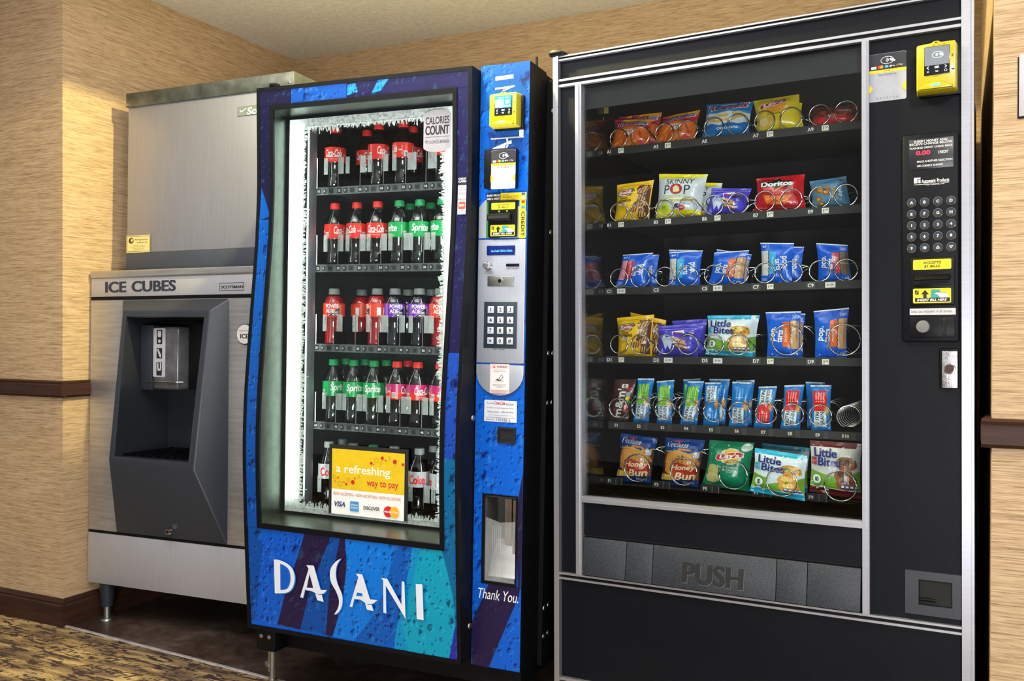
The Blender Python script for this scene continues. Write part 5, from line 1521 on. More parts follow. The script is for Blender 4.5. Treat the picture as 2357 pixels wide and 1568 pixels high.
# trays
M_TRAY = mat('charcoal_tray', rgb(27, 26, 25), .5, var=.2, bmp=.1)
M_COIL = mat('bright_coil_wire', rgb(222, 220, 216), .22, 1.0, var=.1)
NS_ = .20
TZ = [(0.0801,1.5988)[1], (0.0796,1.3876)[1], (0.0792,1.1975)[1], (0.0787,1.001)[1], (0.0782,0.8132)[1], (0.0779,0.6516)[1]]
WC1 = [(0.1078,1.1606)[0], (0.2449,1.1578)[0], (0.3847,1.155)[0], (0.5218,1.1522)[0], (0.6619,1.1493)[0]]
WC2 = [(0.172,1.1593)[0], (0.3114,1.1565)[0], (0.4508,1.1536)[0], (0.5897,1.1508)[0], (0.7256,1.148)[0]]
EC = [(0.1049,0.8617)[0], (0.174,0.8642)[0], (0.2445,0.8667)[0], (0.3132,0.8691)[0], (0.383,0.8716)[0], (0.4532,0.8741)[0], (0.5242,0.8766)[0], (0.593,0.879)[0], (0.6627,0.8815)[0], (0.7304,0.8839)[0]]
FC = [(0.1614,0.6911)[0], (0.2977,0.6944)[0], (0.4365,0.6888)[0], (0.5758,0.6966)[0], (0.7194,0.6926)[0]]
DC = [(0.5797,1.0579)[0], (0.7205,1.0489)[0]]
LU = [(0.0791,1.1612)[0], (0.2212,1.1583)[0], (0.3608,1.1555)[0], (0.5001,1.1526)[0], (0.6407,1.1498)[0]]
PU = [(0.1153,1.1605)[0], (0.2555,1.1576)[0], (0.3958,1.1547)[0], (0.5366,1.1519)[0], (0.6762,1.149)[0]]
_coil = {}
def depth(q, pitch):
    """the front turn lies nearly flat, then the wire steps back behind the packs"""
    if q < 1.62:
        return .004 * q
    if q < 1.78:
        return .0065 + (q - 1.62) / .16 * .095
    return .1015 + (q - 1.78) * pitch
def coil(tray, u, w, r, left, turns=6, pitch=.062):
    """wire helix running back from the tray front; its free end points down"""
    key = (round(r, 4), left, turns, pitch)
    if key not in _coil:
        n = int(turns * 22)
        path = []
        for k in range(n + 1):
            a = 2 * math.pi * turns * k / n
            s = -1 if left else 1
            path.append((s * r * math.sin(a + 3.5), (pitch * turns * k / n) if turns > 10 else depth(turns * k / n, pitch), r * math.cos(a + 3.5)))
        _coil[key] = MB().tube(path, .0018, 6).build('spiral_coil', M_COIL, tray, angle=80)
        o = _coil[key]
    else:
        o = _coil[key].copy()
        C.objects.link(o)
        o.parent = tray
    o.location = (u, NS_ - .004, w)
    return o
SZ = [w + (.006 if k < 5 else -.006) for k, w in enumerate(TZ)]          # tray floor heights

CW = [max(z, SZ[k] + .0298) for k, z in enumerate(((0.2459,1.627)[1], (0.1084,1.4193)[1], (0.1101,1.2339)[1], (0.1084,1.0449)[1]))]
tag_w = rgb(226, 222, 205)
TRAY_OBJ = []
for r, w in enumerate(TZ):
    f_ = SZ[r]
    if r == 5:
        tr = MB().box(.0745, .786, NS_, .62, f_ - .004, f_ - .001, 1).build('tray', [M_TRAY, M_PIT], t, smooth=False)
        for k in range(5):
            MB().box(LU[k] - .014, LU[k] + .040, NS_ - .003, NS_, w - .0105, w + .0105).build('tag_holder', M_TRAY, tr)
    else:
        tr = MB().box(.0745, .786, NS_ - .003, NS_, w - .0105, w + .0105).box(.0745, .786, NS_, .62, f_ - .004, f_ - .001, 1).build('tray', [M_TRAY, M_PIT], t, smooth=False)
    TRAY_OBJ.append(tr)
    P = Print(flat(NS_ - .003))
    row = 'ABCDEF'[r]
    if r == 4:
        for k in range(10):
            P.text('E%d' % (k + 1), EC[k] - .006, w, .0085, rgb(226, 215, 190), bold=.02)
            P.rect(EC[k] + .008, w - .009, EC[k] + .020, w + .009, rgb(52, 51, 50))
    else:
        for k in range(5):
            P.rect(LU[k] - .013, w - .009, LU[k] + .011, w + .009, rgb(58, 58, 58)) if r in (2, 3) else None
            P.text(row + str(2 * k + 1), LU[k] - .001, w, .0095, WHITE, bold=.02)
            if r == 5:
                P.rect(LU[k] + .018, w - .0095, LU[k] + .019, w + .0095, rgb(150, 150, 150)).rect(LU[k] + .036, w - .0095, LU[k] + .037, w + .0095, rgb(150, 150, 150))
                continue
            if (row, k) in (('A', 2), ('C', 1)):
                continue
            x = PU[k]
            old = (row, k) in (('C', 0), ('C', 2), ('C', 4), ('D', 1), ('D', 2))
            if old:
                x += .012 if k == 4 else 0
                P.rect(x - .0125, w - .007, x + .0125, w + .007, rgb(214, 212, 206)).text('$1.00', x, w, .006, rgb(40, 40, 44), bold=.02)
            else:
                P.rect(x - .0085, w - .007, x + .0085, w + .007, tag_w).text('1', x - .0035, w, .0085, BLACK, bold=.03).text('00', x + .0035, w + .002, .0045, BLACK, bold=.01)
    P.build('price_strip', M_PAPER, tr)
    if r < 4:
        for k in range(5):
            if r == 3 and k >= 3:
                coil(tr, DC[k - 3], (0.5797,1.0568)[1], .0395, False, 5, .07)
            else:
                coil(tr, WC1[k], CW[r], .0265, True)
                coil(tr, WC2[k], CW[r], .0275, False)
    elif r == 4:
        for k in range(10):
            coil(tr, EC[k], (0.2445,0.8623)[1], .0275, False, 7 if k < 9 else 14, .05 if k < 9 else .028)
    else:
        for k in range(5):
            coil(tr, FC[k], (0.2977,0.6932)[1], .038, False, 5, .075).location.y -= .05 if k >= 3 else 0
    cuts = [.077] + [(PU[k] + LU[k + 1]) / 2 + .028 for k in range(4)] + [.783] if r != 4 else [.077] + [(EC[k] + EC[k + 1]) / 2 for k in range(9)] + [.783]
    for u in cuts:
        MB().box(u - .0008, u + .0008, .315, .61, f_ - .001, f_ + (.060 if r != 4 else .05)).build('divider', M_CLEAR if r == 3 else M_PIT, tr)
# rail with clips on the left, lower ledge
MB().box((0.0413,1.1616)[0], (0.0658,1.1611)[0], NS_ - .012, NS_ - .006, .62, 1.66).build('shelf_rail', M_TRAY, t)
CL0 = (0.0611,1.1611)[0] - .003
for w in ((0.0628,1.63)[1], (0.0596,1.4215)[1], (0.0605,1.2363)[1], (0.0614,1.0436)[1], (0.061,0.8634)[1], (0.0619,0.6831)[1]):
    MB().hexa([(CL0, NS_ - .016, w - .005), (CL0 + .006, NS_ - .016, w - .005), (CL0 + .003, NS_ - .016, w + .010), (CL0 - .003, NS_ - .016, w + .010)], [(CL0, NS_ - .012, w - .005), (CL0 + .006, NS_ - .012, w - .005), (CL0 + .003, NS_ - .012, w + .010), (CL0 - .003, NS_ - .012, w + .010)]).build('rail_clip', mat('pale_clip', rgb(196, 196, 180), .4) if 'pale_clip' not in bpy.data.materials else bpy.data.materials['pale_clip'], t)
P = Print(flat(NS_ - .012))
P.rect(*(0.0667,1.7077), *(0.081,1.7655), rgb(150, 132, 60)).rect(*(0.0498,1.6882), *(0.0667,1.6982), rgb(200, 198, 190))
P.build('rail_stickers', M_PAPER, t)

# ---- control column
tap_l = Print(flat(PN))
tap_print(tap_l, (0.8059,1.604), (0.8861,1.7132), '5 4 7 9 1 1 4')
tap_l.build('tap_label', M_PAPER, t)
a, b = (0.908,1.602), (0.9927,1.7089)
card_reader(t, a[0], a[1], PN, b[0] - a[0], b[1] - a[1] + .004, .048, False)
a, b = (0.8782,1.0524), (0.994,1.5171)
md = MB().box(a[0], b[0], -.010, PN, a[1], b[1]).build('selection_module', M_LAM, t, bevel=.006)
a, b = (0.8928,1.4376), (0.9835,1.5054)
wd = MB().box(a[0], b[0], -.0108, -.0085, a[1], b[1]).build('credit_display', mat('smoked_display_window', rgb(26, 27, 34), .35), md, bevel=.001)
P = Print(flat(-.0108))
for s, p_, q_, c in (('INSERT MONEY AND', (0.9043,1.4985), (0.9709,1.5015), WHITE), ('RECEIVE CHANGE BELOW', (0.8945,1.4924), (0.9803,1.4956), WHITE), ('FLASHING CREDIT CHECK PRICE', (0.8949,1.4843), (0.9807,1.4864), WHITE), ('CREDIT', (0.9521,1.47), (0.9732,1.4749), WHITE), ('MAKE ANOTHER SELECTION', (0.9096,1.4539), (0.9807,1.4558), WHITE), ('USE CORRECT CHANGE', (0.9096,1.4436), (0.9619,1.4466), WHITE)):
    hh = {'I': .0050, 'R': .0050, 'F': .0040, 'C': .0058, 'M': .0042, 'U': .0042}[s[0]]
    P.text(s, (p_[0] + q_[0]) / 2, (p_[1] + q_[1]) / 2, hh, c, width=q_[0] - p_[0], bold=.012)
P.build('display_lettering', M_INK, wd)
P = Print(flat(-.0108))
P.fit('0.00', (0.908,1.4696), (0.9364,1.4789), rgb(255, 30, 60), bold=.03).build('credit_digits', ink('red_led_print', .4, emit=2.5), wd)
P = Print(flat(-.010))
a, b = (0.9032,1.4072), (0.9165,1.4198)
P.rect(*a, *b, WHITE).rect(a[0] + .007, a[1], a[0] + .009, a[1] + .009, rgb(40, 45, 54)).rect(a[0] + .007, a[1] + .008, b[0], a[1] + .0095, rgb(40, 45, 54))
p_, q_ = (0.9185,1.4081), (0.9743,1.413)
P.text('Automatic Products', (p_[0] + q_[0]) / 2, (p_[1] + q_[1]) / 2, .0085, WHITE, width=q_[0] - p_[0], bold=.015)
p_, q_ = (0.9266,1.4021), (0.9652,1.4041)
P.text('International, Ltd.', (p_[0] + q_[0]) / 2, (p_[1] + q_[1]) / 2, .0055, WHITE, width=q_[0] - p_[0], shear=.2)
P.line([(0.9036,1.404), (0.9258,1.4039)], .0008, WHITE).line([(0.966,1.4045), (0.9739,1.4045)], .0008, WHITE)
P.build('maker_lettering', M_INK, md)
M_BTN = mat('smoked_button', rgb(70, 76, 84), .2, .4, var=.1)
BXs = [(0.8984,1.3141)[0], (0.9249,1.3135)[0], (0.9517,1.3129)[0], (0.9781,1.313)[0]]
BYs = [((0.8984,1.3643)[1] + (0.9782,1.3642)[1]) / 2, ((0.8984,1.3386)[1] + (0.9781,1.3386)[1]) / 2, ((0.8984,1.3129)[1] + (0.9781,1.3135)[1]) / 2, ((0.8983,1.2877)[1] + (0.9781,1.2879)[1]) / 2, ((0.8983,1.2623)[1] + (0.9781,1.2625)[1]) / 2]
b0 = r0 = None
for k, s in enumerate(['A', 'B', 'C', 'D', 'E', 'F', 'G', 'H', '1', '2', '3', '4', '5', '6', '7', '8', '9', '10', '^', 'v']):
    x, y = BXs[k % 4], BYs[k // 4]
    if b0 is None:
        b0 = MB().cyl((0, -.010, 0), (0, -.0125, 0), .0082, .0076, 18).build('button', M_BTN, md, angle=30)
        bt = b0
        r0 = MB().tube([(.0092 * math.cos(2 * math.pi * j / 20), -.0112, .0092 * math.sin(2 * math.pi * j / 20)) for j in range(20)], .0011, 5, closed=True).build('button_ring', M_CHROME, bt)
    else:
        bt = b0.copy()
        C.objects.link(bt)
        bt.parent = md
        rr = r0.copy()
        C.objects.link(rr)
        rr.parent = bt
    bt.location = (x, 0, y)
    P = Print(flat(-.0125), base=.0002)
    if s in '^v' :
        d = 1 if s == '^' else -1
        P.line([(-.0032, -.0024 * d), (.0032, -.0024 * d), (0, .003 * d)], .0012, WHITE, True)
    else:
        P.text(s, 0, 0, .0062, WHITE, bold=.04)
    P.build('button_legend', M_INK, bt)
a, b = (0.8961,1.1345), (0.9859,1.2405)
ba = MB().box(a[0], b[0], -.015, -.008, a[1], b[1]).build('bill_acceptor', M_BLACK, md, bevel=.003)
a, b = (0.9045,1.179), (0.9775,1.2039)
zc = (a[1] + b[1]) / 2
MB().hexa([(a[0], -.013, zc - .002), (b[0], -.013, zc - .002), (b[0], -.013, b[1]), (a[0], -.013, b[1])], [(a[0] + .002, -.030, zc - .001), (b[0] - .002, -.030, zc - .001), (b[0] - .002, -.028, zc + .001), (a[0] + .002, -.028, zc + .001)]).box(a[0], b[0], -.021, -.013, a[1], a[1] + .004).build('bill_slot', M_BLACK, ba, bevel=.001)
MB().box(a[0] + .002, b[0] - .002, -.0156, -.013, a[1] + .004, zc - .002).build('slot_mouth', M_PIT, ba)
bill_print(-.015, ba, (0.9016,1.2136), (0.9786,1.236), (0.9015,1.1392), (0.9781,1.1717))
P = Print(flat(-.010))
a, b = (0.8942,1.1131), (0.987,1.1275)
P.rect(*a, *b, rgb(206, 204, 204)).text('Sales tax included in all prices.', (a[0] + b[0]) / 2 - .002, (a[1] + b[1]) / 2, .0085, rgb(40, 40, 44), width=(b[0] - a[0]) * .9)
P.build('tax_label', M_PAPER, md)
a, b = (0.8942,1.0632), (0.9861,1.1087)
cp = MB().box(a[0], b[0], -.0125, -.008, a[1], b[1]).build('coin_panel', M_BLACK, md, bevel=.002)
q = (0.9222,1.0868)
MB().cyl((q[0], -.012, q[1]), (q[0], -.030, q[1]), .0145, .0135, 22).build('coin_return_button', mat('grey_button', rgb(112, 112, 110), .5), cp, bevel=.0015)
q = (0.9656,1.0854)
MB().hexa([(q[0] - .004, -.012, q[1] - .020), (q[0] + .004, -.012, q[1] - .020), (q[0] + .004, -.012, q[1] + .020), (q[0] - .004, -.012, q[1] + .020)], [(q[0] - .0035, -.0155, q[1] - .016), (q[0] - .001, -.0155, q[1] - .016), (q[0] - .001, -.0155, q[1] + .016), (q[0] - .0035, -.0155, q[1] + .016)]).build('coin_slot', M_PIT, cp)
a, b = (0.9564,0.9512), (0.9904,1.0355)
lk = MB().box(a[0] - .002, b[0] + .0015, -.004, PN, a[1] - .002, b[1] + .002).build('lock_housing', M_BLACK, t, bevel=.002)
MB().box(a[0] + .003, b[0], -.0065, -.003, a[1], b[1] - .003).build('lock_plate', mat('pitted_cast_zinc', rgb(176, 176, 180), .35, .9, var=.3, vscale=(120, 120, 120), bmp=.6, bscale=(300, 300, 300)), lk, bevel=.001)
q = (0.9746,0.9938)
MB().cyl((q[0], -.006, q[1]), (q[0], -.010, q[1]), .0125, .012, 20).build('lock', M_CHROME, lk, bevel=.001)
MB().cyl((q[0], -.0098, q[1]), (q[0], -.0108, q[1]), .0095, .0095, 18).build('keyway', mat('dark_bronze', rgb(70, 52, 50), .3, .8), lk)
a, b = (0.8825,0.4463), (1.0052,0.5379)
ha, hb = (0.9105,0.4626), (0.9786,0.5198)
MB().plate(a[0], b[0], a[1] - .006, b[1], .001, PN, holes=[(ha[0], hb[0], ha[1], hb[1])]).build('coin_cup_plate', mat('dark_satin_plastic', rgb(46, 50, 58), .35, var=.08), t)
MB().box(ha[0] + .002, hb[0] - .002, .0062, .0078, ha[1] + .002, hb[1] - .002).build('coin_cup', M_PIT, t)
MB().tube([(ha[0] + .002, .003, ha[1] + .012), (ha[0] + .02, .003, ha[1] + .013), (ha[0] + .034, .004, ha[1] + .012)], .004, 8).build('cup_lip', M_BLACK, t)


# ================================================================ snacks
M_FOIL = ink('glossy_snack_film', .3, coat=.25, crinkle=.5)
M_FOILBACK = mat('snack_film_back', rgb(150, 150, 150), .35, .4)
def bag(name, cat, label, corners, n, thick, art, group, seed, floor, bar=False):
    """pillow pack: corners (u, w) low left, low right, high right, high left"""
    rnd = random.Random(seed)
    bl, br, tr_, tl = [Vector(c) for c in corners]
    dz = floor + .0012 - min(bl.y, br.y) if n > .2 else 0
    bl.y += dz
    br.y += dz
    org = (bl + br) / 2
    z0 = min(bl.y, br.y)
    org.y = z0
    bl, br, tr_, tl = bl - org, br - org, tr_ - org, tl - org
    Wd, Ht = ((br - bl).length + (tr_ - tl).length) / 2, ((tl - bl).length + (tr_ - br).length) / 2
    nu, nv = (10, 16) if not bar else (8, 16)
    ph = [rnd.uniform(0, 6.28) for _ in range(8)]
    def raw(x, y):
        s = math.sin(math.pi * min(max(y, 0), 1))
        xx = .5 + (x - .5) * (1 - .07 * s)
        p = (bl * (1 - xx) + br * xx) * (1 - y) + (tl * (1 - xx) + tr_ * xx) * y
        a = max(0, 1 - abs(2 * x - 1) ** 2.4) ** .6
        e = .055
        b = min(max((y - e) / .26, 0), 1) * min(max((1 - e - y) / .26, 0), 1)
        b = b * (2 - b) if b < 1 else 1
        bul = a * b ** .7
        wr = .0022 * bul * (math.sin(5.0 * x + 9 * y + ph[0]) + .7 * math.sin(11 * x - 6 * y + ph[1]) + .5 * math.sin(15 * y + 4 * x + ph[2])) + .0022 * (1 - b) * math.sin(9 * x + ph[3]) * (1 if e < y < 1 - e else .5)
        cr = .0016 * (1 - min(1, abs(y - .12) / .10)) * math.sin(26 * x + ph[4]) + .0016 * (1 - min(1, abs(y - .88) / .10)) * math.sin(24 * x + ph[5]) if (abs(y - .12) < .1 or abs(y - .88) < .1) else 0
        return p.x, p.y, thick * .5 * bul + wr + cr
    G = [[raw(i / nu, j / nv) for i in range(nu + 1)] for j in range(nv + 1)]
    def at(x, y):
        fx, fy = min(max(x, 0), .9999) * nu, min(max(y, 0), .9999) * nv
        i, j = int(fx), int(fy)
        fx, fy = fx - i, fy - j
        r = []
        for k in range(3):
            a_, b_, c_, d_ = G[j][i][k], G[j][i + 1][k], G[j + 1][i + 1][k], G[j + 1][i][k]
            r.append((a_ * (1 - fx) + b_ * fx) * (1 - fy) + (d_ * (1 - fx) + c_ * fx) * fy)
        return r
    verts, faces, cols = [], [], []
    for side in (1, -1):
        for j in range(nv + 1):
            for i in range(nu + 1):
                u, w, d = G[j][i]
                edge_ = i in (0, nu) or j in (0, nv)
                verts.append((u, (-d if side > 0 else d * .9) if not edge_ else (-d if side > 0 else -d + .0006), w))
    o_ = (nu + 1) * (nv + 1)
    for j in range(nv):
        for i in range(nu):
            a = j * (nu + 1) + i
            faces.append((a, a + 1, a + nu + 2, a + nu + 1))
            faces.append((o_ + a, o_ + a + nu + 1, o_ + a + nu + 2, o_ + a + 1))
    me = bpy.data.meshes.new(name)
    me.from_pydata(verts, [], faces)
    base = art.base
    atb = me.attributes.new('Col', 'FLOAT_COLOR', 'CORNER')
    atb.data.foreach_set('color', list(base) * len(me.loops))
    me.materials.append(M_FOIL)
    me.polygons.foreach_set('use_smooth', [True] * len(me.polygons))
    root = thing(name, label, cat, MS @ Matrix.Translation((org.x, n, org.y)), group)
    link('pack', me, root)
    def surf(x, y, h):
        q = at(x / Wd, y / Ht)
        return (q[0], -q[2] - h, q[1])
    P = Print(surf, step=.00009, base=.0003, grid=(Wd / nu, Ht / nv))
    art(P, Wd, Ht)
    if P.f:
        P.build('print', M_FOIL, root)
        me2 = root.children[-1].data
    return root
def art(base):
    def d(fn):
        fn.base = base
        return fn
    return d
YEL, WHT = rgb(250, 196, 16), rgb(238, 240, 242)
def blob(P, x, y, rx, ry, c, n=14, j=.15, seed=0, rot=0):
    r = random.Random(seed)
    P.poly([(x + rx * (1 + r.uniform(-j, j)) * math.cos(2 * math.pi * k / n + rot), y + ry * (1 + r.uniform(-j, j)) * math.sin(2 * math.pi * k / n + rot)) for k in range(n)], c)
def crimp(P, w, h, c):
    pass
@art(rgb(236, 112, 22))
def cheese_mix(P, w, h):
    P.poly([(0, h * .62), (w * .45, h * .74), (w, h * .66), (w, h), (0, h)], rgb(186, 22, 58))
    P.poly([(w * .12, h * .94), (w, h * .90), (w, h), (w * .3, h)], rgb(248, 180, 30))
    for k, (x, y, a) in enumerate(((.2, .2, .5), (.4, .32, 1.2), (.7, .22, .2), (.82, .42, 2), (.3, .5, .8), (.6, .48, 2.4), (.5, .12, .1))):
        P.oval(w * x, h * y, w * .15, h * .035, rgb(168, 66, 14) if k % 2 else rgb(255, 150, 50), 12, a)
        P.oval(w * x + .004, h * y - .004, w * .12, h * .025, rgb(216, 84, 14), 10, a + .6)
    P.text('MUNCHIES', w * .55, h * .82, h * .125, WHT, bold=.055, width=w * .82, shear=.25, rot=.06).text('MUNCHIES', w * .55, h * .82, h * .10, rgb(20, 70, 150), bold=.03, width=w * .78, shear=.25, rot=.06)
    P.text('CHEESE', w * .5, h * .60, h * .07, WHT, bold=.04, width=w * .34).text('MIX', w * .53, h * .49, h * .10, WHT, bold=.05, width=w * .24)
    P.oval(w * .84, h * .2, w * .06, h * .05, rgb(214, 40, 110), 12)
@art(rgb(0, 112, 190))
def ridged_chips(P, w, h):
    P.poly([(0, h * .36), (w * .2, h * .42), (w * .4, h * .35), (w * .6, h * .42), (w * .8, h * .36), (w, h * .42), (w, h * .66), (w * .8, h * .70), (w * .55, h * .76), (w * .3, h * .70), (0, h * .74)], rgb(226, 234, 240))
    P.poly([(0, h * .72), (w * .3, h * .68), (w * .55, h * .74), (w * .8, h * .68), (w, h * .64), (w, h * .70), (w * .55, h * .80), (0, h * .78)], rgb(40, 150, 214))
    for k, (x, y, a) in enumerate(((.22, .55, .3), (.45, .62, -.2), (.62, .50, .5), (.82, .58, -.3), (.75, .66, 0), (.35, .48, .1))):
        blob(P, w * x, h * y, w * .13, h * .055, rgb(232, 190, 100), 12, .2, k, a)
        blob(P, w * x, h * y + .003, w * .08, h * .025, rgb(246, 218, 140), 10, .2, k + 9, a)
    P.text('RUFFLES', w * .5, h * .87, h * .175, WHT, bold=.055, width=w * .88, shear=.12, rot=.05).text('RUFFLES', w * .5, h * .87, h * .15, rgb(196, 24, 50), bold=.025, width=w * .84, shear=.12, rot=.05)
    P.text('ORIGINAL', w * .58, h * .26, h * .06, WHT, bold=.04, width=w * .46).text('NET WT 1 OZ', w * .2, h * .12, h * .03, rgb(190, 220, 240), width=w * .24)
@art(rgb(246, 214, 10))
def classic_chips(P, w, h):
    P.oval(w * .52, h * .70, w * .24, h * .15, rgb(246, 160, 20), 22)
    P.poly([(w * .12, h * .70), (w * .2, h * .66), (w * .5, h * .73), (w * .72, h * .78), (w * .78, h * .86), (w * .70, h * .91), (w * .4, h * .84), (w * .16, h * .80)], WHT)
    P.poly([(w * .14, h * .705), (w * .2, h * .67), (w * .5, h * .74), (w * .71, h * .79), (w * .76, h * .855), (w * .69, h * .895), (w * .4, h * .83), (w * .17, h * .79)], rgb(206, 22, 34))
    P.text("Lay's", w * .46, h * .79, h * .13, WHT, bold=.05, width=w * .46, shear=.15, rot=.13)
    P.text('Classic', w * .46, h * .52, h * .06, rgb(90, 60, 10), bold=.02, width=w * .32, shear=.2)
    blob(P, w * .24, h * .32, w * .19, h * .17, rgb(236, 190, 84), 14, .1, 3)
    blob(P, w * .2, h * .31, w * .10, h * .12, rgb(250, 224, 150), 12, .15, 5)
    P.poly([(w * .5, h * .1), (w * .52, h * .5), (w * .54, h * .3), (w * .56, h * .1)], rgb(228, 190, 10))
    P.text('NET WT. 1 OZ. (28.3 g)', w * .74, h * .15, h * .03, rgb(90, 80, 10), width=w * .42).text('POTATO CHIPS', w * .22, h * .07, h * .035, rgb(110, 90, 10), width=w * .28)
@art(rgb(198, 22, 26))
def hot_snack(P, w, h):
    P.poly([(0, h * .55), (w * .5, h * .35), (w, h * .5), (w, h), (0, h)], rgb(92, 22, 16))
    for k in range(7):
        blob(P, w * (.15 + .12 * k), h * (.55 + .12 * math.sin(k * 2)), w * .09, h * .1, rgb(176, 70, 20) if k % 2 else rgb(120, 30, 16), 9, .3, k)
    P.poly([(0, h * .05), (w * .3, h * .3), (w * .6, h * .1), (w * .3, h * .02)], rgb(232, 36, 36))
    P.poly([(w * .62, h * .1), (w * .8, h * .35), (w, h * .12)], rgb(200, 60, 40))
@art(YEL)
def fudge_cookies(P, w, h):
    br_, ck, st = rgb(96, 52, 34), rgb(214, 160, 86), rgb(70, 34, 22)
    P.poly([(w * .66, h * .98 - .01), (w * .98, h * .90), (w * .97, h * .06), (w * .70, h * .08), (w * .74, h * .3), (w * .60, h * .42), (w * .70, h * .58), (w * .62, h * .80)], br_)
    for k, (x, y, rx, a) in enumerate(((.80, .78, .15, .3), (.76, .58, .13, -.4), (.60, .30, .14, .2), (.82, .40, .14, .5), (.80, .18, .13, 0))):
        P.oval(w * x, h * y, w * rx, h * .075, ck, 16, a)
        for s in (-.5, 0, .5):
            P.line([(w * (x + s * rx) - .002, h * (y - .06)), (w * (x + s * rx) + .003, h * (y + .06))], .0028, st)
    P.poly([(w * .06, h * .70), (w * .14, h * .82), (w * .52, h * .84), (w * .60, h * .76), (w * .50, h * .66), (w * .16, h * .64)], rgb(60, 120, 40))
    P.poly([(w * .1, h * .70), (w * .16, h * .80), (w * .50, h * .82), (w * .56, h * .74), (w * .34, h * .65), (w * .2, h * .66)], WHT)
    P.poly([(w * .12, h * .71), (w * .17, h * .79), (w * .49, h * .81), (w * .54, h * .74), (w * .34, h * .67), (w * .2, h * .68)], rgb(206, 30, 30))
    P.text('Keebler', w * .33, h * .745, h * .075, WHT, bold=.03, width=w * .34, shear=.1, rot=.05)
    P.text('FUDGE', w * .28, h * .60, h * .045, rgb(60, 30, 14), bold=.05, width=w * .22).text('STRIPES', w * .32, h * .53, h * .06, rgb(60, 30, 14), bold=.05, width=w * .38).text('Minis', w * .28, h * .45, h * .06, WHT, bold=.05, width=w * .24)
    P.line([(0, h * .91), (w, h * .92)], .0008, rgb(200, 150, 10))
    P.text('NET WT 2 OZ (56g)', w * .3, h * .06, h * .03, rgb(60, 40, 10), width=w * .4)
@art(rgb(208, 214, 220))
def popcorn(P, w, h):
    yl = rgb(240, 222, 30)
    P.rect(0, h * .89, w, h, yl).rect(0, 0, w, h * .13, yl).poly([(0, h * .13), (w, h * .13), (w, h * .17), (0, h * .24)], yl)
    ln = rgb(28, 32, 36)
    P.text('SKINNY', w * .5, h * .82, h * .12, ln, width=w * .58, rot=.03).text('P', w * .24, h * .64, h * .19, ln, width=w * .12).text('P', w * .68, h * .64, h * .20, ln, width=w * .13)
    P.oval(w * .44, h * .655, w * .13, h * .115, ln, 24).oval(w * .44, h * .655, w * .12, h * .105, rgb(196, 30, 40), 24)
    blob(P, w * .44, h * .655, w * .08, h * .07, rgb(236, 220, 160), 12, .25, 4)
    P.text('POPCORN', w * .42, h * .49, h * .055, rgb(180, 190, 60), bold=.05, width=w * .5).rect(w * .1, h * .385, w * .9, h * .43, rgb(226, 210, 60)).text('DAIRY FREE WHITE CHEDDAR', w * .5, h * .407, h * .03, rgb(50, 50, 30), bold=.02, width=w * .7)
    P.oval(w * .22, h * .25, w * .12, h * .10, rgb(190, 210, 30), 20).text('80', w * .22, h * .265, h * .06, rgb(50, 60, 20), width=w * .1).text('CALORIES', w * .22, h * .215, h * .02, rgb(50, 60, 20), width=w * .11)
    P.oval(w * .52, h * .29, w * .065, h * .05, rgb(44, 50, 96), 16).oval(w * .62, h * .24, w * .075, h * .055, rgb(206, 30, 50), 16).text('FREE', w * .62, h * .24, h * .03, WHT, width=w * .1).text('GMO FREE', w * .72, h * .33, h * .03, rgb(70, 74, 80), width=w * .16).text('NET WT. 0.5 OZ (14g)', w * .66, h * .08, h * .025, rgb(50, 50, 30), width=w * .4)
@art(rgb(70, 62, 196))
def mini_wafers(P, w, h):
    P.poly([(0, h * .88), (w, h * .9), (w, h), (0, h)], rgb(84, 76, 206)).line([(0, h * .87), (w, h * .88)], .0012, rgb(180, 176, 240))
    P.poly([(w * .1, h * .60), (w * .2, h * .74), (w * .42, h * .66), (w * .56, h * .44), (w * .40, h * .40), (w * .36, h * .22), (w * .28, h * .38), (w * .22, h * .24), (w * .16, h * .42)], rgb(206, 216, 236))
    for k, (x, y) in enumerate(((.50, .56), (.60, .50), (.64, .42), (.58, .34), (.66, .30))):
        P.oval(w * x, h * y, w * .13, h * .055, rgb(206, 150, 110), 14, -.2).oval(w * x - .002, h * y - .003, w * .11, h * .035, rgb(110, 60, 40), 12, -.2)
    P.poly([(w * .36, h * .80), (w * .66, h * .84), (w * .70, h * .72), (w * .40, h * .66)], WHT).text('Choco', w * .52, h * .755, h * .07, rgb(190, 40, 50), bold=.04, width=w * .26, rot=.12)
    P.poly([(w * .62, h * .68), (w * .92, h * .78), (w * .90, h * .70), (w * .68, h * .62)], rgb(60, 30, 50))
    P.text('MINI', w * .76, h * .30, h * .04, WHT, bold=.03, width=w * .12).oval(w * .78, h * .2, w * .04, h * .03, rgb(110, 60, 40), 10).text('NET WT 1.75 OZ', w * .74, h * .1, h * .03, rgb(200, 200, 240), width=w * .3)
    P.poly([(w * .04, h * .1), (w * .14, h * .3), (w * .2, h * .12), (w * .1, h * .04)], rgb(130, 130, 226))
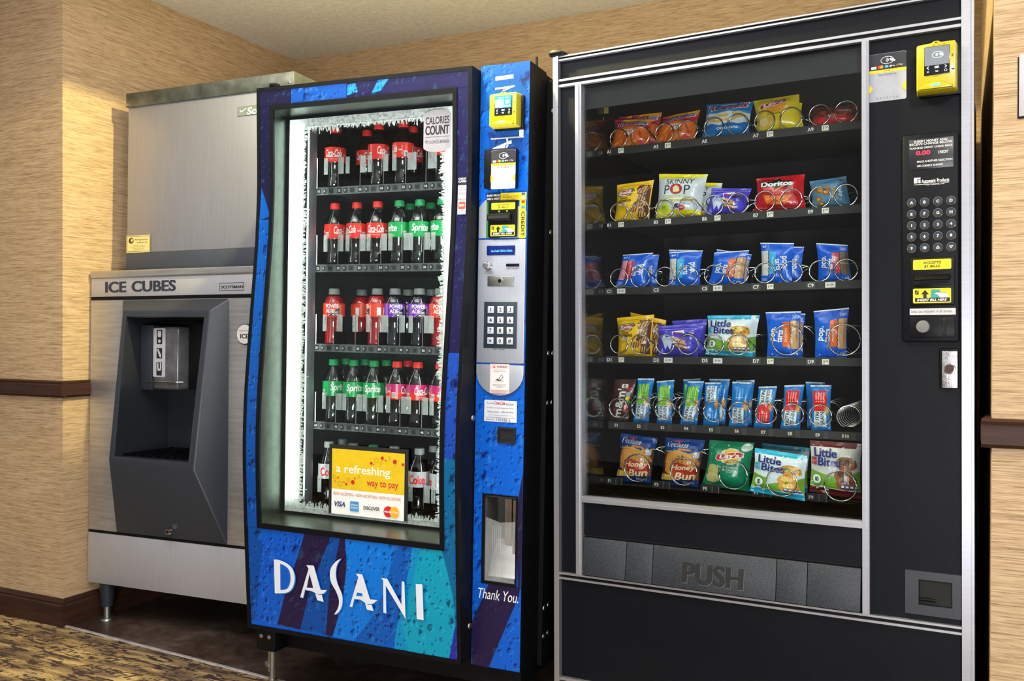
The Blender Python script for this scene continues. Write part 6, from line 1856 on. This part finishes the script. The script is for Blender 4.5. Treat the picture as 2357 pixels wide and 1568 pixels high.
@art(rgb(196, 18, 28))
def nacho_chips(P, w, h):
    P.poly([(w * .0, h * .98), (w * .4, h * .92), (w * .3, h * .8), (0, h * .86)], rgb(150, 14, 22))
    P.poly([(w * .34, h * .95), (w * .48, h * .97), (w * .72, h * .66), (w * .42, h * .58)], rgb(24, 18, 18)).rect(w * .10, h * .68, w * .80, h * .84, rgb(24, 18, 18))
    P.line([(w * .36, h * .92), (w * .46, h * .94)], .003, rgb(220, 100, 40)).line([(w * .34, h * .70), (w * .40, h * .56), (w * .70, h * .74)], .0036, rgb(232, 120, 50))
    P.text('Doritos', w * .46, h * .77, h * .14, WHT, bold=.06, width=w * .68)
    P.text('NACHO', w * .66, h * .53, h * .05, WHT, bold=.02, width=w * .2, shear=.2)
    for x, y, a, s in ((.32, .36, 2.4, 1), (.62, .34, .6, 1), (.48, .24, 1.4, .8)):
        p = [(w * x + w * .21 * s * math.cos(a + k * 2.09), h * y + h * .17 * s * math.sin(a + k * 2.09)) for k in range(3)]
        P.poly(p, rgb(226, 110, 24))
        for k in range(6):
            q = random.Random(k + int(x * 100))
            P.oval(w * x + w * .07 * s * q.uniform(-1, 1), h * y + h * .05 * s * q.uniform(-1, 1), .003, .002, rgb(170, 50, 10) if k % 2 else rgb(250, 170, 60), 7)
    P.rrect(w * .74, h * .16, w * .88, h * .27, .002, rgb(220, 90, 90)).rrect(w * .75, h * .17, w * .87, h * .26, .002, rgb(180, 20, 30)).text('150', w * .81, h * .225, h * .05, WHT, width=w * .08).text('NET WT. 1 OZ', w * .16, h * .1, h * .03, WHT, width=w * .2).text('TORTILLA CHIPS', w * .70, h * .1, h * .02, rgb(230, 150, 150), width=w * .4)
@art(rgb(84, 134, 170))
def salty_bites(P, w, h):
    for k, (x, y, r) in enumerate(((.3, .62, .15), (.46, .54, .13), (.22, .32, .1), (.3, .16, .09), (.5, .66, .08))):
        blob(P, w * x, h * y, w * r, h * r * .9, rgb(150, 100, 40), 10, .3, k)
        blob(P, w * x, h * y, w * r * .5, h * r * .5, rgb(206, 160, 80), 8, .3, k + 5)
    P.text('Salty', w * .82, h * .5, h * .15, WHT, bold=.03, width=h * .34, rot=-1.5).text('CRISPS', w * .68, h * .5, h * .12, rgb(214, 160, 40), bold=.05, width=h * .36, rot=-1.5)
    P.text('READ MORE HERE', w * .45, h * .84, h * .03, rgb(30, 50, 70), width=w * .4, rot=.1).poly([(w * .8, h * .88), (w * .94, h * .92), (w * .88, h * .82)], rgb(170, 40, 50)).rect(w * .48, h * .55, w * .56, h * .66, rgb(200, 70, 60))
def toaster(fill, box, flip=False):
    @art(rgb(0, 92, 214))
    def fn(P, w, h):
        X = (lambda x: w * (1 - x)) if flip else (lambda x: w * x)
        P.rect(0, h * .975, w, h, WHT).rect(0, 0, w, h * .02, rgb(200, 214, 236))
        a0, a1 = sorted((X(.02), X(.28)))
        z = [(X(.26 + .02 * (k % 2)), h * (.20 + .60 * k / 14)) for k in range(15)]
        b0, b1 = sorted((X(.28), X(.50)))
        P.rect(b0, h * .24, b1, h * .78, box)
        P.poly([(X(.02), h * .20)] + z + [(X(.02), h * .80)], fill)
        P.line(z, .0022, rgb(70, 26, 24))
        P.line([(X(.02), h * .5), (X(.26), h * .5)], .002, rgb(200, 170, 130))
        P.text('FROSTED', X(.40), h * .5, w * .07, WHT, width=h * .3, rot=-1.57 if not flip else 1.57)
        rr = -1.45 if not flip else 1.45
        P.text('pop.', X(.76), h * .52, w * .20, WHT, bold=.03, width=h * .30, rot=rr).text('tarts', X(.58), h * .47, w * .15, WHT, bold=.03, width=h * .27, rot=rr)
        P.text('2', X(.14), h * (.10 if flip else .90), w * .12, WHT, bold=.04, width=h * .055, rot=rr).text('PASTRIES', X(.26), h * (.10 if flip else .90), w * .04, rgb(200, 220, 250), width=h * .09, rot=rr)
        P.text('380', X(.14), h * (.88 if flip else .10), w * .09, rgb(220, 230, 250), width=w * .18)
        P.oval(X(.84), h * .08, w * .035, w * .035, rgb(120, 170, 240), 10)
    return fn
pt_straw, pt_cookie, pt_smore, pt_dark = toaster(rgb(232, 150, 170), rgb(206, 36, 60)), toaster(rgb(214, 210, 200), rgb(40, 170, 226)), toaster(rgb(210, 160, 110), rgb(226, 100, 30), True), toaster(rgb(120, 106, 90), rgb(206, 70, 80), True)
def muffins(top, sky, cake, cake2):
    @art(sky)
    def fn(P, w, h):
        P.rect(0, h * .90, w, h, top).rect(0, 0, w, h * .13, top)
        P.rect(0, h * .13, w, h * .16, WHT)
        P.poly([(0, h * .14), (w, h * .14), (w, h * .50), (w * .6, h * .36), (w * .3, h * .40), (0, h * .46)], rgb(120, 170, 50))
        P.rrect(w * .62, h * .155, w * .97, h * .245, .002, rgb(226, 230, 236))
        for x, y, rx in ((.74, .62, .22), (.70, .40, .20), (.74, .26, .2)):
            blob(P, w * x, h * y, w * rx, h * .13, cake, 16, .08, int(x * 50 + y * 10))
            blob(P, w * x - .003, h * y + .004, w * rx * .6, h * .06, cake2, 12, .12, int(y * 30))
        for k in range(9):
            q = random.Random(k)
            P.oval(w * q.uniform(.6, .9), h * q.uniform(.3, .7), .003, .0022, rgb(60, 130, 50) if k % 3 else rgb(220, 90, 40), 7)
        for k in range(4):
            P.rrect(w * (.64 + .085 * k), h * .16, w * (.71 + .085 * k), h * .235, .0015, rgb(40, 60, 140)).rect(w * (.65 + .085 * k), h * .19, w * (.70 + .085 * k), h * .225, WHT)
        nv = rgb(24, 40, 120)
        P.text('Little', w * .32, h * .80, h * .17, nv, bold=.035, width=w * .46).text('Bites', w * .40, h * .63, h * .16, nv, bold=.035, width=w * .46)
        P.rect(w * .02, h * .56, w * .14, h * .70, rgb(60, 170, 206) if top[2] > top[0] else rgb(170, 30, 60)).text('PARTY', w * .08, h * .63, h * .03, rgb(250, 200, 80), width=w * .1)
        P.oval(w * .15, h * .29, w * .10, h * .10, rgb(60, 130, 70), 20).oval(w * .15, h * .29, w * .09, h * .09, WHT, 20).text('8', w * .15, h * .29, h * .07, rgb(30, 90, 60), bold=.04, width=w * .09, rot=1.57)
    return fn
mf_blue, mf_brown = muffins(rgb(36, 184, 226), rgb(224, 236, 244), rgb(226, 160, 60), rgb(246, 208, 110)), muffins(rgb(96, 24, 30), rgb(206, 206, 204), rgb(150, 84, 40), rgb(96, 46, 26))
@art(rgb(74, 40, 34))
def candy_pack(P, w, h):
    P.text("m&m's", w * .46, h * .50, w * .42, WHT, bold=.10, width=h * .78, rot=1.5).text("m&m's", w * .46, h * .50, w * .34, rgb(70, 36, 30), bold=.03, width=h * .75, rot=1.5) if False else P.text("m&m's", w * .46, h * .50, w * .40, rgb(232, 226, 220), bold=.04, width=h * .80, rot=1.5)
    for k, (x, y, c) in enumerate(((.80, .78, rgb(206, 30, 50)), (.80, .66, rgb(150, 170, 190)), (.82, .56, rgb(230, 200, 40)), (.86, .46, rgb(60, 150, 70)), (.82, .36, rgb(220, 60, 40)), (.84, .28, rgb(206, 30, 60)))):
        P.oval(w * x, h * y, w * .11, h * .05, c, 12, .4)
    P.text('NET WT 1.69 OZ', w * .8, h * .1, w * .07, WHT, width=w * .4)
def bar_(blk, up=True, bl=rgb(0, 122, 204)):
    @art(bl)
    def fn(P, w, h):
        Y = (lambda y: h * y) if up else (lambda y: h * (1 - y))
        P.rect(0, h * .965, w, h, rgb(200, 214, 226))
        def R(x0, y0, x1, y1, c):
            a, b = sorted((Y(y0), Y(y1)))
            P.rect(w * x0, a, w * x1, b, c)
        if blk:
            R(.12, .42, .84, .88, blk)
            for k in range(4):
                R(.26 + .13 * k, .68, .31 + .13 * k, .84, tuple(min(1, c * 1.0 + .35) for c in blk[:3]) + (1,))
                P.oval(w * (.285 + .13 * k), Y(.64), w * .03, w * .03, WHT, 8)
        else:
            for k in range(3):
                R(.30 + .15 * k, .70, .34 + .15 * k, .86, rgb(120, 190, 240))
                P.oval(w * (.32 + .15 * k), Y(.66), w * .03, w * .03, WHT, 8)
        blob(P, w * .84, Y(.48), w * .13, h * .12, rgb(196, 130, 70), 10, .2, 3)
        blob(P, w * .86, Y(.45), w * .08, h * .07, rgb(230, 180, 110), 8, .2, 4)
        if blk and blk[1] > blk[0]:
            blob(P, w * .30, Y(.56), w * .13, h * .04, rgb(226, 226, 190), 10, .2, 6)
        R(.16, .08, .80, .43, rgb(224, 232, 238))
        P.text('NUTRI', w * .33, Y(.255), w * .20, rgb(30, 34, 60), bold=.03, width=h * .32, rot=1.57 if up else -1.57).text('GRAIN', w * .60, Y(.255), w * .20, rgb(20, 70, 120), bold=.02, width=h * .32, rot=1.57 if up else -1.57)
        P.text('SOFT BAKED', w * .92, Y(.25), w * .07, rgb(190, 220, 240), width=h * .26, rot=1.57)
    return fn
bar_apple, bar_blue, bar_straw, bar_blue_d, bar_straw_d = bar_(rgb(120, 190, 20)), bar_(None), bar_(rgb(222, 34, 32)), bar_(None, False), bar_(rgb(222, 34, 32), False)
@art(rgb(0, 62, 140))
def honey_bun(P, w, h):
    P.rect(0, h * .13, w, h * .74, rgb(84, 58, 34))
    blob(P, w * .5, h * .50, w * .47, h * .32, rgb(206, 128, 52), 22, .04, 2)
    blob(P, w * .5, h * .52, w * .40, h * .25, rgb(228, 158, 76), 20, .05, 3)
    for k in range(5):
        P.ring(w * .5, h * .52, w * (.36 - .07 * k), h * (.23 - .045 * k), .0014, rgb(190, 112, 44), 16, 20 + 40 * k, 230 + 40 * k)
    P.poly([(0, h * .72), (w * .4, h * .76), (w * .7, h * .70), (w, h * .76), (w, h), (0, h)], rgb(0, 62, 140)).line([(0, h * .72), (w * .4, h * .76), (w * .7, h * .70), (w, h * .76)], .0022, rgb(226, 190, 60))
    P.text('Duchess', w * .36, h * .88, h * .10, WHT, bold=.05, width=w * .54, shear=.2).text('Duchess', w * .36, h * .88, h * .085, rgb(20, 40, 110), bold=.01, width=w * .5, shear=.2)
    P.poly([(w * .26, h * .925), (w * .28, h * .965), (w * .33, h * .94), (w * .37, h * .97), (w * .41, h * .94), (w * .46, h * .965), (w * .47, h * .925)], rgb(200, 40, 40))
    P.rect(w * .82, h * .62, w * .95, h * .73, rgb(200, 206, 216))
    P.poly([(0, h * .12), (w * .5, h * .14), (w * .4, h * .24), (0, h * .26)], rgb(236, 190, 70))
    P.poly([(w * .26, h * .46), (w * .42, h * .52), (w * .96, h * .42), (w * .98, h * .16), (w * .5, h * .10), (w * .36, h * .22)], rgb(186, 54, 34))
    P.text('Honey', w * .60, h * .40, h * .15, rgb(252, 226, 180), bold=.03, width=w * .66, shear=.2, rot=.04).text('Bun', w * .66, h * .23, h * .16, rgb(252, 226, 180), bold=.03, width=w * .54, shear=.2, rot=.04)
    P.text('Glazed', w * .74, h * .085, h * .055, WHT, bold=.03, width=w * .28)
@art(rgb(0, 132, 90))
def onion_chips(P, w, h):
    P.oval(w * .56, h * .70, w * .24, h * .17, WHT, 22).oval(w * .56, h * .70, w * .225, h * .158, rgb(246, 190, 30), 22)
    P.poly([(w * .22, h * .64), (w * .30, h * .59), (w * .62, h * .66), (w * .84, h * .70), (w * .86, h * .78), (w * .74, h * .81), (w * .4, h * .76), (w * .26, h * .74)], WHT)
    P.poly([(w * .235, h * .645), (w * .30, h * .605), (w * .62, h * .675), (w * .83, h * .71), (w * .845, h * .775), (w * .74, h * .795), (w * .4, h * .75), (w * .27, h * .73)], rgb(206, 22, 34))
    P.text("Lay's", w * .54, h * .70, h * .12, WHT, bold=.05, width=w * .44, shear=.15, rot=.12)
    P.text('Sour Cream', w * .52, h * .48, h * .05, WHT, width=w * .46).text('& Onion', w * .58, h * .42, h * .05, WHT, width=w * .30).text('FLAVORED', w * .6, h * .375, h * .02, rgb(190, 230, 210), width=w * .16)
    blob(P, w * .20, h * .38, w * .15, h * .14, rgb(196, 186, 110), 14, .12, 8)
    blob(P, w * .22, h * .22, w * .17, h * .12, rgb(214, 204, 130), 14, .12, 9)
    P.oval(w * .88, h * .90, w * .12, h * .08, rgb(206, 226, 214), 14)
    for k in range(12):
        q = random.Random(k + 40)
        P.oval(w * q.uniform(.05, .95), h * q.uniform(.55, .97), .003, .002, rgb(120, 200, 120) if k % 2 else rgb(226, 236, 210), 7, q.uniform(0, 3))
    P.text('NET WT. 1 OZ', w * .5, h * .06, h * .025, rgb(190, 230, 210), width=w * .3).text('POTATO CHIPS', w * .2, h * .05, h * .03, rgb(190, 230, 210), width=w * .26)

NB, NK = .232, .272
def q4(*p):
    return list(p)
SNACKS = [
 # row A
 ('snack_bag', 'crimson and orange cheese snack bag in front of the A1 coils', [(0.0676,1.6062),(0.1866,1.6035),(0.1967,1.6856),(0.0841,1.697)], NB, .045, cheese_mix, 'bags on the top tray'),
 ('snack_bag', 'crimson snack bag with yellow top seal leaning behind the A1 bag', [(0.0732,1.6239),(0.2074,1.6127),(0.2104,1.712),(0.0794,1.7142)], NK, .03, cheese_mix, 'bags on the top tray'),
 ('snack_bag', 'crimson and orange cheese snack bag above the A3 tag', [(0.1965,1.6033),(0.3234,1.6022),(0.3365,1.695),(0.229,1.6878)], NB, .045, cheese_mix, 'bags on the top tray'),
 ('chip_bag', 'blue and white ridged potato chip bag above the A5 tag', [(0.3369,1.6002), (0.4731,1.6018), (0.4846,1.6994), (0.3563,1.7063)], NB, .05, ridged_chips, 'bags on the top tray'),
 ('chip_bag', 'yellow potato chip bag above the A7 tag', [(0.492,1.599),(0.6186,1.5995),(0.6039,1.7031),(0.4839,1.7003)], NB, .05, classic_chips, 'bags on the top tray'),
 ('chip_bag', 'second yellow chip bag mostly hidden behind the front A7 bag', [(0.4977,1.6139),(0.605,1.6122),(0.6022,1.6909),(0.4953,1.7003)], NK + .004, .03, classic_chips, 'bags on the top tray'),
 ('snack_bag', 'slumped dark red snack bag above the A9 tag', [(0.6311,1.5969),(0.7504,1.5968),(0.7521,1.6566),(0.6374,1.6618)], NB, .05, hot_snack, 'bags on the top tray'),
 # row B
 ('cookie_bag', 'yellow and brown cookie bag above the B1 tag', [(0.079,1.3925),(0.1875,1.3894),(0.2025,1.5127),(0.0881,1.5079)], NB, .04, fudge_cookies, 'bags on the second tray'),
 ('popcorn_bag', 'white and yellow popcorn bag above the B3 tag', [(0.2039,1.3894),(0.3378,1.3888),(0.3596,1.5142),(0.2166,1.5286)], NB, .05, popcorn, 'bags on the second tray'),
 ('popcorn_bag', 'second popcorn bag peeking out behind the one at B3', [(0.2395,1.3995),(0.3767,1.3972),(0.3862,1.495),(0.2425,1.5083)], NK + .004, .03, popcorn, 'bags on the second tray'),
 ('wafer_bag', 'violet chocolate wafer bag above the B5 tag', [(0.3472,1.3892), (0.4612,1.3884), (0.4792,1.4654), (0.3691,1.4754)], NB, .04, mini_wafers, 'bags on the second tray'),
 ('chip_bag', 'red tortilla chip bag above the B7 tag', [(0.4854,1.3929),(0.6219,1.3871),(0.618,1.4915),(0.4921,1.4906)], NB, .05, nacho_chips, 'bags on the second tray'),
 ('snack_bag', 'crumpled blue-grey snack bag above the B9 tag', [(0.635,1.3866),(0.7342,1.389),(0.7217,1.4774),(0.6295,1.4713)], NB, .05, salty_bites, 'bags on the second tray'),
 # row C
 ('pastry_pack', 'blue pastry pack with a pink pastry picture above the C1 tag', [(0.0833,1.2114),(0.1758,1.2018),(0.1993,1.3058),(0.1068,1.3037)], NB, .026, pt_straw, 'pastry packs on the third tray'),
 ('pastry_pack', 'blue pastry pack half hidden behind the pink-pictured one at C1', [(0.0992,1.2103),(0.1974,1.2124),(0.2015,1.3034),(0.1129,1.3036)], NK, .02, pt_straw, 'pastry packs on the third tray'),
 ('pastry_pack', 'blue pastry pack with a white pastry picture above the C3 tag', [(0.2425,1.2033),(0.3346,1.1997),(0.3434,1.3055),(0.2468,1.3045)], NB, .026, pt_cookie, 'pastry packs on the third tray'),
 ('pastry_pack', 'blue pastry pack showing its white seal behind the C3 pack', [(0.2336,1.2069),(0.3146,1.2046),(0.3173,1.3106),(0.232,1.3158)], NK, .02, pt_cookie, 'pastry packs on the third tray'),
 ('pastry_pack', 'blue pastry pack with an orange panel above the C5 tag', [(0.358,1.201), (0.4568,1.1981), (0.4716,1.2997), (0.376,1.2973)], NB, .026, pt_smore, 'pastry packs on the third tray'),
 ('pastry_pack', 'blue pastry pack mostly hidden behind the orange-panelled one at C5', [(0.3566,1.2034), (0.4552,1.2017), (0.4683,1.2914), (0.371,1.3104)], NK, .02, pt_smore, 'pastry packs on the third tray'),
 ('pastry_pack', 'tall blue pastry pack with a white pastry picture above C7', [(0.5025,1.2014),(0.5859,1.1989),(0.5905,1.3124),(0.5016,1.318)], NB, .026, pt_cookie, 'pastry packs on the third tray'),
 ('pastry_pack', 'blue pastry pack standing right behind the tall C7 pack', [(0.5135,1.203),(0.6009,1.2009),(0.6077,1.3055),(0.5183,1.3101)], NK, .02, pt_cookie, 'pastry packs on the third tray'),
 ('pastry_pack', 'shaded blue pastry pack with a red panel above C9', [(0.6514,1.201),(0.7362,1.1997),(0.7248,1.3005),(0.6464,1.3095)], NB, .026, pt_dark, 'pastry packs on the third tray'),
 # row D
 ('cookie_bag', 'yellow and brown cookie bag above the D1 tag', [(0.0896,1.0141),(0.194,1.0148),(0.2015,1.1298),(0.0877,1.1214)], NB, .04, fudge_cookies, 'bags on the fourth tray'),
 ('cookie_bag', 'second yellow cookie bag slanting behind the D1 bag', [(0.108,1.016),(0.2137,1.0167),(0.2222,1.1136),(0.1115,1.1386)], NK + .004, .03, fudge_cookies, 'bags on the fourth tray'),
 ('wafer_bag', 'violet chocolate wafer bag above the D3 tag', [(0.211,1.0062),(0.3293,1.0091),(0.3393,1.1015),(0.2132,1.0969)], NB, .04, mini_wafers, 'bags on the fourth tray'),
 ('wafer_bag', 'second violet wafer bag peeking out behind the D3 bag', [(0.2343,1.0144),(0.3353,1.0199),(0.3424,1.1165),(0.2387,1.1119)], NK + .004, .03, mini_wafers, 'bags on the fourth tray'),
 ('muffin_bag', 'pale muffin bag with turquoise edges above the D5 tag', [(0.3504,1.0152), (0.4806,1.0062), (0.4914,1.1236), (0.3569,1.1242)], NB, .05, mf_blue, 'bags on the fourth tray'),
 ('muffin_bag', 'second turquoise-edged muffin bag behind the one at D5', [(0.3489,1.0156), (0.4763,1.0117), (0.4887,1.1251), (0.354,1.1261)], NK + .008, .03, mf_blue, 'bags on the fourth tray'),
 ('pastry_pack', 'blue pastry pack with an orange panel above the D7 tag', [(0.5193,1.0084),(0.6076,1.0064),(0.6078,1.1324),(0.5161,1.1311)], NB, .026, pt_smore, 'bags on the fourth tray'),
 ('pastry_pack', 'blue pastry pack hidden behind the orange-panelled D7 pack', [(0.5224,1.0071),(0.605,1.0078),(0.6112,1.1269),(0.5226,1.1282)], NK, .02, pt_smore, 'bags on the fourth tray'),
 ('pastry_pack', 'shaded blue pastry pack with an orange panel above D9', [(0.6425,1.0076),(0.7223,1.0083),(0.7277,1.1396),(0.6396,1.1323)], NB, .026, pt_smore, 'bags on the fourth tray'),
 # row E
 ('candy_pack', 'brown candy pack standing in the E1 coil', [(0.0617,0.8202),(0.1207,0.8196),(0.148,0.9447),(0.0776,0.9422)], NB, .02, candy_pack, 'bars on the fifth tray'),
 ('cereal_bar', 'blue and green cereal bar standing in the E2 coil', [(0.1363,0.8208),(0.183,0.8213),(0.2011,0.948),(0.1523,0.9471)], NB, .018, bar_apple, 'bars on the fifth tray'),
 ('cereal_bar', 'blue and green cereal bar standing in the E3 coil', [(0.2077,0.8223),(0.2535,0.8218),(0.2615,0.9452),(0.2085,0.9398)], NB, .018, bar_apple, 'bars on the fifth tray'),
 ('cereal_bar', 'blue and green cereal bar standing in the E4 coil', [(0.2768,0.8173),(0.3262,0.8176),(0.3466,0.9427),(0.2997,0.9417)], NB, .018, bar_apple, 'bars on the fifth tray'),
 ('cereal_bar', 'cereal bar peeking out behind the green one at E4', [(0.268,0.8186),(0.3122,0.8205),(0.3243,0.9488),(0.2735,0.9448)], NK, .014, bar_apple, 'bars on the fifth tray'),
 ('cereal_bar', 'upside-down blue cereal bar standing in the E5 coil', [(0.3426,0.8232),(0.3888,0.8233),(0.3939,0.9406),(0.3484,0.9396)], NB, .018, bar_blue_d, 'bars on the fifth tray'),
 ('cereal_bar', 'blue cereal bar leaning behind the upside-down one at E5', [(0.348,0.8231), (0.3932,0.8201), (0.408,0.9483), (0.3498,0.9481)], NK, .014, bar_blue, 'bars on the fifth tray'),
 ('cereal_bar', 'all-blue cereal bar standing upright in the E6 coil', [(0.4151,0.8173),(0.4661,0.8186),(0.4783,0.9427),(0.4257,0.9434)], NB, .018, bar_blue, 'bars on the fifth tray'),
 ('cereal_bar', 'blue cereal bar peeking out behind the E6 bar', [(0.417,0.8207),(0.4665,0.8229),(0.4755,0.9476),(0.4251,0.945)], NK, .014, bar_blue, 'bars on the fifth tray'),
 ('cereal_bar', 'upside-down red and blue cereal bar in the E7 coil', [(0.4824,0.8183),(0.5325,0.8192),(0.5458,0.9342),(0.4967,0.9315)], NB, .018, bar_straw_d, 'bars on the fifth tray'),
 ('cereal_bar', 'red and blue cereal bar standing in the E8 coil', [(0.5538,0.8166),(0.6042,0.817),(0.6157,0.9395),(0.565,0.9364)], NB, .018, bar_straw, 'bars on the fifth tray'),
 ('cereal_bar', 'red and blue cereal bar standing in the E9 coil', [(0.6337,0.8189),(0.6826,0.8203),(0.6834,0.9398),(0.632,0.9386)], NB, .018, bar_straw, 'bars on the fifth tray'),
 ('cereal_bar', 'blue cereal bar peeking out behind the E9 bar', [(0.6156,0.8195),(0.6602,0.8216),(0.6603,0.9449),(0.6116,0.9456)], NK, .014, bar_blue, 'bars on the fifth tray'),
 # row F
 ('bun_pack', 'glazed bun in a blue-topped wrapper above the F1 tag', [(0.0836,0.6523),(0.1898,0.6545),(0.2103,0.7781),(0.0983,0.7872)], NB, .045, honey_bun, 'bags on the bottom tray'),
 ('bun_pack', 'glazed bun in a blue-topped wrapper above the F3 tag', [(0.219,0.6587),(0.3297,0.6605),(0.3501,0.7794),(0.234,0.7813)], NB, .045, honey_bun, 'bags on the bottom tray'),
 ('chip_bag', 'green potato chip bag above the F5 tag', [(0.34,0.6598), (0.4707,0.651), (0.4848,0.7796), (0.3622,0.7812)], NB, .05, onion_chips, 'bags on the bottom tray'),
 ('muffin_bag', 'pale muffin bag with turquoise edges leaning out beside F9', [(0.488,0.6598),(0.6291,0.644),(0.6381,0.7612),(0.5025,0.7738)], .17, .04, mf_blue, 'bags on the bottom tray'),
 ('muffin_bag', 'second muffin bag in shadow behind the turquoise one on bottom tray', [(0.4899,0.6509),(0.6149,0.643),(0.6212,0.7683),(0.4932,0.7744)], NK + .008, .03, mf_blue, 'bags on the bottom tray'),
 ('muffin_bag', 'brown muffin bag with dark red edges above the F9 tag', [(0.6403,0.6709),(0.7664,0.6595),(0.7674,0.7991),(0.6419,0.8009)], .17, .04, mf_brown, 'bags on the bottom tray'),
]
for k, (nm, lb, cs, n, th, ar, gp) in enumerate(SNACKS):
    bag(nm, nm.split('_')[1] if nm != 'cereal_bar' else 'bar', lb, cs, n, th, ar, gp, k + 1, SZ[{'top': 0, 'second': 1, 'third': 2, 'fourth': 3, 'fifth': 4, 'bottom': 5}[gp.split()[-2]]], nm in ('cereal_bar', 'candy_pack'))
